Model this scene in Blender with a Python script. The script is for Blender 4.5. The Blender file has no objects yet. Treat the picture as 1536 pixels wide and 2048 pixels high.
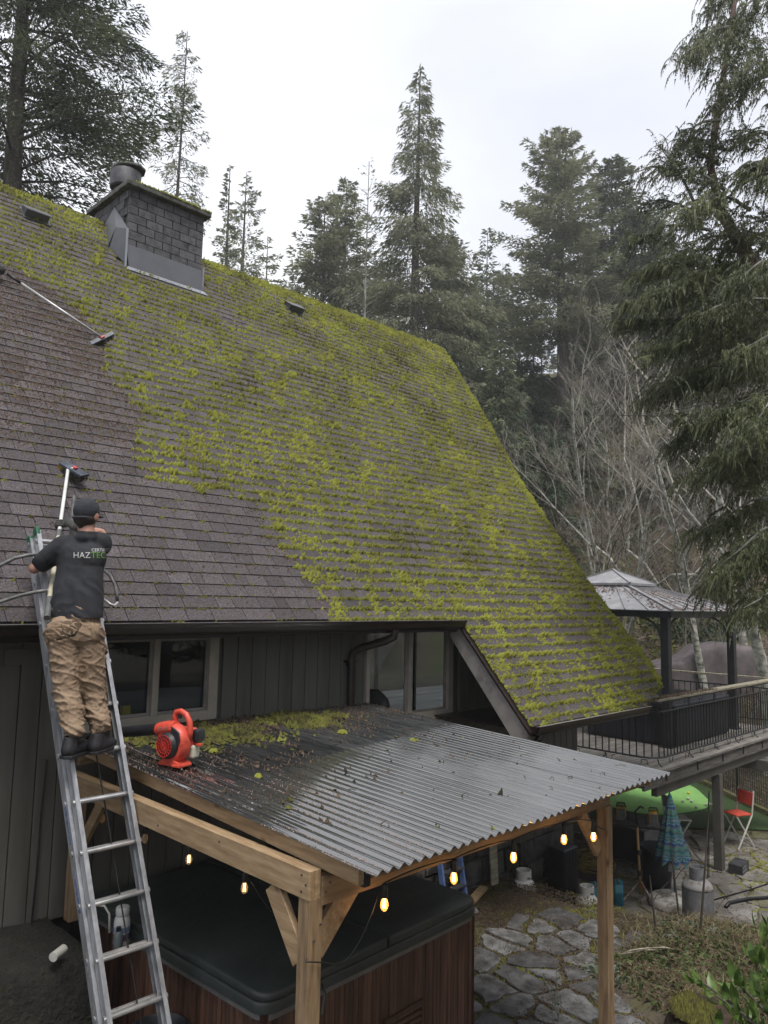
import bpy, math, random
import numpy as np
from mathutils import Vector, Matrix, noise
from mathutils.bvhtree import BVHTree
PI = math.pi
sc = bpy.context.scene
COL = sc.collection
# ------------------------------------------------------------------ camera
YAW, PITCH, ROLL = math.radians(45), math.radians(6.35), math.radians(1.19)
cd = bpy.data.cameras.new('camera'); cam = bpy.data.objects.new('camera', cd); COL.objects.link(cam)
fw = Vector((math.sin(YAW)*math.cos(PITCH), math.cos(YAW)*math.cos(PITCH), math.sin(PITCH)))
rt0 = Vector((math.cos(YAW), -math.sin(YAW), 0)); up0 = rt0.cross(fw)
rt = math.cos(ROLL)*rt0 + math.sin(ROLL)*up0; up = math.cos(ROLL)*up0 - math.sin(ROLL)*rt0
cam.matrix_world = Matrix(((rt.x, up.x, -fw.x, 0), (rt.y, up.y, -fw.y, -6.1), (rt.z, up.z, -fw.z, 3.7), (0, 0, 0, 1)))
cd.sensor_fit = 'VERTICAL'; cd.sensor_height = 36; cd.lens = 1533/2048*36
cd.clip_end = 600; cd.clip_start = 0.1
sc.camera = cam
# ------------------------------------------------------------------ sky and light (overcast)
SUN_EL, SUN_AZ = math.radians(52), math.radians(-20)
w = bpy.data.worlds.new('World'); sc.world = w; w.use_nodes = True
nt = w.node_tree; nt.nodes.clear()
def wn(t, **k):
    n = nt.nodes.new(t)
    for a, b in k.items(): setattr(n, a, b)
    return n
sky = wn('ShaderNodeTexSky', sky_type='NISHITA', sun_disc=False)
sky.sun_elevation = SUN_EL; sky.sun_rotation = SUN_AZ
tc = wn('ShaderNodeTexCoord'); sep = wn('ShaderNodeSeparateXYZ'); nt.links.new(tc.outputs['Generated'], sep.inputs[0])
cn = wn('ShaderNodeTexNoise'); cn.inputs['Scale'].default_value = 1.6; cn.inputs['Detail'].default_value = 5; cn.inputs['Roughness'].default_value = .55
mp = wn('ShaderNodeMapping'); mp.inputs['Scale'].default_value = (1, 1, 2.6)
nt.links.new(tc.outputs['Generated'], mp.inputs[0]); nt.links.new(mp.outputs[0], cn.inputs['Vector'])
cr = wn('ShaderNodeValToRGB'); nt.links.new(cn.outputs[0], cr.inputs[0])
cr.color_ramp.elements[0].position = .3; cr.color_ramp.elements[0].color = (.68, .70, .77, 1)
cr.color_ramp.elements[1].position = .68; cr.color_ramp.elements[1].color = (.88, .89, .92, 1)
# soft brighter veil round the hidden sun
nrm = wn('ShaderNodeVectorMath', operation='DOT_PRODUCT')
sd = Vector((-.15, .93, .33)).normalized()
nt.links.new(tc.outputs['Generated'], nrm.inputs[0]); nrm.inputs[1].default_value = sd
mr = wn('ShaderNodeMapRange'); mr.inputs['From Min'].default_value = .55; mr.inputs['From Max'].default_value = 1; mr.inputs['To Min'].default_value = 0; mr.inputs['To Max'].default_value = .22
nt.links.new(nrm.outputs['Value'], mr.inputs['Value'])
ad = wn('ShaderNodeMix', data_type='RGBA', blend_type='ADD'); ad.inputs[0].default_value = 1
nt.links.new(cr.outputs[0], ad.inputs[6]); nt.links.new(mr.outputs[0], ad.inputs[7])
bg1 = wn('ShaderNodeBackground'); bg1.inputs[1].default_value = .08; nt.links.new(sky.outputs[0], bg1.inputs[0])
bg2 = wn('ShaderNodeBackground'); bg2.inputs[1].default_value = .58; nt.links.new(ad.outputs[2], bg2.inputs[0])
mx = wn('ShaderNodeMixShader'); mx.inputs[0].default_value = .9
nt.links.new(bg1.outputs[0], mx.inputs[1]); nt.links.new(bg2.outputs[0], mx.inputs[2])
wo = wn('ShaderNodeOutputWorld'); nt.links.new(mx.outputs[0], wo.inputs[0])
sl = bpy.data.lights.new('sun', 'SUN'); sl.energy = 1.5; sl.angle = math.radians(22); sl.color = (1, .96, .9)
so = bpy.data.objects.new('sun', sl); COL.objects.link(so)
so.rotation_euler = Vector((-.15, -.35, .92)).to_track_quat('Z', 'Y').to_euler()
sc.view_settings.view_transform = 'Standard'; sc.view_settings.look = 'None'
sc.view_settings.exposure = 1.18; sc.view_settings.gamma = 1
sc.render.engine = 'CYCLES'
sc.cycles.max_bounces = 6; sc.cycles.volume_bounces = 2; sc.cycles.transparent_max_bounces = 12; sc.cycles.caustics_reflective = False; sc.cycles.caustics_refractive = False
sc.cycles.use_denoising = True
# ------------------------------------------------------------------ helpers
WL = {}
def V(*a): return Vector(a)
class MB:
    def __init__(s, T=None): s.v = []; s.f = []; s.m = []; s.t = []; s.T = T
    def add(s, vs, fs, mi=0, tone=.5):
        b = len(s.v)
        for p in vs:
            p = Vector(p); s.v.append(s.T @ p if s.T else p)
        for f in fs: s.f.append([b+i for i in f]); s.m.append(mi); s.t.append(tone)
    def box(s, c, d, R=None, mi=0, tone=.5):
        c = Vector(c); x, y, z = d[0]/2, d[1]/2, d[2]/2
        vs = [V(sx*x, sy*y, sz*z) for sx in (-1, 1) for sy in (-1, 1) for sz in (-1, 1)]
        if R is not None: vs = [R @ p for p in vs]
        s.add([c+p for p in vs], [(0,1,3,2),(4,6,7,5),(0,4,5,1),(2,3,7,6),(0,2,6,4),(1,5,7,3)], mi, tone)
    def bb(s, x0, x1, y0, y1, z0, z1, mi=0, tone=.5): s.box(((x0+x1)/2, (y0+y1)/2, (z0+z1)/2), (x1-x0, y1-y0, z1-z0), None, mi, tone)
    def beam(s, p0, p1, w, h, upv=(0,0,1), mi=0, tone=.5):
        p0, p1 = Vector(p0), Vector(p1); d = (p1-p0); L = d.length; d.normalize()
        u = Vector(upv); sd_ = d.cross(u).normalized(); u = sd_.cross(d)
        R = Matrix((sd_, d, u)).transposed(); s.box((p0+p1)/2, (w, L, h), R, mi, tone)
    def tube(s, pts, r, n=8, cap=True, mi=0, tone=.5, sq=None):
        pts = [Vector(p) for p in pts]; k = len(pts)
        rr = r if isinstance(r, (list, tuple)) else [r]*k
        vs = []; pu = None
        for i, p in enumerate(pts):
            d = (pts[min(i+1, k-1)]-pts[max(i-1, 0)]).normalized()
            if pu is None: pu = d.orthogonal().normalized()
            u = (pu - d*pu.dot(d)).normalized(); pu = u; q = d.cross(u)
            for j in range(n):
                a = 2*PI*j/n; vs.append(p + (u*math.cos(a)+q*math.sin(a)*(sq or 1))*rr[i])
        fs = [(i*n+j, i*n+(j+1)%n, (i+1)*n+(j+1)%n, (i+1)*n+j) for i in range(k-1) for j in range(n)]
        if cap: fs += [tuple(range(n-1, -1, -1)), tuple((k-1)*n+j for j in range(n))]
        s.add(vs, fs, mi, tone)
    def lathe(s, prof, n=24, o=(0,0,0), M=None, mi=0, sx=1, sy=1):
        vs = []
        for r, z in prof:
            for j in range(n):
                a = 2*PI*j/n; p = V(r*math.cos(a)*sx, r*math.sin(a)*sy, z)
                if M is not None: p = M @ p
                vs.append(Vector(o)+p)
        k = len(prof)
        fs = [(i*n+j, i*n+(j+1)%n, (i+1)*n+(j+1)%n, (i+1)*n+j) for i in range(k-1) for j in range(n)]
        if prof[0][0] > 1e-4: fs.append(tuple(range(n-1, -1, -1)))
        if prof[-1][0] > 1e-4: fs.append(tuple((k-1)*n+j for j in range(n)))
        s.add(vs, fs, mi)
    def prism(s, poly, z0, z1, mi=0, tone=.5, inset=0):
        n = len(poly); cx = sum(p[0] for p in poly)/n; cy = sum(p[1] for p in poly)/n
        k = 1-inset
        vs = [V(p[0], p[1], z0) for p in poly]+[V(cx+(p[0]-cx)*k, cy+(p[1]-cy)*k, z1) for p in poly]
        s.add(vs, [tuple(range(n-1, -1, -1)), tuple(range(n, 2*n))]+[(i, (i+1)%n, n+(i+1)%n, n+i) for i in range(n)], mi, tone)
    def ext(s, poly, a0, a1, axis, mi=0):
        """extrude a polygon given in the two other axes along axis (0,1,2)"""
        n = len(poly); vs = []
        for a in (a0, a1):
            for p in poly:
                q = list(p); q.insert(axis, a); vs.append(q)
        s.add(vs, [tuple(range(n-1, -1, -1)), tuple(range(n, 2*n))]+[(i, (i+1)%n, n+(i+1)%n, n+i) for i in range(n)], mi)
    def build(s, name, mats, parent=None, smooth=False, bevel=0, seg=2, autos=None, loc=None):
        off = WL.get(parent.name, V(0,0,0)) if parent else (Vector(loc) if loc else V(0,0,0))
        me = bpy.data.meshes.new(name)
        me.from_pydata([tuple(p-off) for p in s.v], [], s.f)
        if not isinstance(mats, (list, tuple)): mats = [mats]
        for m in mats: me.materials.append(m)
        if len(mats) > 1: me.polygons.foreach_set('material_index', s.m)
        if smooth: me.polygons.foreach_set('use_smooth', [True]*len(s.f))
        if any(abs(t-.5) > 1e-6 for t in s.t):
            at = me.attributes.new('tone', 'FLOAT', 'FACE'); at.data.foreach_set('value', s.t)
        me.update()
        o = bpy.data.objects.new(name, me); COL.objects.link(o)
        if parent: o.parent = parent
        elif loc: o.location = off
        WL[o.name] = off
        if bevel:
            b = o.modifiers.new('b', 'BEVEL'); b.width = bevel; b.segments = seg; b.limit_method = 'ANGLE'
        if smooth and autos:
            me.polygons.foreach_set('use_smooth', [True]*len(s.f))
            es = o.modifiers.new('e', 'EDGE_SPLIT'); es.split_angle = math.radians(autos)
        return o
def thing(name, label, cat, loc, group=None):
    o = bpy.data.objects.new(name, None); COL.objects.link(o); o.location = loc; o.empty_display_size = .1
    WL[o.name] = Vector(loc); return tag(o, label, cat, group)
def tag(o, label=None, cat=None, group=None, kind=None):
    if label: o['label'] = label
    if cat: o['category'] = cat
    if group: o['group'] = group
    if kind: o['kind'] = kind
    return o
def np_mesh(name, verts, faces, mat, parent=None, tone=None, k=3, smooth=False):
    """fast mesh: verts (N,3); faces (M,k)"""
    off = WL.get(parent.name, V(0,0,0)) if parent else V(0,0,0)
    verts = np.asarray(verts, np.float32).reshape(-1, 3) - np.array(off, np.float32)
    faces = np.asarray(faces, np.int32).reshape(-1, k)
    me = bpy.data.meshes.new(name); me.vertices.add(len(verts)); me.vertices.foreach_set('co', verts.ravel())
    me.loops.add(faces.size); me.loops.foreach_set('vertex_index', faces.ravel())
    me.polygons.add(len(faces)); me.polygons.foreach_set('loop_start', np.arange(0, faces.size, k, dtype=np.int32))
    if smooth: me.polygons.foreach_set('use_smooth', np.ones(len(faces), bool))
    me.materials.append(mat)
    if tone is not None:
        at = me.attributes.new('tone', 'FLOAT', 'FACE'); at.data.foreach_set('value', np.asarray(tone, np.float32))
    me.update(calc_edges=True)
    o = bpy.data.objects.new(name, me); COL.objects.link(o)
    if parent: o.parent = parent
    WL[o.name] = off
    return o
# ------------------------------------------------------------------ materials
def mat(name, c1, c2=None, scale=8, rough=.7, bump=0, bscale=None, metal=0, c3=None, detail=6, stretch=None, spec=.5, tone=None, lo=.35, hi=.65, coat=0, trans=0, bdist=.01, rvar=0, gen=False, knots=None):
    m = bpy.data.materials.new(name); m.use_nodes = True; t = m.node_tree; N = t.nodes; L = t.links
    b = N['Principled BSDF']; b.inputs['Roughness'].default_value = rough; b.inputs['Metallic'].default_value = metal
    b.inputs['Specular IOR Level'].default_value = spec; b.inputs['Coat Weight'].default_value = coat
    co = N.new('ShaderNodeTexCoord'); mpn = N.new('ShaderNodeMapping'); L.new(co.outputs['Object'], mpn.inputs[0])
    if stretch: mpn.inputs['Scale'].default_value = stretch
    col = None
    if c2 is not None:
        n = N.new('ShaderNodeTexNoise'); n.inputs['Scale'].default_value = scale; n.inputs['Detail'].default_value = detail; n.inputs['Roughness'].default_value = .65
        L.new(mpn.outputs[0], n.inputs['Vector'])
        r = N.new('ShaderNodeValToRGB'); L.new(n.outputs[0], r.inputs[0])
        e = r.color_ramp.elements; e[0].position = lo; e[0].color = (*c1, 1); e[1].position = hi; e[1].color = (*c2, 1)
        if c3: x = e.new((lo+hi)/2); x.color = (*c3, 1)
        col = r.outputs[0]
        if rvar:
            mrr = N.new('ShaderNodeMapRange'); mrr.inputs['To Min'].default_value = rough-rvar; mrr.inputs['To Max'].default_value = rough+rvar
            L.new(n.outputs[0], mrr.inputs[0]); L.new(mrr.outputs[0], b.inputs['Roughness'])
    if knots:
        k1 = N.new('ShaderNodeTexVoronoi'); k1.inputs['Scale'].default_value = 1; km = N.new('ShaderNodeMapping'); km.inputs['Scale'].default_value = knots; L.new(co.outputs['Object'], km.inputs[0])
        kn = N.new('ShaderNodeTexNoise'); kn.inputs['Scale'].default_value = 30; L.new(co.outputs['Object'], kn.inputs[0]); ka = N.new('ShaderNodeMix'); ka.data_type = 'RGBA'; ka.inputs[0].default_value = .06; L.new(km.outputs[0], ka.inputs[6]); L.new(kn.outputs['Color'], ka.inputs[7]); L.new(ka.outputs[2], k1.inputs['Vector'])
        kr = N.new('ShaderNodeValToRGB'); L.new(k1.outputs['Distance'], kr.inputs[0]); e = kr.color_ramp.elements; e[0].position = .05; e[0].color = (.30,.18,.10,1); e[1].position = .15; e[1].color = (1,1,1,1)
        kx = N.new('ShaderNodeMix'); kx.data_type = 'RGBA'; kx.blend_type = 'MULTIPLY'; kx.inputs[0].default_value = 1; L.new(col, kx.inputs[6]); L.new(kr.outputs[0], kx.inputs[7]); col = kx.outputs[2]
    if tone:
        a = N.new('ShaderNodeAttribute'); a.attribute_name = 'tone'
        mr_ = N.new('ShaderNodeMapRange'); mr_.inputs['To Min'].default_value = tone[0]; mr_.inputs['To Max'].default_value = tone[1]
        L.new(a.outputs['Fac'], mr_.inputs[0])
        mu = N.new('ShaderNodeMix'); mu.data_type = 'RGBA'; mu.blend_type = 'MULTIPLY'; mu.inputs[0].default_value = 1
        if col is not None: L.new(col, mu.inputs[6])
        else: mu.inputs[6].default_value = (*c1, 1)
        L.new(mr_.outputs[0], mu.inputs[7]); col = mu.outputs[2]
    if col is not None: L.new(col, b.inputs['Base Color'])
    else: b.inputs['Base Color'].default_value = (*c1, 1)
    if bump:
        nb = N.new('ShaderNodeTexNoise'); nb.inputs['Scale'].default_value = bscale or scale*4; nb.inputs['Detail'].default_value = 4
        L.new(mpn.outputs[0], nb.inputs['Vector'])
        bp = N.new('ShaderNodeBump'); bp.inputs['Strength'].default_value = bump; bp.inputs['Distance'].default_value = bdist
        L.new(nb.outputs[0], bp.inputs['Height']); L.new(bp.outputs[0], b.inputs['Normal'])
    if trans:
        tr = N.new('ShaderNodeBsdfTranslucent'); ms = N.new('ShaderNodeMixShader'); ms.inputs[0].default_value = trans
        if col is not None: L.new(col, tr.inputs[0])
        else: tr.inputs[0].default_value = (*c1, 1)
        L.new(b.outputs[0], ms.inputs[1]); L.new(tr.outputs[0], ms.inputs[2]); L.new(ms.outputs[0], N['Material Output'].inputs[0])
    return m
def grass_mat(name, ca, cb, tr=.3, rough=.6, nscale=.6):
    """foliage: colour runs from ca to cb with the face attribute tone and a slow noise"""
    m = bpy.data.materials.new(name); m.use_nodes = True; t = m.node_tree; N = t.nodes; L = t.links; b = N['Principled BSDF']
    a = N.new('ShaderNodeAttribute'); a.attribute_name = 'tone'
    co = N.new('ShaderNodeTexCoord'); n = N.new('ShaderNodeTexNoise'); n.inputs['Scale'].default_value = nscale; n.inputs['Detail'].default_value = 3
    L.new(co.outputs['Object'], n.inputs['Vector'])
    ma = N.new('ShaderNodeMath'); ma.operation = 'MULTIPLY_ADD'; L.new(n.outputs[0], ma.inputs[0]); ma.inputs[1].default_value = 1.4; ma.inputs[2].default_value = -.7
    mb = N.new('ShaderNodeMath'); mb.operation = 'ADD'; mb.use_clamp = True; L.new(a.outputs['Fac'], mb.inputs[0]); L.new(ma.outputs[0], mb.inputs[1])
    mx_ = N.new('ShaderNodeMix'); mx_.data_type = 'RGBA'; L.new(mb.outputs[0], mx_.inputs[0]); mx_.inputs[6].default_value = (*ca, 1); mx_.inputs[7].default_value = (*cb, 1)
    L.new(mx_.outputs[2], b.inputs['Base Color']); b.inputs['Roughness'].default_value = rough; b.inputs['Specular IOR Level'].default_value = .25
    if tr:
        tn = N.new('ShaderNodeBsdfTranslucent'); ms = N.new('ShaderNodeMixShader'); ms.inputs[0].default_value = tr
        L.new(mx_.outputs[2], tn.inputs[0]); L.new(b.outputs[0], ms.inputs[1]); L.new(tn.outputs[0], ms.inputs[2]); L.new(ms.outputs[0], N['Material Output'].inputs[0])
    return m
M = {}
M['shingle'] = mat('shingle', (.024,.021,.024), (.160,.135,.140), scale=70, rough=.9, bump=.5, bscale=160, c3=(.076,.065,.069), tone=(.66,1.3), lo=.3, hi=.72)
M['siding'] = mat('siding', (.062,.060,.052), (.112,.110,.098), scale=4, c3=(.092,.090,.080), rough=.6, bump=.15, bscale=60, stretch=(1,1,.12))
M['trim'] = mat('trim', (.30,.27,.235), (.38,.345,.30), scale=5, rough=.55, bump=.1, bscale=60)
M['barge'] = mat('barge', (.17,.155,.145), (.30,.28,.26), scale=4, rough=.6, bump=.15, bscale=70, c3=(.26,.24,.225))
M['gutter'] = mat('gutter', (.010,.006,.006), (.022,.012,.012), scale=4, rough=.35, spec=.5)
M['gutlip'] = mat('gutter_lip', (.10,.09,.09), (.30,.28,.28), scale=9, rough=.4, stretch=(1,8,8))
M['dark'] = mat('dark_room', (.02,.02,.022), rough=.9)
M['shade_painted_soil'] = mat('shade_painted_soil', (.003,.003,.003), (.015,.014,.010), scale=7, rough=.95, bump=1, bscale=30, bdist=.04)  # near-black: the shade under the eave is put into the soil colour
M['flash'] = mat('flashing', (.10,.103,.115), (.13,.133,.15), scale=2, rough=.45, metal=.2, bump=.04, bscale=6)
M['flashlight'] = mat('flashing_light', (.26,.275,.31), (.34,.355,.40), scale=3, rough=.4, metal=.3)
M['brick'] = mat('brick', (.040,.040,.046), (.105,.105,.118), scale=9, rough=.9, bump=.6, bscale=55, c3=(.088,.086,.093), tone=(.7,1.2))
M['mortar'] = mat('mortar', (.022,.022,.025), (.05,.05,.055), scale=30, rough=.95)
M['concrete'] = mat('concrete_cap', (.035,.04,.028), (.13,.125,.115), scale=9, rough=.95, bump=.7, bscale=40)
M['galv'] = mat('weathered_metal', (.03,.03,.035), (.09,.09,.10), scale=6, rough=.6, metal=.3, bump=.1)
M['moss'] = grass_mat('moss', (.048,.043,.013), (.265,.28,.046), tr=.2, rough=.9, nscale=1.1)
M['moss_b'] = grass_mat('browning_moss', (.030,.026,.012), (.19,.195,.04), tr=.15, rough=.9, nscale=2.5)
M['debris'] = mat('debris', (.02,.014,.010), (.10,.065,.04), scale=20, rough=.95, tone=(.4,1.8))
M['wood'] = mat('new_wood', (.24,.155,.082), (.43,.305,.18), scale=3.2, rough=.62, bump=.12, bscale=30, c3=(.32,.22,.125), stretch=(9,1,9), detail=10, knots=(5,3.3,5))
M['wood_z'] = mat('new_wood_upright', (.15,.095,.052), (.32,.225,.13), scale=3, rough=.65, bump=.25, bscale=30, c3=(.245,.165,.092), stretch=(9,9,1), detail=10, knots=(5,5,3.3))
M['wood_x'] = mat('new_wood_cross', (.15,.10,.056), (.31,.215,.125), scale=3, rough=.65, bump=.12, bscale=30, stretch=(1,9,9), detail=8)
# ================================================================== HOUSE
R_ = random.Random(5)
SL = 1.1174; CO = 1/math.sqrt(1+SL*SL); SI = SL*CO        # roof slope
def roofpt(x, t, h=0):     # t: distance up the slope from the main eave line, h: height above the deck
    return V(x, -.45 + t*CO - h*SI, 3.47 + t*SI + h*CO)
RK = [(-1.6,9.4),(-1.42,9.5),(-1.26,10.3),(-1.08,10.44),(-.9,10.47),(-.45,10.5),(-.09,10.56),(.3,10.64),(.91,10.86),(1.63,11.06),(2.38,11.48),(3.16,11.88),(3.51,12.0),(4.1,12.3),(4.45,12.44),(4.67,12.5),(6,12.5)]
def rakeX(t):
    y = -.45+t*CO
    for (a, b), (c, d) in zip(RK, RK[1:]):
        if a <= y <= c: return b+(d-b)*(y-a)/(c-a)
    return RK[-1][1] if y > 0 else RK[0][1]
house = thing('house', 'long grey board sided house under a steep moss covered shingle roof', 'house', (0,0,0))
# roof slab (sheathing) on the near slope, far slope, ridge
TR = 7.68
XL = -1.5
m = MB()
ts = [0, .75, 1.5, 2.2, 3.0, 4.0, 5.0, 6.0, 7.0, TR]
for a, b in zip(ts, ts[1:]):
    xa, xb = rakeX(a)-.03, rakeX(b)-.03
    q = [roofpt(XL,a,-.02), roofpt(xa,a,-.02), roofpt(xb,b,-.02), roofpt(XL,b,-.02)]
    lo = [p+V(0, .08*SI, -.08*CO)*1.0 for p in q]
    m.add(q+lo, [(0,1,2,3),(7,6,5,4),(1,5,6,2),(0,4,5,1),(3,2,6,7),(0,3,7,4)])
a, b = -1.47, -.003
q = [roofpt(6.93,a,-.02), roofpt(9.4,a,-.02), roofpt(10.46,b,-.02), roofpt(6.93,b,-.02)]
lo = [p+V(0, .08*SI, -.08*CO) for p in q]
m.add(q+lo, [(0,1,2,3),(7,6,5,4),(1,5,6,2),(0,4,5,1),(3,2,6,7),(0,3,7,4)])
rp = roofpt(0, TR)
q = [V(XL, rp.y+.02, rp.z), V(12.45, rp.y+.02, rp.z), V(10.5, rp.y+5.2, rp.z-5.8), V(XL, rp.y+5.2, rp.z-5.8)]
m.add(q+[p-V(0,.06,.08) for p in q], [(3,2,1,0),(4,5,6,7),(1,2,6,5),(0,3,7,4)][:2])
roof = m.build('roof', M['shingle'], house)
# shingles
EXP = .1375
cams = V(0,-6.1,3.7)
ALL = []
for k in range(-11, 56):
    t0 = k*EXP
    x = (6.92 if k < 0 else XL) + R_.uniform(0, .1)
    x1 = rakeX(t0+EXP*.5)
    if k < 0: x = 6.92
    while x < x1-.02:
        wd = R_.choice([.12,.17,.22,.25,.28,.33,.2]); xe = min(x+wd, x1)
        if x1-xe < .05: xe = x1
        if not (4.66 < (x+xe)/2 < 5.93 and -.45+t0*CO > 3.80 and -.45+t0*CO < 5.0): ALL.append((k, t0, x, xe))
        x = xe
lap = .06
def shingle_geo(mb, k, t0, x, xe, rr):
    th = .018 + rr.choice([0, 0, .006]); g = .0028
    up_ = .011+.0*rr.random(); top = min(t0+EXP+lap, TR)
    lift = rr.uniform(0, .0015)
    j0, j1 = rr.uniform(-.002,.002), rr.uniform(-.002,.002)
    a, b = x+g, xe-g
    vs = [roofpt(a,t0+j0,lift+up_-th), roofpt(b,t0+j1,lift+up_-th), roofpt(b,top,-.004), roofpt(a,top,-.004),
          roofpt(a,t0+j0,lift+up_+.004), roofpt(b,t0+j1,lift+up_+.004), roofpt(b,top,.002), roofpt(a,top,.002)]
    mb.add(vs, [(3,2,1,0),(4,5,6,7),(0,1,5,4),(1,2,6,5),(3,0,4,7)], 0, min(1, max(0, rr.gauss(.47,.2))))
def vis(s):
    p = roofpt((s[2]+s[3])/2, s[1]+.06); d = p-cams
    dep = d.dot(fw)
    if dep < 1: return None
    u, v_ = d.dot(rt)/dep, d.dot(up)/dep
    return dep if abs(u) < .5 and abs(v_) < .67 else None
vs_ = sorted([(vis(s), i) for i, s in enumerate(ALL) if vis(s) and (s[2] > 1.9)])
near = set(i for d, i in vs_[:300])
rest = MB()
for i, s in enumerate(ALL):
    rr = random.Random(i)
    if i in near:
        mb = MB(); shingle_geo(mb, *s, rr); mb.build('shingle', M['shingle'], roof)
    else: shingle_geo(rest, *s, rr)
o = rest.build('shingle_field', M['shingle'], roof); o['kind'] = 'stuff'
# ridge caps
for i in range(46):
    x = XL + i*.305
    if x > 12.4: break
    if 4.62 < x+.15 < 5.98: continue
    m = MB(); xe = min(x+.34, 12.52); y, z = rp.y, rp.z
    m.add([V(x,y-.12,z-.115),V(x,y,z+.022),V(x,y+.12,z-.115),V(xe,y-.12,z-.125),V(xe,y,z+.010),V(xe,y+.12,z-.125)], [(0,3,4,1),(1,4,5,2),(0,1,2)], 0, R_.random())
    m.build('ridge_cap', M['shingle'], roof)
# roof vents
for (x, t) in ((3.55, 6.98), (7.92, 6.93)):
    m = MB()
    w2, l2 = .15, .10
    q = [roofpt(x-w2,t-l2,.02), roofpt(x+w2,t-l2,.02), roofpt(x+w2,t+l2,.02), roofpt(x-w2,t+l2,.02),
         roofpt(x-w2,t-l2,.13), roofpt(x+w2,t-l2,.13), roofpt(x+w2,t+l2,.06), roofpt(x-w2,t+l2,.06)]
    m.add(q, [(3,2,1,0),(4,5,6,7),(0,1,5,4),(1,2,6,5),(2,3,7,6),(3,0,4,7)])
    f = [roofpt(x-w2*1.15,t-l2*1.5,.022), roofpt(x+w2*1.25,t-l2*1.5,.022), roofpt(x+w2*1.25,t+l2*1.3,.026), roofpt(x-w2*1.15,t+l2*1.3,.026)]
    m.add(f, [(0,1,2,3)])
    c = [roofpt(x-w2-.02,t-l2-.03,.135), roofpt(x+w2+.02,t-l2-.03,.135), roofpt(x+w2+.02,t+l2+.02,.062), roofpt(x-w2-.02,t+l2+.02,.062)]
    m.add(c+[p+V(0,-.0,.012) for p in c], [(4,5,6,7),(0,1,5,4),(1,2,6,5),(3,0,4,7)])
    m.build('roof_vent', M['flash'], roof)
# ------------------------------------------------ chimney
ch = MB(); ch.bb(4.72,5.885,3.86,5.02,7.9,9.43); chim = ch.build('chimney', M['mortar'], house)
rb = random.Random(3)
CH = .126
for r in range(10):
    z1 = 9.43 - r*CH; z0 = z1-CH+.007
    off = 0 if r % 2 else -.13
    x = 4.70+off
    while x < 5.90:
        a, b = max(x, 4.70), min(x+.262, 5.905)
        if b-a > .03:
            mb = MB(); j = rb.uniform(0,.006); mb.bb(a+.003, b-.003, 3.840-j*.5, 3.90, z0, z1, tone=min(1,max(0,rb.gauss(.6 if r > 1 else .25,.2))))
            mb.build('brick', M['brick'], chim, bevel=.003, seg=1)
        x += .272
    y = 3.91 + (.1 if r % 2 else -.0)
    first = True
    while y < 5.02:
        b = min(y+.262, 5.03)
        if b-y > .03 and z1 > 8.4+max(0,(y-3.9))*1.1:
            mb = MB(); mb.bb(4.70-rb.uniform(0,.005), 4.74, y, b-.010, z0, z1, tone=min(1,max(0,rb.gauss(.45,.2)))); mb.build('brick', M['brick'], chim, bevel=.003, seg=1)
        y += .272
m = MB(); m.bb(4.615,5.985,3.755,5.11,9.432,9.505); m.build('chimney_cap', M['concrete'], chim, bevel=.012)
m = MB(); m.bb(4.98,5.42,4.05,4.5,9.507,9.66); m.build('cap_block', M['concrete'], chim, bevel=.02)
m = MB(); m.bb(5.58,5.88,4.02,4.4,9.507,9.64); m.build('cap_block', M['concrete'], chim, bevel=.02)
m = MB(); T = Matrix.Translation((5.02,4.72,9.50))
m.lathe([(.23,0),(.21,.10),(.16,.30),(.155,.42)], 24, (5.02,4.72,9.50)); m.build('flue_base', M['galv'], chim, smooth=True, autos=40)
m = MB(); m.lathe([(.21,0),(.228,.02),(.228,.27),(.22,.28)], 28, (5.02,4.70,9.84)); m.build('flue_pipe', M['galv'], chim, smooth=True, autos=40)
m = MB(); m.lathe([(.25,0),(.262,.015),(.255,.045),(.20,.06),(0,.062)], 9, (5.06,4.70,10.16), M=Matrix.Rotation(-.10,3,'Y')); m.build('flue_hood', M['concrete'], chim, smooth=True, autos=40)
# flashing: front apron, light roof strip, side step, cricket
def on_roof_t(y): return (y+.45)/CO
y0 = 3.80; zr = 3.47+SL*(y0+.45)
m = MB(); m.add([V(4.685,3.822,8.575),V(5.915,3.822,8.575),V(5.915,3.79,zr+.012),V(4.72,3.79,zr+.012)], [(3,2,1,0)])
m.add([V(4.685,3.822,8.575),V(5.915,3.822,8.575),V(5.915,3.836,8.583),V(4.685,3.836,8.583)], [(0,1,2,3)])
m.build('chimney_apron', M['flash'], chim)
tt = on_roof_t(3.79)
m = MB(); m.add([roofpt(4.66,tt-.06,.024),roofpt(5.97,tt-.06,.024),roofpt(5.93,tt+.02,.030),roofpt(4.70,tt+.02,.030)], [(0,1,2,3)])
m.build('flashing_strip', M['flashlight'], chim)
m = MB()
y1_ = 4.34; zb = 3.47+SL*(y1_+.45)
m.add([V(4.685,3.815,8.27),V(4.685,3.815,8.80),V(4.60,4.02,8.86),V(4.56,4.10,3.47+SL*4.55+.02)], [(3,2,1,0)])
m.add([V(4.69,3.815,8.80),V(4.69,4.30,9.30),V(4.60,4.02,8.86)], [(0,1,2)])
m.add([V(4.69,4.30,9.30),V(4.69,4.62,9.12),V(4.56,4.62,9.06),V(4.54,4.10,8.58),V(4.60,4.02,8.86)], [(0,1,2,3,4)])
m.build('side_flashing', M['flash'], chim)
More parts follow.
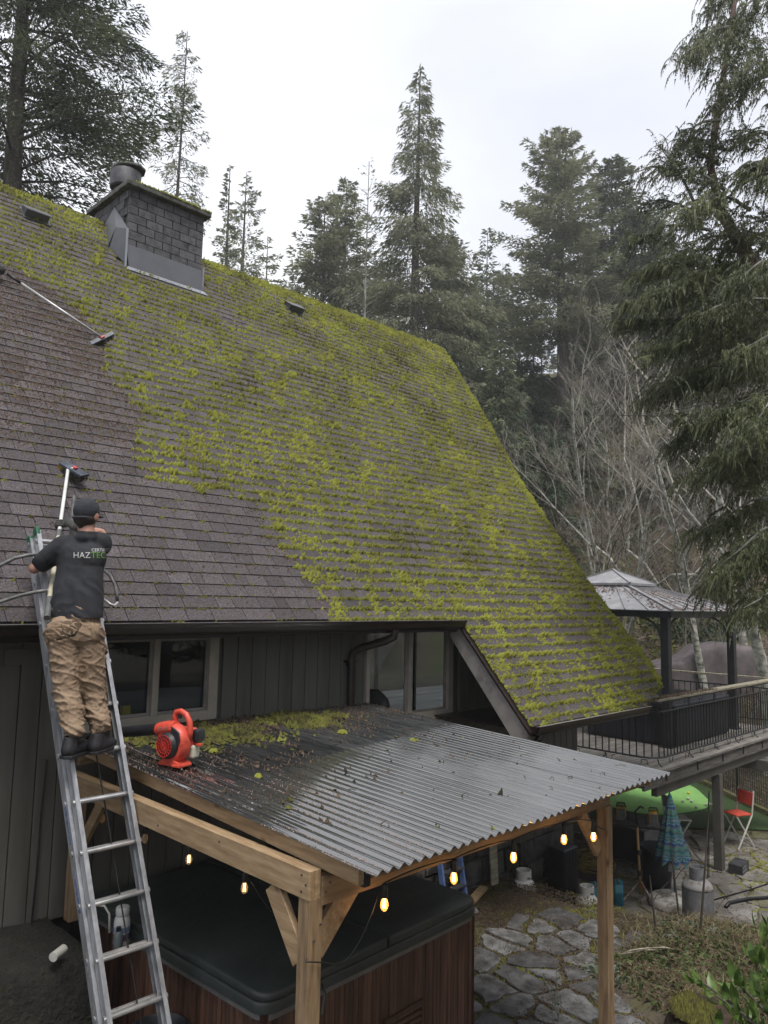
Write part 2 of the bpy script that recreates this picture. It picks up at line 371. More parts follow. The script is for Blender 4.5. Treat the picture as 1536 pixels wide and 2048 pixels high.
m = MB(); m.bb(4.66,4.69,3.80,3.815,8.22,8.80); m.build('flashing_edge', M['flashlight'], chim); m = MB(); m.bb(5.905,5.925,3.80,3.83,8.22,8.62); m.build('flashing_edge', M['flashlight'], chim)
# ------------------------------------------------ walls: siding boards
WB = 1.235; WT = 3.40
m = MB()
# structural wall behind the boards, with window openings
def wall_seg(x0, x1, z0, z1): m.bb(x0, x1, .03, .14, z0, z1)
LW = (2.72, 3.985, 2.575, 3.352)      # left window  x0 x1 z0 z1
RW = (5.866, 7.33, 2.30, 3.385)       # right window
wall_seg(XL, LW[0], WB, WT); wall_seg(LW[0], LW[1], WB, LW[2]); wall_seg(LW[0], LW[1], LW[3], WT)
wall_seg(LW[1], RW[0], WB, WT); wall_seg(RW[0], RW[1], WB, RW[2]); wall_seg(RW[0], RW[1], RW[3], WT); wall_seg(RW[1], 10.2, WB, 3.3)
m.bb(10.1,10.2,.14,2.0,WB,3.3); m.bb(10.1,10.2,4.4,9.0,WB,3.3); m.bb(10.1,10.2,2.0,4.4,3.15,3.3); m.bb(XL-.1, XL, .03, 9.0, -1, 3.4)
# gable above at the right end
m.add([V(10.15,.14,3.3),V(10.15,9.0,3.3),V(10.15,4.67,8.9)], [(0,1,2),(2,1,0)])
wall = m.build('wall', M['siding'], house)
x = XL; i = 0; rs = random.Random(2)
while x < 10.2:
    wd = .163; x1 = min(x+wd, 10.2)
    segs_ = []
    def cut(W):
        return x < W[1]-.02 and x1 > W[0]+.02
    lowz = WB-.03; hiz = 3.41 if x < 6.9 else 3.41
    if cut(LW): segs_ = [(lowz, LW[2]-.002), (LW[3]+.002, hiz)]
    elif cut(RW): segs_ = [(lowz, RW[2]-.002), (RW[3]+.002, hiz)]
    else: segs_ = [(lowz, hiz)]
    for z0, z1 in segs_:
        if z1-z0 < .02: continue
        if x > 7.0:   # under the raking lower roof
            pass
        mb = MB(); j = rs.uniform(0,.003); mb.bb(x+.004, x1-.004, -.0-j, .029, z0, z1)
        mb.build('siding_board', M['siding'], wall, bevel=.003, seg=1)
    x = x1
# interior: dim room with furniture hints
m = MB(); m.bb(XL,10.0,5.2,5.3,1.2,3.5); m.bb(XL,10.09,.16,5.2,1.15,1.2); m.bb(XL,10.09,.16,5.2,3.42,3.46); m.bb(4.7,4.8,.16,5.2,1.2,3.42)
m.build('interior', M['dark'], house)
M['glow_win'] = mat('far_window', (.5,.55,.6), rough=.3)
def glass():
    m = bpy.data.materials.new('window_glass'); m.use_nodes = True; N = m.node_tree.nodes; L = m.node_tree.links; N.remove(N['Principled BSDF'])
    g = N.new('ShaderNodeBsdfGlossy'); g.inputs['Roughness'].default_value = .015; g.inputs[0].default_value = (.85,.9,.95,1)
    t = N.new('ShaderNodeBsdfTransparent'); t.inputs[0].default_value = (.75,.78,.8,1); mxx = N.new('ShaderNodeMixShader')
    lw = N.new('ShaderNodeLayerWeight'); lw.inputs[0].default_value = .5
    pw = N.new('ShaderNodeMath'); pw.operation = 'POWER'; pw.inputs[1].default_value = 4; L.new(lw.outputs['Facing'], pw.inputs[0])
    mu = N.new('ShaderNodeMath'); mu.operation = 'MULTIPLY_ADD'; mu.inputs[1].default_value = .95; mu.inputs[2].default_value = .055; mu.use_clamp = True
    L.new(pw.outputs[0], mu.inputs[0]); L.new(mu.outputs[0], mxx.inputs[0]); L.new(t.outputs[0], mxx.inputs[1]); L.new(g.outputs[0], mxx.inputs[2]); L.new(mxx.outputs[0], N['Material Output'].inputs[0])
    return m
M['glass'] = glass()
def window(W, mulls, label):
    x0, x1, z0, z1 = W; fwd = .095
    m = MB(); y0, y1 = -.022, .06
    m.bb(x0, x0+fwd*.55 if x0 > 5 else x0+fwd, y0, y1, z0, z1); m.bb(x1-fwd, x1, y0, y1, z0, z1)
    xa = x0+(fwd*.55 if x0 > 5 else fwd); xb = x1-fwd
    m.bb(xa, xb, y0, y1, z0, z0+.085); m.bb(xa, xb, y0, y1, z1-.05, z1)
    fr = m.build('window', M['trim'], house, bevel=.003, seg=1); fr['label'] = label
    for mu in mulls:
        q = MB(); q.bb(mu-.028, mu+.028, y0+.004, y1, z0+.085, z1-.05); q.build('mullion', M['trim'], fr, bevel=.003, seg=1)
    xs = [xa]+mulls+[xb]
    for a, b in zip(xs, xs[1:]):
        a2 = a+(.028 if a in mulls else 0); b2 = b-(.028 if b in mulls else 0)
        q = MB(); q.bb(a2, b2, .035, .041, z0+.085, z1-.05); q.build('pane', M['glass'], fr)
        q = MB(); s_ = .022
        q.bb(a2, a2+s_, .012, .034, z0+.085, z1-.05); q.bb(b2-s_, b2, .012, .034, z0+.085, z1-.05); q.bb(a2+s_, b2-s_, .012, .034, z0+.085, z0+.085+s_); q.bb(a2+s_, b2-s_, .012, .034, z1-.05-s_, z1-.05)
        q.build('sash', M['barge'], fr, bevel=.002, seg=1)
    return fr
window(LW, [3.365], 'wide two pane window behind the man on the ladder')
window(RW, [6.565], 'tall two pane window at the bargeboard')
# pieces seen through the panes
m = MB(); m.bb(10.14,10.15,2.0,3.18,1.25,3.15); m.bb(10.14,10.15,3.22,4.4,1.25,3.15); m.build('glass_door', M['glass'], house)['kind'] = 'stuff'
m = MB(); m.bb(10.12,10.17,3.18,3.22,1.25,3.15); m.build('door_frame', M['trim'], house)
M['cushion'] = mat('grey_cushion', (.16,.15,.14), (.28,.26,.25), scale=8, rough=.9, bump=.4)
def lump(name, c, r, material, parent=None, sub=3, amp=.12, fr=3.0, seed=0, fl=None, smooth=True):
    import bmesh
    bm = bmesh.new(); bmesh.ops.create_icosphere(bm, subdivisions=sub, radius=1)
    off = WL.get(parent.name, V(0,0,0)) if parent else V(0,0,0)
    for v in bm.verts:
        n = noise.noise(v.co*fr+V(seed*7.1,3.3,1.7*seed))
        v.co = v.co*(1+amp*n*2); v.co = V(v.co.x*r[0], v.co.y*r[1], v.co.z*r[2])+Vector(c)
        if fl is not None and v.co.z < fl: v.co.z = fl
        v.co -= off
    me = bpy.data.meshes.new(name); bm.to_mesh(me); bm.free(); me.materials.append(material)
    if smooth: me.polygons.foreach_set('use_smooth', [True]*len(me.polygons))
    o = bpy.data.objects.new(name, me); COL.objects.link(o)
    if parent: o.parent = parent
    WL[o.name] = off
    return o
arm = thing('armchair', 'grey padded armchair seen through the tall window', 'armchair', (6.2,.7,1.2))
lump('backrest', (6.15,.62,2.62), (.36,.16,.30), M['cushion'], arm, amp=.07); lump('seat', (6.15,.55,2.30), (.42,.3,.22), M['cushion'], arm, amp=.07); lump('armrest', (6.5,.55,2.42), (.12,.3,.2), M['cushion'], arm, amp=.07)
m = MB(); m.bb(5.9,6.45,.3,.9,1.2,2.25); m.build('base', M['cushion'], arm)
M['yellow'] = mat('yellow_pack', (.65,.5,.04), rough=.5)
m = MB(); m.bb(3.15,3.22,.12,.17,2.575,2.74); o = m.build('carton', M['yellow'], None); tag(o, 'small yellow carton standing inside the left window', 'carton')
# soffit, fascia, gutters
m = MB(); m.bb(XL, 6.86, -.44, -.03, 3.405, 3.425); m.bb(XL,6.86,-.455,-.44,3.33,3.44); m.build('soffit', M['gutter'], house)
m = MB(); m.bb(6.98, 9.38, -1.40, -1.15, 2.32, 2.34); m.bb(6.98, 10.2, -1.149, -.03, 2.32, 2.34); m.bb(6.98,9.38,-1.40,-1.385,2.28,2.38); m.build('lower_soffit', M['gutter'], house)
def gutter(x0, x1, y, z, name='gutter'):
    m = MB(); prof = [(y,z),(y,z-.09),(y-.05,z-.095),(y-.085,z-.07),(y-.10,z-.03),(y-.115,z-.005),(y-.115,z+.004),(y-.095,z+.004),(y-.088,z-.03),(y-.06,z-.075),(y-.012,z-.08),(y-.012,z)]
    m.ext([(a,b) for a, b in prof], x0, x1, 0)
    for xx in (x0, x1-.004): m.ext([(y,z),(y,z-.09),(y-.05,z-.095),(y-.085,z-.07),(y-.115,z+.002)], xx, xx+.004, 0)
    g = m.build(name, M['gutter'], house)
    q = MB(); q.bb(x0, x1, y-.119, y-.092, z+.005, z+.010); q.build('gutter_lip', M['gutlip'], g)
    q = MB(); q.bb(x0+.01, x1-.01, y-.088, y-.013, z-.06, z-.035); q.build('gutter_litter', M['debris'], g)
    return g
gutter(XL, 6.9, -.46, 3.455)
gutter(6.9, 9.42, -1.425, 2.395)
# bargeboard
m = MB(); 
pa, pb = roofpt(0, -1.53, -.03), roofpt(0, .12, -.03)
dn = .20
m.ext([(pa.y+.02,pa.z),(pb.y,pb.z),(pb.y+.0,pb.z-dn*1.35),(pa.y+.12,pa.z-dn*.98),(pa.y+.03,pa.z-dn*.62)], 6.865, 6.905, 0)
m.build('bargeboard', M['barge'], house, bevel=.004)
m = MB(); pa, pb = roofpt(0,-1.5,-.0), roofpt(0,.1,-.0)
m.ext([(pa.y,pa.z-.012),(pb.y,pb.z-.012),(pb.y,pb.z-.045),(pa.y,pa.z-.045)], 6.845, 6.93, 0); m.build('drip_edge', M['gutter'], house)
# triangular dark return behind bargeboard
# downspout with offset elbow
m = MB(); m.tube([(5.79,-.51,3.37),(5.79,-.50,3.30),(5.77,-.40,3.25),(5.66,-.16,3.17),(5.61,-.075,3.12),(5.605,-.06,3.05),(5.605,-.06,2.5)], .042, 10)
m.build('downspout', M['gutter'], house, smooth=True, autos=50)
m = MB(); m.box((5.605,-.04,3.02),(.13,.08,.03)); m.box((5.56,-.06,3.0),(.02,.05,.05)); m.build('downspout_strap', M['gutter'], house)
m = MB(); m.tube([(7.05,-1.47,2.31),(7.05,-1.4,2.2),(7.2,-1.0,2.02),(7.32,-.2,1.9),(7.33,-.07,1.8),(7.33,-.07,.2),(7.36,-.2,.1)], .04, 10); m.build('downspout', M['gutter'], house, smooth=True)
# plate on the wall
m = MB(); m.bb(2.12,2.34,-.018,-.004,3.135,3.26); m.build('vent_plate', M['siding'], house, bevel=.004)
# ================================================================== MOSS AND LITTER ON THE ROOF
G = np.random.default_rng(11)
_lat = G.random((257, 257))
def vn(x, y, s=1.0, o=0):
    x = np.asarray(x)*s+31.7+o*13.3; y = np.asarray(y)*s+57.1+o*7.7
    xi = np.floor(x).astype(int); yi = np.floor(y).astype(int); fx = x-xi; fy = y-yi
    fx = fx*fx*(3-2*fx); fy = fy*fy*(3-2*fy); a = lambda i, j: _lat[i % 256, j % 256]
    return (a(xi,yi)*(1-fx)+a(xi+1,yi)*fx)*(1-fy)+(a(xi,yi+1)*(1-fx)+a(xi+1,yi+1)*fx)*fy
def fbm(x, y, s=1.0, o=0): return (vn(x,y,s,o)*.5+vn(x,y,s*2.1,o+1)*.27+vn(x,y,s*4.3,o+2)*.15+vn(x,y,s*9,o+3)*.08)
def tufts(name, P, N, r, h, tone, mat_, parent=None, sides=5, lean=.5):
    """little irregular pyramids standing on P along N"""
    n = len(P); P = np.asarray(P, float); N = np.asarray(N, float)
    if N.ndim == 1: N = np.tile(N, (n, 1))
    A = np.cross(N, [1,0,.13]); A /= np.linalg.norm(A, axis=1)[:, None]; B = np.cross(N, A)
    ph = G.random(n)*2*PI; vs = np.zeros((n, sides+1, 3))
    for j in range(sides):
        a = ph+2*PI*j/sides; rr = r*(.7+.6*G.random(n))
        vs[:, j] = P+A*(np.cos(a)*rr)[:, None]+B*(np.sin(a)*rr)[:, None]-N*.004
    l1, l2 = (G.random(n)-.5)*lean*2*r, (G.random(n)-.5)*lean*2*r
    vs[:, sides] = P+N*(h*(.6+.8*G.random(n)))[:, None]+A*l1[:, None]+B*l2[:, None]
    base = (np.arange(n)*(sides+1))[:, None]
    fs = np.stack([np.stack([base[:,0]+j, base[:,0]+(j+1)%sides, base[:,0]+sides], 1) for j in range(sides)], 1).reshape(-1, 3)
    tn = np.repeat(tone, sides)+(G.random(n*sides)-.5)*.25
    return np_mesh(name, vs.reshape(-1,3), fs, mat_, parent, np.clip(tn, 0, 1))
BY = np.array([-1.6,-.45,-.19,.12,.45,.64,.68,.73,1.1,1.44,1.91,2.36,2.79,3.17,3.6,4.7])
BX = np.array([4.95,4.95,5.02,4.81,4.72,4.70,3.75,3.62,3.55,3.80,3.57,3.72,3.55,2.85,2.2,1.2])
def roofnp(x, t, h=0):
    return np.stack([x+0*t, -.45+t*CO-h*SI, 3.47+t*SI+h*CO], -1)
NR = np.array([0, -SI, CO])
def dens(x, t):
    y = -.45+t*CO
    xb = np.interp(y, BY, BX)+(fbm(x*0, t, 3, 5)-.5)*.35
    side = np.clip((x-xb)/.08+.5, 0, 1)
    d = .80+.85*(fbm(x, t, .9, 9)-.5)+.9*(fbm(x, t, 3.2, 2)-.5)
    d += .16*np.clip((x-6)/4, 0, 1)+.22*np.clip((1.2-y)/1.5, 0, 1)
    d -= .38*np.exp(-((x-5.4)/1.9)**2-((y-4.0)/.75)**2)                     # washed strip round the chimney
    d -= .30*np.exp(-((x-4.6-(2.2-y)*.1)/.5)**2)*(y > 1.5)*(y < 3.3)*.6
    d -= .25*np.exp(-((y-(3.45-.10*(x-5.9)))/.10)**2)*(x > 5.9)*(x < 8.2)
    d -= .22*np.clip((3.6-x)/1.5, 0, 1)*(y > 2.6)
    return np.clip(d, 0, 1)*side, side
Px, Pt, Pr, Ph, Pn = [], [], [], [], []
def put(x, t, r, h, tn):
    Px.append(x); Pt.append(t); Pr.append(r); Ph.append(h); Pn.append(tn)
# along the butt edges
for k in range(-11, 56):
    t0 = k*EXP; x0 = 6.92 if k < 0 else 1.4; x1 = rakeX(t0)
    n = int((x1-x0)/.0085); x = x0+G.random(n)*(x1-x0); t = t0+G.normal(0, .0065, n)-.003
    d, _ = dens(x, t); keep = G.random(n) < np.clip(d*3.2-.25, 0, 1); x, t, d = x[keep], t[keep], d[keep]
    put(x, t, .010+.013*G.random(len(x))*(.5+d), .014+.026*G.random(len(x))*(.35+d), .35+.5*fbm(x, t, 1.3, 4)+.15*G.random(len(x)))
# down the joints between shingles
sx = np.array([s[2] for s in ALL]); st = np.array([s[1] for s in ALL])
rep = 14; x = np.repeat(sx, rep)+G.normal(0, .005, len(sx)*rep); t = np.repeat(st, rep)+G.random(len(sx)*rep)*EXP
jm = np.repeat(G.random(len(sx)), rep)
d, _ = dens(x, t); keep = (G.random(len(x)) < np.clip(d*1.8-.45, 0, 1)) & (jm < .15+d) & (x > 1.4) & (x < 12.3)
x, t, d = x[keep], t[keep], d[keep]; put(x, t, .008+.010*G.random(len(x)), .012+.014*G.random(len(x)), .25+.5*fbm(x, t, 1.3, 4)+.15*G.random(len(x)))
# cushions spreading over whole shingles
n = 210000; x = 1.4+G.random(n)*11; t = -1.5+G.random(n)*9.15
d, sd_ = dens(x, t); pt = fbm(x, t, 5.5, 7); rx = np.array([rakeX(a) for a in np.linspace(-1.5, 7.7, 60)]); ok = (x < np.interp(t, np.linspace(-1.5, 7.7, 60), rx)-.02) & ((t > 0) | (x > 6.93))
rel = (t/EXP) % 1
keep = ok & (G.random(n) < np.clip((d-.45)*1.5, 0, 1)*np.clip((pt-.53)*9+(.30-rel)*1.3, 0, 1))
x, t, d = x[keep], t[keep], d[keep]; put(x, t, .010+.016*G.random(len(x)), .012+.022*G.random(len(x)), .45+.5*fbm(x, t, 1.3, 4)+.12*G.random(len(x)))
# ridge and rake crust
n = 9000; x = 1.0+G.random(n)*11.4; t = TR-.03-np.abs(G.normal(0, .09, n)); keep = (G.random(n) < .25+.75*np.clip((x-5.8)/2, 0, 1)) & ~((x > 4.6) & (x < 6))
x, t = x[keep], t[keep]; put(x, t, .014+.022*G.random(len(x)), .02+.03*G.random(len(x)), .55+.3*G.random(len(x)))
n = 9000; t = -1.3+G.random(n)*8.9; x = np.interp(t, np.linspace(-1.5, 7.7, 60), rx)-.005-np.abs(G.normal(0, .05, n)); keep = G.random(n) < .45+.5*vn(x, t, 2)
x, t = x[keep], t[keep]; put(x, t, .012+.018*G.random(len(x)), .015+.025*G.random(len(x)), .5+.3*G.random(len(x)))
# round cushions
n = 260; x = 3.7+G.random(n)*8; t = -1.2+G.random(n)*8.6; d, _ = dens(x, t); keep = (d > .3) & (x < np.interp(t, np.linspace(-1.5, 7.7, 60), rx)-.1) & ((t > .1) | (x > 7.1)); cx_, ct_ = x[keep], t[keep]
x = np.repeat(cx_, 26)+G.normal(0, .028, len(cx_)*26); t = np.repeat(ct_, 26)+G.normal(0, .028, len(cx_)*26)
put(x, t, .014+.012*G.random(len(x)), .030+.02*G.random(len(x)), .75+.2*G.random(len(x)))
x, t, r, h, tn = map(np.concatenate, (Px, Pt, Pr, Ph, Pn))
cl_ = np.clip((fbm(x, t*1.6, 9, 21)-.36)*3.2, 0, 1.6); kp = G.random(len(x)) < .86+.3*np.clip(cl_, 0, 1)
x, t, r, h, tn, cl_ = x[kp], t[kp], r[kp], h[kp], tn[kp], cl_[kp]; r = r*(.82+.22*cl_); h = h*(.75+.55*cl_); tn = tn+.22*(cl_-.6)+.55*(fbm(x, t, .8, 40)-.5)+.6*(fbm(x, t, 3.1, 44)-.5)
tm = tufts('moss', roofnp(x, t, .008), NR, r*1.1, h, np.clip(tn-.06+.13*G.normal(size=len(tn))+.10*np.clip((2.0-t)/4, -1, 1), 0, 1), M['moss'])
tag(tm, kind='stuff')
# brushed off crumbs and litter on the cleaned shingles
n = 70000; x = 1.2+G.random(n)*3.9; t = G.random(n)*5.3; y = -.45+t*CO
xb = np.interp(y, BY, BX); near_ = np.exp(-np.abs(xb-x)/.25)
up_ = np.clip((y-.75)/.6, 0, 1)
pr = .07+.9*near_*.35+up_*(.95*np.clip((fbm(x, t, 1.6, 3)-.38)*4, 0, 1)+.16)+.5*np.exp(-((x-3.45)/.35)**2-((y-2.15)/.35)**2)
keep = (x < xb+.06) & (G.random(n) < pr); x, t = x[keep], t[keep]
o = tufts('moss_litter', roofnp(x, t, .012), NR, .004+.011*G.random(len(x))**2, .004+.010*G.random(len(x)), .2+.7*G.random(len(x)), M['debris']); tag(o, kind='stuff')
n = 700; x = 1.5+G.random(n)*3.4; t = G.random(n)*5; kk = np.floor(t/EXP); t = kk*EXP+G.normal(0,.01,n); xb = np.interp(-.45+t*CO, BY, BX); keep = x < xb; x, t = x[keep], t[keep]
x = np.repeat(x, 4)+G.normal(0, .02, len(x)*4); t = np.repeat(t, 4)+G.normal(0, .006, len(t)*4)
o = tufts('moss_remnants', roofnp(x, t, .010), NR, .007+.006*G.random(len(x)), .010+.006*G.random(len(x)), .15+.3*G.random(len(x)), M['moss']); tag(o, kind='stuff')
# moss on the chimney cap
n = 1500; x = 4.62+G.random(n)*1.36; y = 3.76+np.abs(G.normal(0, .05, n)); keep = (G.random(n) < np.exp(-((x-5.45)/.4)**2)); x, y = x[keep], y[keep]
P = np.stack([x, y, 0*x+9.507], -1); tufts('cap_moss', P, np.array([0,0,1.]), .012+.012*G.random(len(x)), .02+.02*G.random(len(x)), .4+.3*G.random(len(x)), M['moss'], chim)['kind'] = 'stuff'
# ================================================================== PATIO COVER
M['iron_s'] = mat('screw_steel', (.05,.05,.05), rough=.5)
pc = thing('patio_cover', 'new timber patio cover with a clear corrugated sheet roof over the hot tub', 'patio cover', (2.66,-2.97,.2))
def shz(y): return 2.535+.044*y          # underside height of the sheets
def post(x, y, z0, z1, s=.089):
    m = MB(); m.bb(x-s/2, x+s/2, y-s/2, y+s/2, z0, z1); return m.build('post', M['wood_z'], pc, bevel=.004)
post(2.665, -2.965, .19, 2.18); post(5.60, -2.985, .19, 2.133); 
m = MB(); m.bb(2.68,2.77,-.13,-.04,1.2,2.18); m.build('post', M['wood_z'], pc, bevel=.004)
def part(name, material, fn, bevel=.003, label=None, par=None):
    m = MB(); fn(m); o = m.build(name, material, par or pc, bevel=bevel, seg=1)
    if label: o['label'] = label
    return o
# left doubled beam and inner front beam
part('beam', M['wood'], lambda m: m.bb(2.615, 2.653, -3.01, -.02, 2.175, 2.32))
part('beam', M['wood'], lambda m: m.bb(2.656, 2.694, -3.008, -.02, 2.177, 2.318))
part('front_beam', M['wood_x'], lambda m: m.bb(2.697, 5.64, -3.015, -2.93, 2.135, 2.275))
part('ledger', M['wood_x'], lambda m: m.bb(2.72, 5.9, -.055, -.012, 2.34, 2.46))
# sloping rafters; the outermost shows on the left
def raft(x, wd=.04):
    def f(m): m.ext([(-3.26, shz(-3.26)-.006), (-.06, shz(-.06)-.006), (-.06, shz(-.06)-.10), (-3.26, shz(-3.26)-.10)], x, x+wd, 0)
    return f
part('rafter', M['wood'], raft(2.715))
part('rafter_end', M['dark'], lambda m: m.bb(2.757, 2.80, -3.262, -3.2, 2.275, 2.37))
for x in (3.45, 4.25, 5.05, 5.80): part('rafter', M['wood'], raft(x))
part('end_purlin', M['wood_x'], lambda m: m.bb(2.757, 5.88, -3.24, -3.19, shz(-3.22)-.095, shz(-3.22)-.008))
for y in (-.9,-1.7,-2.5): part('purlin', M['wood_x'], lambda m: m.bb(2.757, 5.88, y, y+.06, shz(y)-.05, shz(y)-.012))
# knee braces
def brace(p0, p1, wd, axis, nm='brace'):
    m = MB(); m.beam(p0, p1, wd, .038, upv=axis); return m.build(nm, M['wood'], pc, bevel=.003, seg=1)
brace((2.70,-2.955,1.90), (2.93,-2.97,2.165), .13, (0,1,0))
brace((2.645,-2.93,1.86), (2.645,-2.68,2.165), .12, (1,0,0))
brace((5.535,-2.965,1.80), (5.29,-2.965,2.11), .10, (0,1,0))
brace((2.73,-.13,1.72), (2.73,-.5,2.17), .09, (1,0,0))
# corrugated sheets: four overlapping panels, each one smoky clear and wavy
def cover_mat(k=1, nm='smoky_corrugated_sheet'):
    m = bpy.data.materials.new(nm); m.use_nodes = True; t = m.node_tree; N = t.nodes; L = t.links; b = N['Principled BSDF']
    co = N.new('ShaderNodeTexCoord'); mp_ = N.new('ShaderNodeMapping'); mp_.inputs['Scale'].default_value = (20, .9, 1); L.new(co.outputs['Object'], mp_.inputs[0])
    n = N.new('ShaderNodeTexNoise'); n.inputs['Scale'].default_value = 2.5; n.inputs['Detail'].default_value = 8; n.inputs['Roughness'].default_value = .7; L.new(mp_.outputs[0], n.inputs['Vector'])
    r = N.new('ShaderNodeValToRGB'); L.new(n.outputs[0], r.inputs[0]); e = r.color_ramp.elements; e[0].position = .35; e[0].color = (.010*k,.012*k,.013*k,1); e[1].position = .80; e[1].color = (.065*k,.064*k,.064*k,1)  # lengthwise streaks in the colour stand in for bright wet reflections
    L.new(r.outputs[0], b.inputs['Base Color'])
    q = N.new('ShaderNodeMapRange'); q.inputs['To Min'].default_value = .05; q.inputs['To Max'].default_value = .30; L.new(n.outputs[0], q.inputs[0]); L.new(q.outputs[0], b.inputs['Roughness'])
    b.inputs['IOR'].default_value = 1.58; b.inputs['Specular IOR Level'].default_value = .8; b.inputs['Coat Weight'].default_value = 1; b.inputs['Coat Roughness'].default_value = .05; b.inputs['Coat IOR'].default_value = 2.6
    tr = N.new('ShaderNodeBsdfTransparent'); tr.inputs[0].default_value = (.45,.47,.48,1); ms = N.new('ShaderNodeMixShader')
    fz = N.new('ShaderNodeLayerWeight'); fz.inputs[0].default_value = .35
    q2 = N.new('ShaderNodeMapRange'); q2.inputs['To Min'].default_value = .62; q2.inputs['To Max'].default_value = 1; L.new(fz.outputs['Facing'], q2.inputs[0]); L.new(q2.outputs[0], ms.inputs[0])
    L.new(tr.outputs[0], ms.inputs[1]); L.new(b.outputs[0], ms.inputs[2]); L.new(ms.outputs[0], N['Material Output'].inputs[0])
    return m
M['sheet'] = cover_mat(1.3); M['sheet2'] = cover_mat(1.5, 'painted_sheen_sheet'); M['sheet3'] = cover_mat(2.6, 'strong_painted_sheen_sheet')  # base lightened on the right-hand panels to paint in the sky reflection
PIT = .0762; AMP = .0105
def sheet(x0, x1, dz, mk='sheet', y1=-.015, y0=-3.42):
    xs = np.arange(x0, x1+1e-6, PIT/14); ys = np.linspace(y0, y1, 24)
    vs = [(x, y+(0 if 0 < j < 23 else 0), shz(y)+.012+dz+AMP*math.sin(2*PI*(x-2.7)/PIT)+.004*noise.noise(V(x*1.5, y*1.2, 0))) for j, y in enumerate(ys) for x in xs]
    n = len(xs); fs = [(j*n+i, j*n+i+1, (j+1)*n+i+1, (j+1)*n+i) for j in range(23) for i in range(n-1)]
    m = MB(); m.add(vs, fs); o = m.build('corrugated_sheet', M[mk], pc, smooth=True)
    so_ = o.modifiers.new('s', 'SOLIDIFY'); so_.thickness = .0015; so_.offset = 1; e_ = o.modifiers.new('e','EDGE_SPLIT'); e_.split_angle = math.radians(60)
    return o
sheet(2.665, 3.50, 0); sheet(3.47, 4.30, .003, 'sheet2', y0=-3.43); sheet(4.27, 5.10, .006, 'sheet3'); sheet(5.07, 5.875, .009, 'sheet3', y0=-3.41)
# litter and moss lying on the sheets
def sheet_pts(n, f):
    x = 2.68+G.random(n)*3.18; y = -3.4+G.random(n)*3.38; k = G.random(n) < f(x, y); return x[k], y[k]
def shz_np(x, y): return 2.535+.044*y+.015+AMP*np.sin(2*PI*(x-2.7)/PIT)
UP = np.array([0,0,1.])
M['pinkchaff'] = mat('fallen_chaff', (.13,.085,.075), (.30,.235,.215), scale=30, rough=.95, tone=(.5,1.5))
valley = lambda x: np.clip(.5-.9*np.sin(2*PI*(x-2.7)/PIT), .03, 1)
def sm_(a, b, x): t = np.clip((x-a)/(b-a), 0, 1); return t*t*(3-2*t)
def snap(x): q = G.random(len(x)) < .8; c = 2.7+PIT*(np.round((x-2.7)/PIT-.75)+.75); return np.where(q, c+G.normal(0, .006, len(x)), x)
def f1(x, y):
    streak = np.clip((vn(x, y*1.0, 3.0, 1)*.6+vn(x*14, y*.8, 1, 2)*.6-.52)*3.5, 0, 1)
    return valley(x)*(.03+streak)*(1-.75*sm_(4.0,5.2,x))*(.35+.65*np.clip((y+1.2)/1.1+.4, 0, 1)+.6*(x < 4.4)*(y < -1.0))
x, y = sheet_pts(150000, f1); x = snap(x)
o = tufts('sheet_chaff', np.stack([x, y, shz_np(x, y)], -1), UP, .0022+.0028*G.random(len(x)), .0025+.003*G.random(len(x)), .1+.9*G.random(len(x)), M['pinkchaff'], None, 4); tag(o, kind='stuff')
def f2(x, y):
    core = np.exp(-((y+.42-.07*(x-4.2))/.26)**2)*np.clip((x-2.9)/.5, 0, 1)*np.clip((5.35-x)/.7, 0, 1)
    return np.clip(core*1.5*np.clip((fbm(x, y, 3.5, 6)-.36)*6, 0, 1)*1+.0006, 0, 1)
x, y = sheet_pts(60000, f2)
o = tufts('fallen_moss', np.stack([x, y, shz_np(x, y)+.012*vn(x,y,9)], -1), UP, .012+.014*G.random(len(x)), .010+.055*G.random(len(x))*np.clip(fbm(x,y,8,1)-.33,0,1)*2, -.25+1.35*fbm(x, y, 7, 8)+.1*G.normal(size=len(x)), M['moss_b'], None, 5, 1.6); tag(o, kind='stuff')
def f3(x, y):
    return np.clip(.9*np.exp(-((y+.12)/.14)**2)*np.clip((x-3.0)/.6, 0, 1)+.5*np.exp(-((y+.5)/.4)**2)*np.clip((fbm(x, y, 4, 12)-.42)*6, 0, 1)+.18*np.exp(-((y+.9)/.9)**2)*np.clip((fbm(x, y, 3, 13)-.45)*5, 0, 1)+.0015, 0, 1)
x, y = sheet_pts(36000, f3); x = snap(x)
o = tufts('fallen_litter', np.stack([x, y, shz_np(x, y)+.02*vn(x,y,7)], -1), UP, .005+.010*G.random(len(x)), .006+.02*G.random(len(x)), .0+.8*G.random(len(x)), M['debris'], None, 5, 1.5); tag(o, kind='stuff')
rc = random.Random(8)
for i, (x, y, s, lab) in enumerate([(4.62,-1.02,.040,'round bright green moss cushion in the middle of the corrugated sheets'),(4.95,-1.55,.022,'small green moss cushion right of the middle of the sheets'),(3.33,-1.0,.028,'yellow green moss cushion beside the foot of the red blower'),(3.2,-1.75,.02,'small moss lump left of the middle of the sheets')]):
    n = 90; a = G.random(n)*2*PI; q = np.sqrt(G.random(n))*s
    P = np.stack([x+np.cos(a)*q, y+np.sin(a)*q, 2.535+.044*y+.02+np.sqrt(np.clip(s*s-q*q,0,1))*.7], -1)
    o = tufts('moss_cushion', P, UP, .010+0*q, .012+0*q, .8+0*q, M['moss']); tag(o, lab, 'moss', 'moss cushions on the sheets')
M['twig'] = mat('twig', (.05,.035,.025), (.14,.10,.075), scale=20, rough=.9)
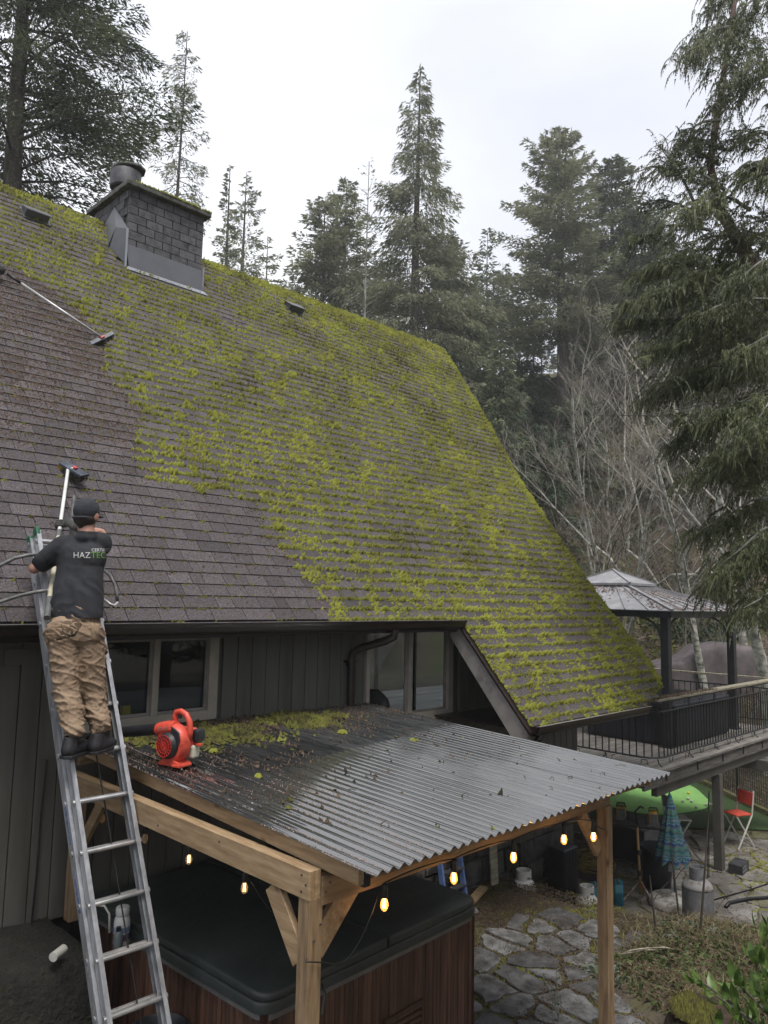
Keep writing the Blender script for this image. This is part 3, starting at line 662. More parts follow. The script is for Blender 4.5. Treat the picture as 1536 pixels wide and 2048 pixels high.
for i in range(34):
    x, y = 2.9+rc.random()*2.85, -3.2+rc.random()*2.9; a = rc.random()*PI; L_ = rc.uniform(.03,.13); pts = [V(x,y,2.535+.044*y+.03)]
    for k in range(3): a += rc.uniform(-.5,.5); pts.append(pts[-1]+V(math.cos(a)*L_/3, math.sin(a)*L_/3, rc.uniform(-.002,.006)))
    m = MB(); m.tube(pts, [.0035,.003,.002,.0012], 4); o = m.build('fallen_twig', M['twig']); tag(o, 'short dark twig lying on the corrugated sheets', 'twig', 'twigs on the corrugated sheets')
# screws at the joints
for (x, y, z) in [(2.612,-2.95,2.29),(2.612,-2.95,2.21),(2.612,-2.985,2.25),(2.612,-2.2,2.28),(2.612,-1.5,2.22),(2.612,-.9,2.28),(2.612,-.3,2.21)]:
    m = MB(); m.box((x,y,z), (.006,.009,.009)); m.build('screw', M['iron_s'], pc)
for (x, z) in ((2.72,2.2),(2.75,2.24),(2.69,2.05),(2.65,1.98)):
    m = MB(); m.box((x,-3.018,z), (.009,.006,.009)); m.build('screw', M['iron_s'], pc)
# ================================================================== STRING LIGHTS
sg = thing('string_lights', 'black cable string lights with pear shaped bulbs under the patio cover', 'string lights', (2.8,-3,2.2))
M['cable'] = mat('black_cable', (.008,.008,.009), rough=.4)
def emis(name, col, s):
    m = bpy.data.materials.new(name); m.use_nodes = True; b = m.node_tree.nodes['Principled BSDF']
    b.inputs['Base Color'].default_value = (.05,.03,.01,1); b.inputs['Emission Color'].default_value = (*col, 1); b.inputs['Emission Strength'].default_value = s
    return m
M['fil'] = emis('lit_filament', (1,.62,.25), 14)
M['fil_dim'] = emis('dim_filament', (1,.6,.25), 4)
def bulbglass(n, col, a, em):
    m = bpy.data.materials.new(n); m.use_nodes = True; N = m.node_tree.nodes; L = m.node_tree.links; b = N['Principled BSDF']
    b.inputs['Base Color'].default_value = (*col, 1); b.inputs['Roughness'].default_value = .05; b.inputs['Alpha'].default_value = a
    b.inputs['Emission Color'].default_value = (1,.42,.07,1); b.inputs['Emission Strength'].default_value = em
    return m
M['bulb_lit'] = bulbglass('lit_amber_bulb', (.9,.45,.12), .5, .32)
M['bulb_off'] = bulbglass('clear_bulb', (.7,.68,.6), .22, .05)
BULBS = [((2.83,-.28,1.99),0),((2.83,-.95,1.995),0),((2.83,-1.535,1.995),1),((2.83,-2.16,1.985),1),
         ((3.013,-3.15,2.125),2),((3.581,-3.15,2.125),2),((4.166,-3.15,2.114),2),((4.754,-3.15,2.105),2),((5.146,-3.15,2.045),2)]
def bulb(p, st):
    x, y, z = p; m = MB(); m.lathe([(.006,.085),(.014,.078),(.016,.05),(.0175,.02),(.017,.012),(.012,.010)], 12, (x,y,z)); s_ = m.build('bulb_socket', M['cable'], sg, smooth=True, autos=45)
    m = MB(); m.lathe([(0,-.056),(.009,-.054),(.017,-.046),(.0215,-.032),(.021,-.018),(.016,0),(.012,.010)], 16, (x,y,z)); m.build('bulb', M['bulb_lit'] if st == 2 else M['bulb_off'], s_, smooth=True)
    m = MB()
    for a in range(4):
        c, d = math.cos(a*PI/2)*.006, math.sin(a*PI/2)*.006; m.tube([(x+c,y+d,z+.004),(x+c*1.3,y+d*1.3,z-.042)], .0016 if st < 2 else .0022, 4)
    o = m.build('filament', M['fil'] if st == 2 else (M['fil_dim'] if st == 1 else M['galv']), s_); o['kind'] = 'stuff'
for p, st in BULBS:
    bulb(p, st)
    if st == 2:
        pl = bpy.data.lights.new('bulb_glow', 'POINT'); pl.energy = .16; pl.color = (1,.5,.15); pl.shadow_soft_size = .03
        po = bpy.data.objects.new('bulb_glow', pl); COL.objects.link(po); po.location = (p[0], p[1]-.0, p[2]-.08)
def sag(a, b, s, n=8):
    a, b = Vector(a), Vector(b); return [a.lerp(b, i/n)-V(0,0,s*4*(i/n)*(1-i/n)) for i in range(n+1)]
tops = [V(b[0][0], b[0][1], b[0][2]+.085) for b in BULBS]
m = MB(); path = []
path += sag((2.80,-.02,2.12), tops[0], .01)
for a, b in zip(tops[:3], tops[1:4]): path += sag(a, b, -.03)[1:]
path += sag(tops[3], (2.72,-2.85,1.93), .06)[1:]
path += [V(2.60,-3.02,1.90), V(2.70,-3.03,1.87)]
path += sag((2.74,-3.05,1.86), (3.0,-3.12,2.16), .11)[1:]
m.tube(path, .0042, 6)
for a, b in zip(tops[4:8], tops[5:9]): m.tube(sag(a, b, -.015), .004, 6)
m.tube(sag(tops[8], (5.53,-3.04,1.98), .02), .004, 6)
o = m.build('cable', M['cable'], sg, smooth=True); o['kind'] = 'stuff'
# ================================================================== HOT TUB
M['vinyl'] = mat('green_black_vinyl', (.026,.032,.031), (.046,.054,.052), scale=2.2, rough=.45, bump=.25, bscale=4, spec=.5, bdist=.06, rvar=.1)
M['skirt'] = mat('grey_skirt', (.10,.095,.09), (.16,.15,.145), scale=4, rough=.7)
M['redwood'] = mat('redwood_slat', (.045,.021,.014), (.135,.068,.043), scale=3.5, rough=.55, bump=.15, bscale=30, stretch=(7,7,.5), tone=(.65,1.35))
tub = thing('hot_tub', 'square hot tub with brown slatted cabinet and closed dark padded cover', 'hot tub', (3.95,-1.15,.2))
Rt = Matrix.Translation((3.955,-1.15,0)) @ Matrix.Rotation(math.radians(2.5), 4, 'Z')
def rrect(hx, hy, r, n=5):
    out = []
    for cx, cy, a0 in ((hx-r,hy-r,0),(-hx+r,hy-r,90),(-hx+r,-hy+r,180),(hx-r,-hy+r,270)):
        for i in range(n+1): a = math.radians(a0+90*i/n); out.append((cx+r*math.cos(a), cy+r*math.sin(a)))
    return out
def slab(m, hx, hy, r, z0, z1, top=.0, rnd=.02, zoff=None):
    rings = [(0,z0),(0,z1-rnd),(rnd*.35,z1-rnd*.3),(rnd,z1)]
    vs = []
    for ins, z in rings:
        for p in rrect(hx-ins, hy-ins, max(r-ins,.01)): vs.append((p[0], p[1], z+(zoff(p[0],p[1]) if zoff else 0)))
    n = len(rrect(1,1,.1)); k = len(rings)
    fs = [(i*n+j, i*n+(j+1)%n, (i+1)*n+(j+1)%n, (i+1)*n+j) for i in range(k-1) for j in range(n)]+[tuple(range(n-1,-1,-1)), tuple((k-1)*n+j for j in range(n))]
    m.add(vs, fs)
HX, HY = 1.06, 1.05
m = MB(Rt); m.box((0,0,.72), (2*HX-.09, 2*HY-.09, 1.05)); m.build('cabinet_core', M['dark'], tub)
rt_ = random.Random(4)
for side in range(4):
    A = Matrix.Rotation(side*PI/2, 4, 'Z'); hx, hy = (HX, HY) if side % 2 == 0 else (HY, HX)
    n = int((2*hx-.14)/.044); ws = (2*hx-.14)/n
    for i in range(n):
        x = -hx+.07+ws*i; mb = MB(Rt @ A); mb.bb(x+.0018, x+ws-.0018, -hy+.012+rt_.uniform(0,.003), -hy+.04, .24, 1.235, tone=rt_.random()); 
        if side in (0, 1, 3): mb.build('cabinet_slat', M['redwood'], tub)
    for x in (-hx, hx-.068):
        mb = MB(Rt @ A); mb.bb(x+.002, x+.066, -hy+.002, -hy+.045, .22, 1.235, tone=.45); mb.build('corner_trim', M['redwood'], tub, bevel=.006)
m = MB(Rt); m.bb(-.02, .55, -HY-.006, -HY+.010, .55, .575, tone=.2)
m.build('access_seam', M['redwood'], tub)
m = MB(Rt)
vx0, vx1 = .0, .42
m.bb(vx0,vx1,-HY-.012,-HY+.008,.80,.825,tone=.5); m.bb(vx0,vx1,-HY-.012,-HY+.008,.60,.625,tone=.5); m.bb(vx0,vx0+.025,-HY-.012,-HY+.008,.625,.80,tone=.5); m.bb(vx1-.025,vx1,-HY-.012,-HY+.008,.625,.80,tone=.5)
vf = m.build('vent_frame', M['redwood'], tub)
for i in range(4):
    q = MB(Rt); q.box(((vx0+vx1)/2, -HY-.002, .65+i*.045), (vx1-vx0-.052, .022, .026), Matrix.Rotation(.5,3,'X'), tone=.3); q.build('vent_louvre', M['redwood'], vf)
m = MB(Rt); slab(m, HX+.012, HY+.012, .10, 1.20, 1.262, rnd=.01); m.build('shell_rim', M['skirt'], tub, smooth=True, autos=40)
# padded cover in two halves with a fold seam across it, lifted skirt flap
def wav(a): return lambda x, y: a*noise.noise(V(x*1.4, y*1.4, 3))
m = MB(Rt); slab(m, HX+.028, HY+.028, .11, 1.235, 1.30, rnd=.012, zoff=wav(.02)); m.build('cover_skirt', M['vinyl'], tub, smooth=True, autos=50)
def half(y0, y1, nm='cover_half'):
    nx, ny = 26, 14; hx = HX+.02; vs = []
    def inside(x, y):
        r = .10; hy = HY+.02; dx = max(abs(x)-(hx-r), 0); dy = max(abs(y)-(hy-r), 0); L_ = math.hypot(dx, dy)
        if dx > 0 and dy > 0 and L_ > r: s = r/L_; return math.copysign(hx-r+dx*s, x), math.copysign(hy-r+dy*s, y)
        return x, y
    rows = []
    for lay in range(2):
        for j in range(ny+1):
            for i in range(nx+1):
                y = -hx+2*hx*i/nx; x = y0+(y1-y0)*j/ny
                X_, Y_ = x, y
                X_, Y_ = inside(X_, Y_)
                e = min(1, min(i, nx-i)/1.5)*min(1, (min(j, ny-j)+.25)/1.2)
                cr_ = .03*(1-abs(X_)/HX)
                z = 1.30+(.070+cr_)*(.75+.25*e)+.006*noise.noise(V(X_*2.5,Y_*2.5,1)) if lay else 1.302
                vs.append((X_, Y_, z))
    n = nx+1; t = n*(ny+1); fs = []
    for j in range(ny):
        for i in range(nx): fs.append((t+j*n+i, t+(j+1)*n+i, t+(j+1)*n+i+1, t+j*n+i+1)[::-1]); fs.append((j*n+i, j*n+i+1, (j+1)*n+i+1, (j+1)*n+i)[::-1])
    for j in range(ny):
        for i in (0, nx): fs.append((j*n+i, (j+1)*n+i, t+(j+1)*n+i, t+j*n+i))
    for i in range(nx):
        for j in (0, ny): fs.append((j*n+i, j*n+i+1, t+j*n+i+1, t+j*n+i))
    m = MB(Rt); m.add(vs, fs); o = m.build(nm, M['vinyl'], tub, smooth=True)
    import bmesh
    bm = bmesh.new(); bm.from_mesh(o.data); bmesh.ops.recalc_face_normals(bm, faces=bm.faces); bm.to_mesh(o.data); bm.free()
    for p in o.data.polygons: p.use_smooth = True
    b = o.modifiers.new('b','BEVEL'); b.width = .018; b.segments = 3; b.angle_limit = math.radians(50)
    return o
half(-HX-.02, -.002); half(.002, HX+.02)
m = MB(Rt)
for s_ in (-1, 1): m.tube([(s_*.0+.0,-HY-.03,1.39),(.0,-HY-.04,1.34),(.01,-HY-.03,1.31)], .006, 6)
m.build('cover_strap', M['vinyl'], tub)
m = MB(Rt); m.tube([(-.62,-HY-.03,1.28),(-.66,-HY-.10,1.26),(-.70,-HY-.12,1.16)], .008, 6); m.build('cover_strap', M['vinyl'], tub)
# ================================================================== LADDER, MAN, BRUSHES, BLOWER
def at(px, py, d):          # point seen at photo pixel (px, py) at horizontal depth d
    r_ = fw + rt*(px-768)/1533 - up*(py-1024)/1533
    return cams + r_*(d/(r_.x*.7071+r_.y*.7071))
M['alu'] = mat('ladder_aluminium', (.30,.31,.33), (.52,.53,.56), scale=5, rough=.42, metal=.55, bump=.05, bscale=50, stretch=(4,4,.6), rvar=.1)
M['alu_dk'] = mat('ladder_side', (.13,.13,.14), (.26,.26,.28), scale=6, rough=.5, metal=.4)
M['alu_r'] = mat('rung_metal', (.42,.42,.43), (.68,.68,.68), scale=8, rough=.3, metal=.8)
M['green_cap'] = mat('green_plastic', (.01,.10,.05), rough=.5)
M['sticker'] = mat('sticker_blue', (.02,.06,.25), (.25,.28,.3), scale=30, rough=.5)
M['sticker_w'] = mat('sticker_worn', (.10,.10,.10), (.35,.35,.34), scale=60, rough=.6, stretch=(1,1,.5))
lad = thing('extension_ladder', 'aluminium extension ladder leaning on the gutter with the man standing on it', 'ladder', (2.35,-2.4,.2))
LK = .43
def LP(z, x, dy=0): return V(x+.043*(4.13-z), -.33-LK*(4.13-z)+dy, z)
ax = (LP(4,0)-LP(3,0)).normalized(); ny = V(0,-1,0); ny = (ny-ax*ny.dot(ax)).normalized()     # ny: away from the wall, square to the ladder
sx_ = ax.cross(ny); 
if sx_.x < 0: sx_ = -sx_
def rail(name, xw, z0, z1, off, wid, dep, side, material=None):
    """C channel: web on the outside, two flanges"""
    a, b = LP(z0, xw)+ny*off, LP(z1, xw)+ny*off
    m = MB(); m.beam(a-sx_*side*-.0, b, .003, dep, upv=ny)
    for e in (-1, 1): m.beam(a+ny*e*dep/2-sx_*side*wid/2, b+ny*e*dep/2-sx_*side*wid/2, wid, .004, upv=ny)
    return m.build(name, material or M['alu'], lad)
XLr, XRr = 2.135, 2.505
zt, zb_ = 4.10, .24
rail('rail', XLr, zb_, zt, .052, .028, .062, -1); rail('rail', XRr+.012, zb_, zt, .052, .028, .062, 1)
rail('base_rail', XLr-.022, zb_-.02, zt-.03, -.03, .03, .075, -1); rail('base_rail', XRr+.034, zb_-.02, zt-.42, -.03, .03, .075, 1)
rz = []
z = 2.618
while z > .4: rz.append(z); z -= .282
z = 2.618+.282
while z < 4.1: rz.append(z); z += .282
rz.sort()
for i, z in enumerate(rz):
    for off, dz in ((.052, 0), (-.03, .012)):
        a, b = LP(z+dz, XLr-.01)+ny*off, LP(z+dz, XRr+.03)+ny*off
        m = MB(); m.tube([a, b], .0155, 10, mi=0)
        m.beam(a+ax*.006+ny*.0, b+ax*.006, .024, .022, upv=ax); m.build('rung', M['alu_r'], lad)
    m = MB(); c = LP(z+.012, XLr-.024)+ny*-.03; m.tube([c, c-sx_*.006], .017, 12); m.build('rung_plug', M['alu'], lad)
for xw, off, zz in ((XLr, .052, zt), (XLr-.022, -.03, zt-.03)):
    m = MB(); c = LP(zz, xw)+ny*off+sx_*.012; m.beam(c-ax*.035, c+ax*.03, .034, .07, upv=ny); m.build('end_cap', M['green_cap'], lad, bevel=.01)
for z0, z1, mm in ((2.35,2.12,'sticker'),(1.98,1.75,'sticker'),(1.55,1.42,'sticker_w'),(1.30,.95,'sticker_w')):
    m = MB(); m.beam(LP(z0, XLr-.0245)+ny*-.03, LP(z1, XLr-.0245)+ny*-.03, .001, .03, upv=ny); m.build('label_strip', M[mm], lad)
for z0, z1 in ((1.80,1.50),(1.46,1.25)):
    m = MB(); m.beam(LP(z0, XRr+.011)+ny*.052, LP(z1, XRr+.011)+ny*.052, .006, .03, upv=ny); m.build('label_strip', M['sticker_w'], lad)
for s_ in (XLr, XRr):
    m = MB(); m.box(LP(.22, s_)+V(0,0,-.01), (.05,.12,.03)); m.build('foot', M['cable'], lad)
m = MB(); m.tube([LP(3.9,2.32)+ny*.06, LP(3.0,2.33)+ny*.03, LP(2.2,2.36)+ny*.0, LP(1.2,2.36)+ny*.01, LP(.5,2.38)], .005, 6); m.build('pull_rope', M['cable'], lad)
# stand-off arms round the ladder head
M['pipe'] = mat('grey_pipe', (.10,.10,.10), (.20,.20,.195), scale=12, rough=.5, metal=.3)
M['pipe_l'] = mat('light_pipe', (.4,.4,.4), (.6,.6,.6), scale=12, rough=.4, metal=.4)
D_ = 5.30
m = MB(); m.tube([at(-70,1165,5.2), at(0,1131,5.25), at(30,1116,5.28), at(58,1110,D_), at(82,1109,5.4), at(110,1110,5.8), at(198,1128,5.9), at(207,1140,5.8), at(221,1152,5.62), at(229,1168,5.62), at(234,1190,5.6), at(235,1202,5.6)], .0125, 10); m.build('standoff_arm', M['pipe'], lad, smooth=True)
m = MB(); m.tube([at(235,1200,5.6), at(234,1208,5.6), at(228,1211,5.58), at(221,1209,5.56), at(200,1193,5.7), at(150,1185,5.75), at(93,1181,5.38)], .0105, 10); m.build('standoff_arm', M['pipe_l'], lad, smooth=True)
m = MB(); m.tube([at(93,1181,5.3), at(72,1184,D_), at(40,1191,5.28), at(0,1204,5.25), at(-70,1225,5.2)], .0125, 10); m.build('standoff_arm', M['pipe'], lad, smooth=True)
# ------------------------------------------------ the man
def ell(c, r, R=None, n=16, k=10):
    vs = [Vector((0,0,-1))]; fs = []
    for i in range(1, k):
        ph = -PI/2+PI*i/k
        for j in range(n): a = 2*PI*j/n; vs.append(V(math.cos(ph)*math.cos(a), math.cos(ph)*math.sin(a), math.sin(ph)))
    vs.append(V(0,0,1)); 
    for j in range(n):
        fs.append((0, 1+(j+1)%n, 1+j)); fs.append((len(vs)-1, 1+(k-2)*n+j, 1+(k-2)*n+(j+1)%n))
        for i in range(k-2): fs.append((1+i*n+j, 1+i*n+(j+1)%n, 1+(i+1)*n+(j+1)%n, 1+(i+1)*n+j))
    vs = [V(v.x*r[0], v.y*r[1], v.z*r[2]) for v in vs]
    if R is not None: vs = [R @ v for v in vs]
    return [Vector(c)+v for v in vs], fs
def cap_(p0, p1, r0, r1, flat=1.0, side=None):
    """tapered capsule as verts/faces"""
    p0, p1 = Vector(p0), Vector(p1); d = (p1-p0); L_ = d.length; d.normalize()
    u = (side if side is not None else d.orthogonal()); u = (Vector(u)-d*Vector(u).dot(d)).normalized(); v = d.cross(u); n = 14
    rings = []
    for i in range(5): a = PI/2*i/5; rings.append((-math.cos(a)*r0, math.sin(a)*r0))
    rings[0] = (-r0, r0*.12)
    rings += [(0, r0)]+[(L_*q/6, r0+(r1-r0)*q/6) for q in range(1, 6)]+[(L_, r1)]
    for i in range(1, 6): a = PI/2*i/5; rings.append((L_+math.sin(a)*r1, max(math.cos(a)*r1, r1*.12)))
    vs = []; fs = []
    for h_, r_ in rings:
        for j in range(n): a = 2*PI*j/n; vs.append(p0+d*h_+u*math.cos(a)*r_+v*math.sin(a)*r_*flat)
    k = len(rings)
    for i in range(k-1):
        for j in range(n): fs.append((i*n+j, i*n+(j+1)%n, (i+1)*n+(j+1)%n, (i+1)*n+j))
    fs += [tuple(range(n-1,-1,-1)), tuple((k-1)*n+j for j in range(n))]
    return vs, fs
def fuse(name, shapes, material, parent, voxel=.012, smooth=6, wr=None, cut=None, decim=None):
    """union of shapes -> one continuous skin; wr(co, normal) -> offset adds folds"""
    import bmesh
    m = MB()
    for vs, fs in shapes: m.add(vs, fs)
    o = m.build(name+'_tmp', material, None); o.name = name
    a = o.modifiers.new('r', 'REMESH'); a.mode = 'VOXEL'; a.voxel_size = voxel
    b = o.modifiers.new('s', 'SMOOTH'); b.factor = .5; b.iterations = smooth
    dg = bpy.context.evaluated_depsgraph_get(); dg.update()
    me = bpy.data.meshes.new_from_object(o.evaluated_get(dg)); old = o.data; o.modifiers.clear(); o.data = me; bpy.data.meshes.remove(old)
    bm = bmesh.new(); bm.from_mesh(me)
    if cut: 
        for co, no in cut:
            bmesh.ops.bisect_plane(bm, geom=bm.verts[:]+bm.edges[:]+bm.faces[:], plane_co=co, plane_no=no, clear_outer=True)
    bm.normal_update()
    if wr:
        off = [(v, v.normal*wr(v.co, v.normal)) for v in bm.verts]
        for v, d in off: v.co += d
    bm.to_mesh(me); bm.free()
    me.name = name; me.materials.clear(); me.materials.append(material)
    base = WL.get(parent.name, V(0,0,0)) if parent else V(0,0,0)
    me.transform(Matrix.Translation(-base)); me.polygons.foreach_set('use_smooth', [True]*len(me.polygons)); me.update()
    if parent: o.parent = parent
    o['__p'] = 1; del o['__p']
    WL[o.name] = base
    return o
M['skin'] = mat('skin', (.33,.17,.12), (.42,.23,.17), scale=14, rough=.55, bump=.05)
M['tee'] = mat('black_tee', (.010,.011,.015), (.018,.019,.025), scale=4, rough=.85, bump=.15, bscale=60)
M['pants'] = mat('tan_work_trousers', (.155,.108,.070), (.285,.205,.14), scale=7, rough=.9, bump=.35, bscale=30, c3=(.24,.168,.11))
M['stain'] = mat('stained_seat', (.03,.022,.015), (.17,.11,.065), scale=6, rough=.95, bump=.3)
M['shoe'] = mat('black_shoe', (.008,.008,.010), (.02,.02,.024), scale=10, rough=.6, bump=.3)
M['glove'] = mat('dark_glove', (.02,.02,.02), (.075,.072,.07), scale=40, rough=.85, bump=.4)
M['cap'] = mat('charcoal_cap', (.022,.024,.032), (.035,.037,.046), scale=20, rough=.9, bump=.2)
M['hair'] = mat('dark_hair', (.012,.009,.008), (.03,.022,.018), scale=60, rough=.8, bump=.6, stretch=(1,1,.2))
man = thing('person', 'man in black tee, tan trousers and cap standing on the ladder, brushing the roof', 'person', (2.38,-.93,2.63))
fa = (V(.7071,.7071,0)*math.cos(.2)+V(.7071,-.7071,0)*math.sin(.2)); ra = V(fa.y, -fa.x, 0)   # facing and his right
P_ = dict(head=at(173,1030,5.44), neck=at(174,1062,5.42), shL=at(129,1093,5.38), shR=at(201,1086,5.48), chest=at(162,1125,5.38), wst=at(153,1200,5.28),
          hpL=at(127,1268,5.20), hpR=at(174,1266,5.27), knL=at(134,1385,5.17), knR=at(187,1382,5.30), anL=at(148,1466,5.09), anR=at(199,1460,5.24),
          elL=at(69,1136,5.36), haL=at(111,1108,5.66), elR=at(201,1068,5.74), wrR=at(151,1054,5.84), haR=at(133,1041,5.90))
F_, RR = fa, ra
# continuous body
sh = [ell(P_['head'], (.074,.09,.108), Matrix((ra, fa, V(0,0,1))).transposed()), cap_(P_['neck']-V(0,0,.06), P_['head']-V(0,0,.06), .062, .055),
      cap_(P_['shL'], P_['shR'], .062, .062), cap_(P_['chest'], P_['wst'], .13, .125, .75, ra), cap_(P_['hpL'], P_['hpR'], .09, .09),
      cap_(P_['shL'], P_['elL'], .052, .041), cap_(P_['elL'], P_['haL'], .042, .027), cap_(P_['shR'], P_['elR'], .052, .042), cap_(P_['elR'], P_['wrR'], .042, .027),
      cap_(P_['hpL'], P_['knL'], .08, .055), cap_(P_['knL'], P_['anL'], .055, .038), cap_(P_['hpR'], P_['knR'], .08, .055), cap_(P_['knR'], P_['anR'], .055, .038)]
for s_ in (-1, 1):
    c = P_['head']+ra*s_*.077-V(0,0,.012)-fa*.0; sh.append(ell(c, (.012,.026,.034), Matrix((ra, fa, V(0,0,1))).transposed() @ Matrix.Rotation(s_*-.35, 3, 'Z')))
sh.append(ell(P_['head']+fa*.088-V(0,0,.02), (.014,.022,.022)))   # nose
sh.append(cap_(P_['head']+fa*.055-V(0,0,.075), P_['head']+fa*.03-V(0,0,.07), .035, .04))
body = fuse('body', sh, M['skin'], man, .0085, 3)
# trousers
def fold(amp, f1, f2, seed=0):
    def g(co, n):
        a = noise.noise(V(co.x*f2, co.y*f2, co.z*f1)+V(seed,0,0))
        b = noise.noise(V(co.x*5+seed+co.z*5, co.y*5, co.z*13+co.x*6)); c_ = noise.noise(V(co.x*7-co.z*9, co.y*7+seed, co.z*24+co.x*12)); d = noise.noise(V(co.x*13+co.z*7, co.y*13+seed*2, co.z*30-co.x*9))
        return amp*(a*.7+.95*math.exp(-(b/.10)**2)+.6*math.exp(-(c_/.09)**2)+.3*math.exp(-(d/.1)**2)-.5)
    return g
cz = P_['anL'].z
tr = [cap_(P_['hpL']+V(0,0,.02), P_['knL'], .108, .090, 1, ra), cap_(P_['knL'], P_['anL']+V(0,0,.03), .088, .074), cap_(P_['hpR']+V(0,0,.02), P_['knR'], .106, .088, 1, ra), cap_(P_['knR'], P_['anR']+V(0,0,.03), .086, .072),
      cap_(P_['hpL']+V(0,0,.0)-fa*.01, P_['hpR']-fa*.01, .118, .118), cap_(P_['wst']-V(0,0,.10)-ra*.055, P_['wst']-V(0,0,.10)+ra*.05, .12, .12),
      ell(at(122,1280,5.33), (.10,.075,.10)), ell(at(174,1280,5.40), (.09,.075,.10)), ell(at(128,1440,5.3), (.06,.07,.07)), ell(at(203,1440,5.45), (.055,.07,.06)),
      ell(at(207,1298,5.46), (.03,.04,.055))]
def trw(co, n):
    zz = (co.z-cz)/.75; k = 1.5-zz*.9
    return fold(.011*max(.75, k), 4, 4, 3)(co, n)
trs = fuse('trousers', tr, M['pants'], man,   .0075, 4, trw, cut=[(V(0,0,P_['anL'].z-.012), V(0,0,-1))])
bvt = BVHTree.FromPolygons([v.co+WL['person'] for v in trs.data.vertices], [p.vertices[:] for p in trs.data.polygons])
# rear pockets, back yoke stain: patches pressed on the cloth
def patch(name, bvh, pts, nx, ny_, material, lift, parent, dirv=None, thick=.003):
    """pts: four photo corners (tl,tr,br,bl); a grid dropped on the garment along the view direction"""
    vs = []; ok = True
    for j in range(ny_+1):
        for i in range(nx+1):
            u, v_ = i/nx, j/ny_
            a = (pts[0][0]*(1-u)+pts[1][0]*u, pts[0][1]*(1-u)+pts[1][1]*u); b = (pts[3][0]*(1-u)+pts[2][0]*u, pts[3][1]*(1-u)+pts[2][1]*u)
            px, py = a[0]*(1-v_)+b[0]*v_, a[1]*(1-v_)+b[1]*v_
            d = (at(px, py, 5.0)-cams).normalized(); h_ = bvh.ray_cast(cams, d)
            vs.append((h_[0]+h_[1]*lift) if h_[0] is not None else None)
    good = [v for v in vs if v is not None]
    n = nx+1; fs = [(j*n+i, j*n+i+1, (j+1)*n+i+1, (j+1)*n+i) for j in range(ny_) for i in range(nx) if all(vs[q] is not None for q in (j*n+i, j*n+i+1, (j+1)*n+i+1, (j+1)*n+i))]
    vs = [v if v is not None else V(0,0,0) for v in vs]
    used = sorted(set(q for f in fs for q in f)); mp_ = {q: i for i, q in enumerate(used)}
    m = MB(); m.add([vs[q] for q in used], [tuple(mp_[q] for q in f) for f in fs]); o = m.build(name, material, parent, smooth=True)
    s_ = o.modifiers.new('s','SOLIDIFY'); s_.thickness = thick; s_.offset = 1
    return o
# tee shirt
def sho(co, n):
    q = .012*(noise.noise(V(co.x*5, co.y*5, co.z*7))+(.35-abs(noise.noise(V(co.x*11+co.z*9, co.y*9, co.z*7))))*1.3)
    return q*(1.25 if co.z < P_['chest'].z-.1 else .6)
hem = P_['wst'].z-.115
ts_ = [cap_(P_['shL']+V(0,0,-.012), P_['shR']+V(0,0,-.012), .076, .076), cap_(P_['chest']+V(0,0,.02)-ra*.05, P_['chest']+V(0,0,.02)+ra*.05, .128, .128, .9), cap_(P_['chest']-ra*.03, P_['wst']-V(0,0,.10)-ra*.045, .135, .145, .85, ra), cap_(P_['chest']+ra*.03, P_['wst']-V(0,0,.10)+ra*.045, .13, .14, .85, ra),
       cap_(P_['shL'], P_['shL'].lerp(P_['elL'], .72), .080, .072), cap_(P_['shR'], P_['shR'].lerp(P_['elR'], .5), .076, .066), cap_(P_['neck']-V(0,0,.045), P_['neck']-V(0,0,.02), .085, .070),
       cap_(P_['shL']-V(0,0,.05)+ra*.05, P_['chest']-V(0,0,.02)-ra*.06, .09, .10)]
eL = (P_['elL']-P_['shL']).normalized(); eR = (P_['elR']-P_['shR']).normalized()
shirt = fuse('tee_shirt', ts_, M['tee'], man, .0095, 5, sho, cut=[(V(0,0,hem), V(0,0,-1)), (P_['neck']-V(0,0,.006), V(0,0,1))])
bvs = BVHTree.FromPolygons([v.co+WL['person'] for v in shirt.data.vertices], [p.vertices[:] for p in shirt.data.polygons])
# lettering pressed onto the back of the shirt
def lettering(name, txt, size, px, py, material, bvh, parent, lift=.003, dep=5.3, space=1.0, stretch=1, skew=0):
    cu = bpy.data.curves.new(name, 'FONT'); cu.body = txt; cu.size = size; cu.space_character = space
    to = bpy.data.objects.new(name, cu); COL.objects.link(to)
    dg = bpy.context.evaluated_depsgraph_get(); dg.update(); me = bpy.data.meshes.new_from_object(to.evaluated_get(dg)); bpy.data.objects.remove(to)
    import bmesh
    bm = bmesh.new(); bm.from_mesh(me); bmesh.ops.triangulate(bm, faces=bm.faces); bmesh.ops.subdivide_edges(bm, edges=[e for e in bm.edges if e.calc_length() > size*.12], cuts=2)
    kill = []; off = WL[parent.name]
    for v in bm.verts:
        x, y = v.co.x*stretch, v.co.y; d = (at(px+x, py-y-x*skew, dep)-cams).normalized(); h_ = bvh.ray_cast(cams, d)
        if h_[0] is None: kill.append(v); continue
        v.co = h_[0]-d*lift-off
    bmesh.ops.delete(bm, geom=kill, context='VERTS'); bm.to_mesh(me); bm.free(); me.materials.clear(); me.materials.append(material)
    o = bpy.data.objects.new(name, me); COL.objects.link(o); o.parent = parent; WL[o.name] = off
    return o
M['white_print'] = mat('white_print', (.42,.42,.42), rough=.8); M['green_print'] = mat('green_print', (.10,.22,.03), rough=.8)
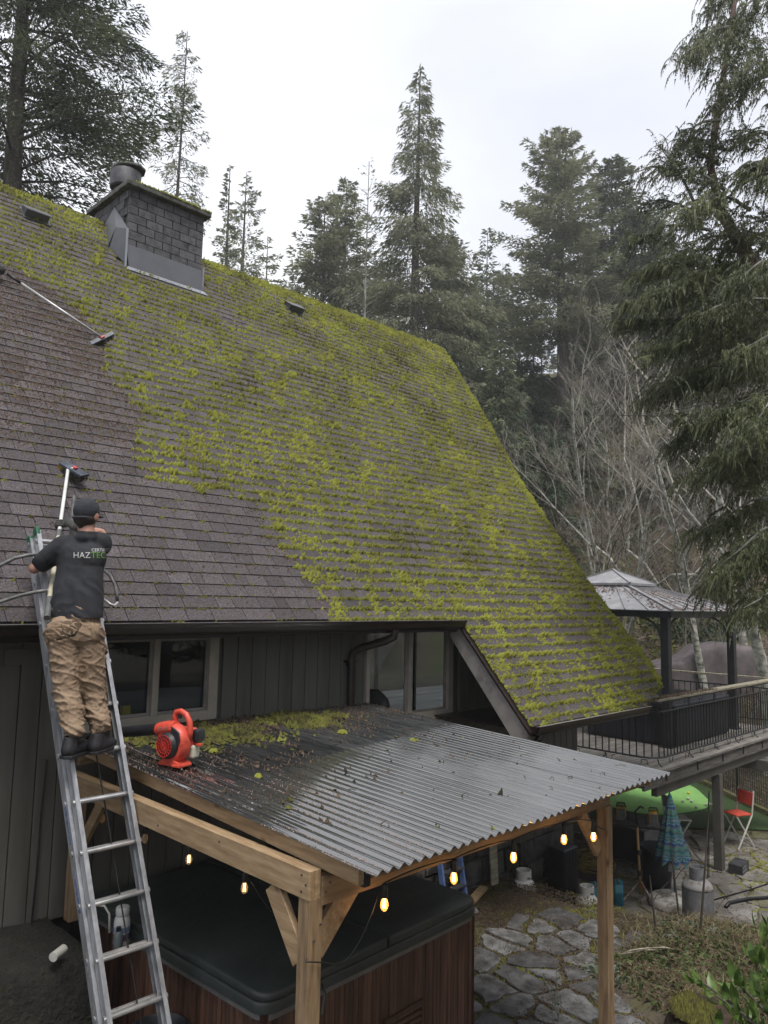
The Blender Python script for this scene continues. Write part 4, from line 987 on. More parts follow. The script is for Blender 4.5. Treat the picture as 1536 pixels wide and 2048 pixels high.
try:
    lettering('shirt_print', 'HAZ', 17, 146, 1116, M['white_print'], bvs, shirt, space=1.02)
    lettering('shirt_print', 'TECH', 17, 182, 1116, M['green_print'], bvs, shirt, space=1.0)
    lettering('shirt_print', 'CERTIFIED', 9.0, 183, 1103, M['white_print'], bvs, shirt, space=.98)
except Exception as e: print('text', e)
patch('rear_pocket', bvt, [(181,1246),(199,1248),(200,1284),(184,1284)], 4, 6, M['pants'], .003, trs)
patch('worn_seat', bvt, [(92,1244),(170,1240),(150,1272),(96,1286)], 12, 6, M['stain'], .001, trs, thick=.001)
# cap worn backwards, hair, ears stay skin
Rh = Matrix((ra, fa, V(0,0,1))).transposed()
hc = P_['head']
cp = fuse('cap', [ell(hc+V(0,0,.028)-fa*.004, (.086,.104,.098), Rh)], M['cap'], man, .007, 3, cut=[(hc+V(0,0,-.022), (V(0,0,-1)+fa*.12).normalized())])
m = MB(); 
m.tube([hc+ra*x*.052-fa*(.096-.03*x*x)+V(0,0,-.030+.050*(1-x*x)) for x in [-1,-.6,-.2,.2,.6,1]], .006, 6); m.build('cap_strap_arch', M['cap'], cp)
m = MB(); m.tube([hc+ra*x*.058-fa*(.100-.025*x*x)+V(0,0,-.026) for x in [-1,-.5,0,.5,1]], .009, 6); m.build('cap_band', M['cap'], cp)
m = MB(); vs, fs = ell(hc+fa*.115+V(0,0,.0), (.055,.07,.008), Rh); m.add(vs, fs); m.build('visor', M['cap'], cp, smooth=True)
fuse('hair', [ell(hc+V(0,0,-.03)-fa*.018, (.078,.083,.062), Rh), cap_(hc-fa*.055-V(0,0,.055), hc-fa*.04-V(0,0,.085), .038, .028)], M['hair'], man, .007, 2)
m = MB(); 
for s_ in (-1, 1): m.tube([hc+ra*s_*.084+V(0,0,.01), hc+ra*s_*.08+fa*.09+V(0,0,.01)], .003, 5)
m.build('glasses', M['cable'], man)['kind'] = 'stuff'
# shoes
for k, a in (('L', P_['anL']), ('R', P_['anR'])):
    tz = LP(2.618, 2.3).z+.018
    hl = V(a.x, a.y, tz+.05)-fa*.045; to_ = hl+fa*.20
    sh_ = fuse('shoe', [cap_(hl, to_-V(0,0,.012), .047, .038, 1, ra), cap_(hl+V(0,0,.0), hl+V(0,0,.075)+fa*.02, .05, .046)], M['shoe'], man, .007, 3, cut=[(V(0,0,tz), V(0,0,-1)), (V(0,0,hl.z+.085), V(0,0,1))])
    m = MB(); pts = [hl-fa*.047, hl-fa*.03+ra*.045, hl+fa*.05+ra*.05, to_+ra*.04, to_+fa*.04, to_-ra*.04, hl+fa*.05-ra*.05, hl-fa*.03-ra*.045]
    m.prism([(p.x, p.y) for p in pts], tz, tz+.022); m.build('sole', M['shoe'], sh_, bevel=.004)
# gloves: palm, four curled fingers and a thumb closed on the pole
pA, pB = at(94,1236,5.14), V(2.776,.66,4.80)
pole_d = (pB-pA).normalized()
def hand(wrist, grip, flip):
    """fingers wrap round the pole at grip, coming from wrist"""
    n = (grip-wrist); n = (n-pole_d*n.dot(pole_d)).normalized(); s_ = pole_d.cross(n)*flip
    palm = grip-n*.028-s_*.012
    sh = [cap_(wrist, palm-n*.03, .032, .036, .75, pole_d), cap_(palm-n*.03-pole_d*.022, palm-n*.012-pole_d*.03, .026, .023), cap_(palm-n*.03+pole_d*.022, palm-n*.012+pole_d*.03, .026, .023), cap_(palm-n*.01-pole_d*.03, palm-n*.01+pole_d*.03, .022, .022)]
    out = [fuse('glove', sh, M['glove'], man, .006, 3)]
    for q, l_ in zip((-.036,-.012,.012,.035), (.85,1.0,1.05,.95)):
        b = palm+pole_d*q; pts = [b, b+s_*.022+n*.018*l_, b+s_*.036+n*.040*l_, b+s_*.026+n*.058*l_, b+s_*.004+n*.056*l_, b-s_*.006+n*.044]
        m = MB(); m.tube(pts, [.0115,.0118,.0112,.0105,.010,.008], 8); m.build('finger', M['glove'], out[0], smooth=True)
    b = palm+pole_d*.04; m = MB(); m.tube([b-n*.02, b-s_*.018+n*.010+pole_d*.012, b-s_*.016+n*.034+pole_d*.010, b-s_*.006+n*.052], [.014,.0135,.012,.010], 8); m.build('thumb', M['glove'], out[0], smooth=True)
def on_pole(q): return pA.lerp(pB, q)
hand(P_['wrR'], on_pole(.545), 1); hand(P_['haL'], on_pole(.37)+V(0,0,0), -1)
m = MB(); m.tube([P_['wrR']+(P_['elR']-P_['wrR']).normalized()*.0, P_['wrR']+(P_['elR']-P_['wrR']).normalized()*.05], .034, 12); m.build('glove_cuff', M['glove'], man, smooth=True)
# ------------------------------------------------ telescopic brush in his hands
M['cream'] = mat('cream_pole', (.42,.39,.29), (.62,.59,.47), scale=9, rough=.45, stretch=(1,1,.4))
M['whitepole'] = mat('white_pole', (.55,.56,.55), (.72,.72,.70), scale=9, rough=.4)
M['grip'] = mat('grey_grip', (.07,.075,.075), (.12,.125,.125), scale=9, rough=.6)
br = thing('roof_brush', 'long cream pole brush held by the man, its head resting on the cleaned shingles', 'brush', tuple(pB))
m = MB(); m.tube([on_pole(.0), on_pole(.10)], .0215, 14); m.build('grip', M['grip'], br, smooth=True, autos=40)
m = MB(); m.tube([on_pole(.10), on_pole(.46)], .0185, 14); m.build('lower_tube', M['cream'], br, smooth=True, autos=40)
m = MB(); m.tube([on_pole(.46), on_pole(.50)], .021, 12); m.build('clamp', M['grip'], br, smooth=True, autos=40)
m = MB(); m.tube([on_pole(.50), on_pole(.97)], .0145, 12); m.build('upper_tube', M['whitepole'], br, smooth=True, autos=40)
M['bristle_y'] = mat('yellow_bristle', (.35,.24,.03), (.6,.45,.08), scale=60, rough=.8); M['bristle_k'] = mat('dark_bristle', (.03,.03,.03), (.12,.10,.06), scale=60, rough=.8)
M['blockk'] = mat('brush_block', (.02,.025,.035), (.09,.11,.15), scale=8, rough=.4); M['redp'] = mat('red_plastic', (.45,.03,.02), rough=.4)
def brush_head(root, c, along, nrm_, W=.30, D=.09, ybr=True):
    along = along.normalized(); nrm_ = nrm_.normalized(); al2 = nrm_.cross(along)
    R = Matrix((along, al2, nrm_)).transposed()
    m = MB(); m.box(c+nrm_*.075, (W, D, .03), R); m.build('brush_block', M['blockk'], root, bevel=.006)
    for (s0, s1, mm) in ((-.5,-.30,'bristle_y'),(-.30,.5,'bristle_k')):
        vs = []; n = int(260*(s1-s0)); 
        P = []; 
        m = MB()
        for i in range(n):
            u = (s0+(s1-s0)*random.Random(i).random())*W; v = (random.Random(i+999).random()-.5)*D*1.1
            b = c+along*u+al2*v+nrm_*.062; e = c+along*(u*1.06)+al2*(v*1.35)+nrm_*.002; m.tube([b, e], [.0035,.0025], 3, cap=False)
        m.build('bristles', M[mm], root)['kind'] = 'stuff'
    m = MB(); m.box(c+nrm_*.098, (.05, .035, .02), R); m.build('pole_socket', M['redp'], root, bevel=.004)
nroof = V(0,-SI,CO); rx_ = V(1,0,0); slope_up = V(0,CO,SI)
bc = roofpt(2.80, (0.66+.45)/CO, .012)
brush_head(br, bc, at(165,945,7.6)-at(105,910,7.75), nroof, .29, .10)
m = MB(); m.tube([on_pole(.97), bc+nroof*.1], .012, 8); m.build('ferrule', M['pipe_l'], br, smooth=True)
# the second brush, its pole coming in from the left
b2c = roofpt(3.69, (2.27+.45)/CO, .012)
br2 = thing('roof_brush', 'brush on a grey pole reaching in from the left edge onto the mossy shingles', 'brush', tuple(b2c))
brush_head(br2, b2c, at(216,663,9.0)-at(180,680,8.9), nroof, .30, .07)
e = at(0,538,8.2); e2 = b2c+nroof*.09
m = MB(); m.tube([e2, e2.lerp(e, .80)], .0135, 10); m.build('upper_tube', M['pipe_l'], br2, smooth=True)
m = MB(); m.tube([e2.lerp(e, .80), e2.lerp(e, .93)], .017, 10); m.build('lower_tube', M['cable'], br2, smooth=True)
vs, fs = ell(e2.lerp(e, .99), (.045,.05,.055)); m = MB(); m.add(vs, fs); m.build('gripping_glove', M['glove'], br2, smooth=True)
m = MB(); m.tube([e2.lerp(e, 1.0), e2.lerp(e, 1.6)], .018, 10); m.build('grip', M['cable'], br2, smooth=True)
# vent pipe on the roof behind the cap
vp_ = roofpt(2.50, .28, 0); m = MB()
vq = at(146,1010,6.1); 
m.tube([at(141,1095,5.95), at(150,993,6.05)], .034, 12, sq=.6); m.build('vent_stack', M['pipe'], house)
# ------------------------------------------------ leaf blower
M['bred'] = mat('red_housing', (.30,.035,.02), (.60,.075,.045), scale=14, rough=.45, bump=.05, lo=.30, hi=.48, detail=10)
M['bblk'] = mat('black_housing', (.010,.011,.014), (.022,.023,.028), scale=8, rough=.45)
M['tank'] = mat('translucent_tank', (.55,.53,.42), rough=.4)
bz = 2.512
bl = thing('leaf_blower', 'red handheld leaf blower standing on the corrugated patio roof', 'leaf blower', (2.90,-1.19,bz))
cxv = V(.7071,-.7071,0)*.60+V(.7071,.7071,0)*-.80*-1*0
Xl = (V(.7071,-.7071,0)*.86-V(.7071,.7071,0)*.50).normalized()      # local +X: away from the nozzle (right, towards the viewer)
Yl = (-V(.7071,-.7071,0)*.50-V(.7071,.7071,0)*.86).normalized()     # fan axis, towards the viewer and left
BM = Matrix(((Xl.x,Yl.x,0,2.875),(Xl.y,Yl.y,0,-1.20),(0,0,1,bz),(0,0,0,1))) @ Matrix.Scale(.9, 4)
AX = Matrix(((1,0,0),(0,0,1),(0,-1,0)))   # lathe z -> local y
Ry = Matrix(((1,0,0),(0,0,1),(0,-1,0)))
def bl_l(name, prof, c, material, n=32, par=None, **k):
    m = MB(BM); m.lathe(prof, n, c, M=Ry, **k); return m.build(name, material, par or bl, smooth=True, autos=35)
vol = bl_l('volute_housing', [(.06,-.055),(.13,-.055),(.148,-.03),(.152,0),(.148,.03),(.13,.052),(.105,.056),(.10,.03),(.06,.02)], (0,.0,.165), M['bred'])
bl_l('intake_guard', [(0,.02),(.085,.02),(.100,.035),(.098,.075),(.08,.098),(.055,.104),(.0,.104)], (0,.0,.155), M['bblk'])
m = MB(BM)
for i in range(9): a = i*PI/9; m.tube([(math.cos(a)*.08,.107,.155+math.sin(a)*.08),(-math.cos(a)*.08,.107,.155-math.sin(a)*.08)], .003, 5)
for r in (.03,.055,.08): m.tube([(math.cos(a)*r,.108,.155+math.sin(a)*r) for a in np.linspace(0,2*PI,25)], .003, 5)
m.build('guard_grille', M['redp'], bl)['kind'] = 'stuff'
m = MB(BM); m.tube([(.02,.0,.285),(-.05,.005,.275),(-.11,.01,.262),(-.165,.01,.252)], [.05,.056,.055,.050], 18); hn = m.build('outlet_horn', M['bred'], bl, smooth=True, autos=50)
m = MB(BM); m.tube([(-.16,.01,.253),(-.19,.01,.25),(-.40,.01,.215),(-.62,.01,.18)], [.052,.045,.044,.041], 18); m.build('blower_tube', M['bblk'], bl, smooth=True, autos=50)
m = MB(BM); m.tube([(-.015,-.03,.30),(-.035,-.03,.36),(-.02,-.03,.395),(.03,-.03,.405),(.085,-.03,.385),(.125,-.03,.33),(.135,-.03,.26),(.12,-.03,.18)], [.024,.022,.021,.021,.022,.023,.024,.026], 14); m.build('handle', M['bred'], bl, smooth=True)
m = MB(BM); m.box((.02,-.03,.365),(.035,.02,.035)); m.box((-.035,-.03,.385),(.03,.03,.045)); m.build('trigger', M['bblk'], bl, bevel=.006)
m = MB(BM); m.box((.04,-.10,.19),(.17,.09,.17)); m.build('engine_cover', M['bred'], bl, bevel=.02)
m = MB(BM); m.box((.135,-.12,.22),(.07,.10,.10)); m.build('air_filter_cover', M['bblk'], bl, bevel=.02)
m = MB(BM); m.box((.115,-.10,.10),(.06,.08,.10)); m.build('fuel_tank', M['tank'], bl, bevel=.015)
m = MB(BM); m.box((.165,-.10,.155),(.05,.03,.02)); m.build('pull_handle', M['bred'], bl, bevel=.004)
m = MB(BM); m.ext([(-.10,.0),(.13,.0),(.125,.02),(.06,.05),(-.05,.05),(-.10,.02)], -.075, .06, 1); m.build('base_foot', M['bred'], bl, bevel=.006)
m = MB(BM); m.box((.10,.045,.012),(.08,.07,.02)); m.build('base_foot', M['bred'], bl, bevel=.005)
m = MB(BM); m.ext([(.06,.285),(.105,.262),(.118,.20),(.09,.11),(.055,.08),(.02,.30)], .050, .064, 1); m.build('side_shroud', M['bblk'], bl, bevel=.005)
cu = bpy.data.curves.new('logo', 'FONT'); cu.body = 'ECHO'; cu.size = .036; cu.extrude = .0006
to = bpy.data.objects.new('maker_print', cu); COL.objects.link(to); dg = bpy.context.evaluated_depsgraph_get(); dg.update()
me = bpy.data.meshes.new_from_object(to.evaluated_get(dg)); bpy.data.objects.remove(to); me.materials.clear(); me.materials.append(M['white_print'])
for v in me.vertices:
    x, y = v.co.x, v.co.y; v.co = (BM @ V(-.115+x, .066-(y-.012)**2*6+.0, .257+y*1.0+x*.12))-WL[bl.name]
o = bpy.data.objects.new('maker_print', me); COL.objects.link(o); o.parent = bl; WL[o.name] = WL[bl.name]
# ================================================================== GROUND
def sm(a, b, x): t = np.clip((x-a)/(b-a), 0, 1); return t*t*(3-2*t)
def height(x, y):
    x = np.asarray(x, float); y = np.asarray(y, float)
    u = (x+y+6.1)*.7071; l = (x-y-6.1)*.7071; ra_ = l/np.maximum(u, 1)
    low = -1.10+.02*(fbm(x, y, 1.2, 1)-.5)
    edge = 8.28+.45*np.clip((-1.3-y), 0, 3)+.10*(vn(y, 0*y, 2.2, 3)-.5)            # end of the upper patio
    up_ = .17+.01*fbm(x, y, 3, 2)
    slope = -.15-.95*sm(8.9, 10.7, x+.0*y)
    slope = np.where(y < -1.4, .19-1.29*sm(8.2, 10.0, x+.62*(y+1.4)), slope)
    z = np.where(x < edge, up_, slope*1.0)
    t = sm(0, .10, x-edge); z = up_*(1-t)+slope*t
    bed = sm(0, .5, -1.95-y-.0*x)*sm(6.5, 7.6, x-.35*(y+2))                        # planted mound on the right
    z = z+bed*(x < 12)*(.04+.12*fbm(x, y, 1.3, 4))*sm(8.9, 7.9, x+.4*(y+1.9))
    fs_ = (x-17.9)*.81-(y+1.1)*.59; far = np.maximum(sm(.3, 3.2, fs_)*(u > 14), sm(22.4, 24.8, u))*(2.15+.35*(fbm(x, y, .5, 6)-.4)); 
    crest = 20.5+9*sm(.22, .44, ra_)-11*sm(.12, -.2, ra_)
    hill = sm(27.5, 62, u)**.85*crest*(1+.10*(fbm(x, y, .09, 2)-.5))-np.clip(u-63, 0, 60)*.25
    z = np.where(u > 14, low+far+np.where(u > 27, hill, 0)+np.where(u > 20, .35*(fbm(x, y, .45, 3)-.5)*sm(20, 28, u)*2, 0), z)
    z = z+np.where((u > 13.5) & (u <= 14), 0, 0)
    bank = sm(2.78, 2.55, x)*sm(-1.25, -.80, y)*(y < 3)
    z = np.where(x < 3, z*(1-bank)+(1.19+.05*fbm(x, y, 5, 1))*bank, z)
    return z
gx = np.concatenate([np.linspace(-60, -2, 16), np.linspace(-1.6, 14, 175), np.linspace(14.2, 34, 80), np.linspace(35, 150, 70)])
gy = np.concatenate([np.linspace(-80, -8, 20), np.linspace(-7.6, 3, 130), np.linspace(3.3, 24, 60), np.linspace(25, 130, 60)])
X_, Y_ = np.meshgrid(gx, gy, indexing='ij'); Z_ = height(X_, Y_)
n1, n2 = len(gx), len(gy); idx = (np.arange(n1-1)[:, None]*n2+np.arange(n2-1)[None, :]).ravel()
def ground_mat():
    m = bpy.data.materials.new('ground_soil'); m.use_nodes = True; t = m.node_tree; N = t.nodes; L = t.links; b = N['Principled BSDF']
    co = N.new('ShaderNodeNewGeometry')
    def nz(s, d=6): q = N.new('ShaderNodeTexNoise'); q.inputs['Scale'].default_value = s; q.inputs['Detail'].default_value = d; L.new(co.outputs['Position'], q.inputs['Vector']); return q
    def ramp(src, st):
        r = N.new('ShaderNodeValToRGB'); L.new(src, r.inputs[0]); e = r.color_ramp.elements
        e[0].position, e[0].color = st[0][0], (*st[0][1], 1); e[1].position, e[1].color = st[-1][0], (*st[-1][1], 1)
        for p, c in st[1:-1]: x = e.new(p); x.color = (*c, 1)
        return r.outputs[0]
    a = ramp(nz(2.2).outputs[0], [(.3,(.030,.024,.018)),(.5,(.085,.068,.050)),(.62,(.075,.072,.030)),(.75,(.15,.125,.095))])
    f = ramp(nz(.35, 9).outputs[0], [(.34,(.035,.028,.018)),(.46,(.09,.07,.045)),(.56,(.075,.078,.025)),(.68,(.13,.10,.065))])
    sp = N.new('ShaderNodeSeparateXYZ'); L.new(co.outputs['Position'], sp.inputs[0])
    q = N.new('ShaderNodeMapRange'); q.inputs['From Min'].default_value = 17; q.inputs['From Max'].default_value = 22; L.new(sp.outputs[0], q.inputs[0])
    mx_ = N.new('ShaderNodeMix'); mx_.data_type = 'RGBA'; L.new(q.outputs[0], mx_.inputs[0]); L.new(a, mx_.inputs[6]); L.new(f, mx_.inputs[7]); L.new(mx_.outputs[2], b.inputs['Base Color'])
    b.inputs['Roughness'].default_value = .95; bp = N.new('ShaderNodeBump'); bp.inputs['Strength'].default_value = 1; bp.inputs['Distance'].default_value = .05; L.new(nz(14, 8).outputs[0], bp.inputs['Height']); L.new(bp.outputs[0], b.inputs['Normal'])
    return m
M['ground'] = ground_mat()
ground = np_mesh('ground', np.stack([X_, Y_, Z_], -1).reshape(-1, 3), np.stack([idx, idx+n2, idx+n2+1, idx+1], 1), M['ground'], None, None, 4, True); ground['kind'] = 'structure'
def hz(x, y): return float(height(np.array([x]), np.array([y]))[0])
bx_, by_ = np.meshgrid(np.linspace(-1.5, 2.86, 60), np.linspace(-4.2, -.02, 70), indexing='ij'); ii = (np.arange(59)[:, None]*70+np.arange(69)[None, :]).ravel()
bk = np_mesh('shade_painted_bank', np.stack([bx_, by_, height(bx_, by_)+.02+.02*fbm(bx_, by_, 4, 3)], -1).reshape(-1, 3), np.stack([ii, ii+70, ii+71, ii+1], 1), M['shade_painted_soil'], None, None, 4, True); bk['kind'] = 'structure'  # dark sheet over the bank, painting in the shade below the eave
# ------------------------------------------------ flagstones
M['flag'] = mat('slate_flagstone', (.035,.034,.033), (.165,.165,.168), scale=5.5, rough=.75, bump=.6, bscale=14, c3=(.095,.093,.092), detail=12, tone=(.5,1.4), bdist=.02)
M['flag2'] = mat('mossy_flagstone', (.09,.08,.07), (.26,.25,.235), scale=2.2, rough=.85, bump=.6, bscale=12, c3=(.16,.145,.13), detail=10, tone=(.65,1.3), bdist=.02)
def voronoi(pts, box, inset):
    out = []
    for i, p in enumerate(pts):
        poly = [(box[0],box[2]),(box[1],box[2]),(box[1],box[3]),(box[0],box[3])]
        for j, q in enumerate(pts):
            if i == j or abs(p[0]-q[0])+abs(p[1]-q[1]) > 4: continue
            dx, dy = q[0]-p[0], q[1]-p[1]; L_ = math.hypot(dx, dy); nx_, ny2 = dx/L_, dy/L_
            c = nx_*(p[0]+q[0])/2+ny2*(p[1]+q[1])/2-inset; new = []
            for a, b in zip(poly, poly[1:]+poly[:1]):
                da, db = nx_*a[0]+ny2*a[1]-c, nx_*b[0]+ny2*b[1]-c
                if da <= 0: new.append(a)
                if da*db < 0: t = da/(da-db); new.append((a[0]+(b[0]-a[0])*t, a[1]+(b[1]-a[1])*t))
            poly = new
            if len(poly) < 3: break
        out.append(poly)
    return out
def stones(name, box, sp, inset, zf, inside, material, parent, seed, th=.035, sub=2):
    r = random.Random(seed); pts = []; nx_ = int((box[1]-box[0])/sp); ny2 = int((box[3]-box[2])/sp)
    for i in range(-1, nx_+1):
        for j in range(-1, ny2+1): pts.append((box[0]+(i+.5+r.uniform(-.5,.5))*sp, box[2]+(j+.5+r.uniform(-.5,.5))*sp))
    for p, poly in zip(pts, voronoi(pts, box, inset)):
        if len(poly) < 3 or not inside(*p): continue
        cx = sum(q[0] for q in poly)/len(poly); cy = sum(q[1] for q in poly)/len(poly)
        if max(math.hypot(q[0]-cx, q[1]-cy) for q in poly) < .07: continue
        fine = []
        for a, b in zip(poly, poly[1:]+poly[:1]):
            L_ = math.hypot(b[0]-a[0], b[1]-a[1])
            for k in range(3 if L_ > .12 else 1):
                t = k/3; s_ = .026 if k else .012; fine.append((a[0]+(b[0]-a[0])*t+r.uniform(-s_, s_), a[1]+(b[1]-a[1])*t+r.uniform(-s_, s_)))
        z = zf(cx, cy); tx, ty = r.uniform(-.02,.02), r.uniform(-.02,.02); m = MB(); n = len(fine)
        vs = [V(q[0], q[1], z-.05) for q in fine]+[V(q[0], q[1], z+th-.008+tx*(q[0]-cx)+ty*(q[1]-cy)) for q in fine]+[V(cx+(q[0]-cx)*.95, cy+(q[1]-cy)*.95, z+th+tx*(q[0]-cx)+ty*(q[1]-cy)) for q in fine]+[V(cx, cy, z+th+.002)]
        fs = [(i, (i+1)%n, n+(i+1)%n, n+i) for i in range(n)]+[(n+i, n+(i+1)%n, 2*n+(i+1)%n, 2*n+i) for i in range(n)]+[(2*n+i, 2*n+(i+1)%n, 3*n) for i in range(n)]
        m.add(vs, fs, 0, r.random()); m.build(name, material, parent)
m = MB(); m.bb(5.1, 8.2, -3.4, -.05, .05, .165); up_pat = m.build('upper_patio', M['shade_painted_soil'], None); up_pat['kind'] = 'structure'
stones('flagstone', (5.1, 8.45, -3.6, -.1), .37, .028, lambda x, y: .165, lambda x, y: x < 8.1+.3*max(0,-1.3-y) and not (y < -2.35 and x > 6.9) and not (x > 7.3 and y > -.8) and not (y > -.95 and int(x*7.3+y*5)%3), M['flag'], up_pat, 12)
m = MB(); m.add([(9.8,-1.9,-1.2),(19,-2.2,-1.2),(19,1.6,-1.2),(16.2,3.4,-1.2),(10.2,3.4,-1.2)]+[(9.8,-1.9,-1.101),(19,-2.2,-1.101),(19,1.6,-1.101),(16.2,3.4,-1.101),(10.2,3.4,-1.101)], [(4,3,2,1,0),(5,6,7,8,9)]); 
lp = MB(); lp.bb(11.0, 18.6, -2.4, 3.2, -1.3, -1.094); low_pat = lp.build('lower_patio', mat('patio_grout', (.05,.04,.032), (.13,.115,.09), scale=5, rough=.95, bump=.6, bscale=30, c3=(.10,.10,.035)), None); low_pat['kind'] = 'structure'
stones('flagstone', (11.0, 18.6, -2.5, 3.2), .62, .018, lambda x, y: -1.098, lambda x, y: (x+.75*y) < 17.5 and x > 10.8, M['flag2'], low_pat, 5, th=.028)
# moss and grit between the stones
n = 26000; x = 5.2+G.random(n)*3.4; y = -3.4+G.random(n)*3.4; k = G.random(n) < np.clip((fbm(x, y, 2.2, 3)-.40)*4, 0, 1)*.9+.12; x, y = x[k], y[k]
o = tufts('joint_moss', np.stack([x, y, .180+0*x], -1), UP, .006+.010*G.random(len(x)), .006+.018*G.random(len(x)), .1+.35*G.random(len(x)), M['moss']); tag(o, kind='stuff')
n = 9000; x = 11+G.random(n)*7.5; y = -2.4+G.random(n)*5.4; k = G.random(n) < np.clip((fbm(x, y, .9, 13)-.50)*7, 0, 1); x, y = x[k], y[k]
o = tufts('joint_moss', np.stack([x, y, -1.075+0*x], -1), UP, .02+.03*G.random(len(x)), .01+.012*G.random(len(x)), .35+.4*G.random(len(x)), M['moss']); tag(o, kind='stuff')
def litter(name, box, n, zf, f, r, mat_, tone=(.1,.9)):
    x = box[0]+G.random(n)*(box[1]-box[0]); y = box[2]+G.random(n)*(box[3]-box[2]); k = G.random(n) < f(x, y); x, y = x[k], y[k]
    o = tufts(name, np.stack([x, y, zf(x, y)], -1), UP, r*(.5+G.random(len(x))), r*(.4+G.random(len(x))), tone[0]+(tone[1]-tone[0])*G.random(len(x)), mat_, None, 4, 2.5); tag(o, kind='stuff')
litter('leaf_litter', (5.1,8.5,-3.4,0), 60000, lambda x, y: .185+.02*G.random(len(x)), lambda x, y: np.clip(.08+.25*(x > 7)+1.2*np.clip((fbm(x, y, 1.7, 31)-.50)*5, 0, 1)+.5*np.clip((y+1.2)/.6, 0, 1), 0, 1), .006, M['debris'])
litter('leaf_litter', (8.3,18.5,-2.5,3), 9000, lambda x, y: height(x, y)+.03, lambda x, y: .5+0*x, .014, M['debris'])
# ------------------------------------------------ stone foundation wall
M['rock'] = mat('dark_rubble_stone', (.018,.018,.018), (.085,.08,.075), scale=3, rough=.9, bump=1, bscale=12, c3=(.045,.043,.04), tone=(.6,1.5), bdist=.03)
fw_ = thing('foundation_wall', 'dark rubble stone foundation wall under the grey siding', 'stone wall', (5,.1,-1.2))
m = MB(); m.bb(XL, 10.15, .06, .35, -1.3, 1.2); m.bb(9.85,10.15,.35,9,-1.3,1.2); m.build('core', M['rock'], fw_)
rs2 = random.Random(9); z = -1.25
while z < 1.15:
    h_ = rs2.uniform(.22,.38); x = 5.0+rs2.uniform(0,.2)
    if z+h_ > 1.2: h_ = 1.2-z
    while x < 10.2:
        wd = rs2.uniform(.3,.62); q = MB(); a, b = x+.012, min(x+wd, 10.2)-.012
        if b-a > .08 and h_ > .06:
            j = lambda: rs2.uniform(-.02,.02); q.add([V(a+j(), .01+j()*.8, z+.01+j()*.5), V(b+j(), .01+j(), z+.01), V(b+j(), .01+j(), z+h_-.012+j()*.5), V(a+j(), .01+j(), z+h_-.012), V(a-.01,.10,z), V(b+.01,.10,z), V(b+.01,.10,z+h_), V(a-.01,.10,z+h_), V((a+b)/2+j(), -.025+j()*.5, z+h_/2)],
                [(0,1,8),(1,2,8),(2,3,8),(3,0,8),(0,4,5,1),(1,5,6,2),(2,6,7,3),(3,7,4,0)], 0, rs2.random()); q.build('stone', M['rock'], fw_)
        x += wd
    z += h_
# bank and ledge below the left wall; eave shade painted into the moss
M['shade_moss'] = grass_mat('shade_painted_moss', (.007,.008,.005), (.022,.028,.008), tr=0, rough=.95)
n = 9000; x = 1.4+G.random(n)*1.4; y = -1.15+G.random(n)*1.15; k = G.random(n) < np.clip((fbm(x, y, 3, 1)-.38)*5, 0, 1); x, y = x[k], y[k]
o = tufts('bank_moss', np.stack([x, y, height(x, y)], -1), UP, .012+.015*G.random(len(x)), .01+.02*G.random(len(x)), .2+.6*G.random(len(x)), M['shade_moss']); tag(o, kind='stuff')
M['pvc'] = mat('white_pvc', (.35,.34,.31), (.55,.54,.50), scale=8, rough=.6)
m = MB(); m.tube([(2.262,-.87,1.322),(2.36,-.80,1.322)], .030, 16); o = m.build('drain_pipe', M['pvc'], smooth=True, autos=40); tag(o, 'short white pipe end sticking out beside the ladder', 'pipe')
m = MB(); m.bb(1.0,2.28,-.04,-.012,1.205,1.235); m.bb(1.0,1.5,-.04,-.012,1.17,1.2); o = m.build('conduit', M['pvc'], fw_); 
m = MB(); m.tube([(2.475,-.045,2.42),(2.46,-.04,2.0),(2.455,-.045,1.6),(2.44,-.05,1.25),(2.42,-.15,1.22)], .008, 6); o = m.build('hanging_cable', M['cable']); tag(o, 'black cable hanging down the grey wall left of the ladder', 'cable')
# tub chemicals
M['white_pl'] = mat('white_plastic', (.52,.53,.53), rough=.45); M['grey_pl'] = mat('grey_plastic', (.10,.12,.13), rough=.4)
bt = thing('bottle', 'large white plastic tub of pool chemicals with a screw lid behind the ladder', 'bottle', (2.77,-.80,1.235))
m = MB(); m.lathe([(.052,0),(.056,.01),(.056,.15),(.050,.18),(.043,.195),(.043,.20)], 24, (2.77,-.80,1.235)); m.build('bottle_body', M['white_pl'], bt, smooth=True, autos=40)
m = MB(); m.lathe([(.046,.20),(.048,.205),(.048,.245),(.044,.252)], 24, (2.77,-.80,1.235)); m.build('lid', M['white_pl'], bt, smooth=True, autos=40)
m = MB(); m.lathe([(.0565,.035),(.0567,.036),(.0567,.08),(.0565,.081)], 24, (2.77,-.80,1.235)); m.build('label_band', mat('purple_label', (.06,.02,.07), (.12,.10,.16), scale=40, rough=.5), bt, smooth=True)
m = MB(); m.lathe([(.0565,.09),(.0567,.091),(.0567,.125),(.0565,.126)], 24, (2.77,-.80,1.235)); m.build('label_band', mat('blue_label', (.05,.12,.28), (.3,.36,.45), scale=30, rough=.5), bt, smooth=True)
b2 = thing('bottle', 'small grey bottle with a black cap in front of the white tub', 'bottle', (2.715,-.86,1.235))
m = MB(); m.lathe([(.030,0),(.032,.01),(.032,.09),(.022,.115),(.014,.122)], 20, (2.715,-.86,1.235)); m.build('bottle_body', M['grey_pl'], b2, smooth=True, autos=40)
m = MB(); m.lathe([(.016,.12),(.017,.125),(.016,.148),(.012,.15)], 16, (2.715,-.86,1.235)); m.build('lid', M['cable'], b2, smooth=True, autos=40)
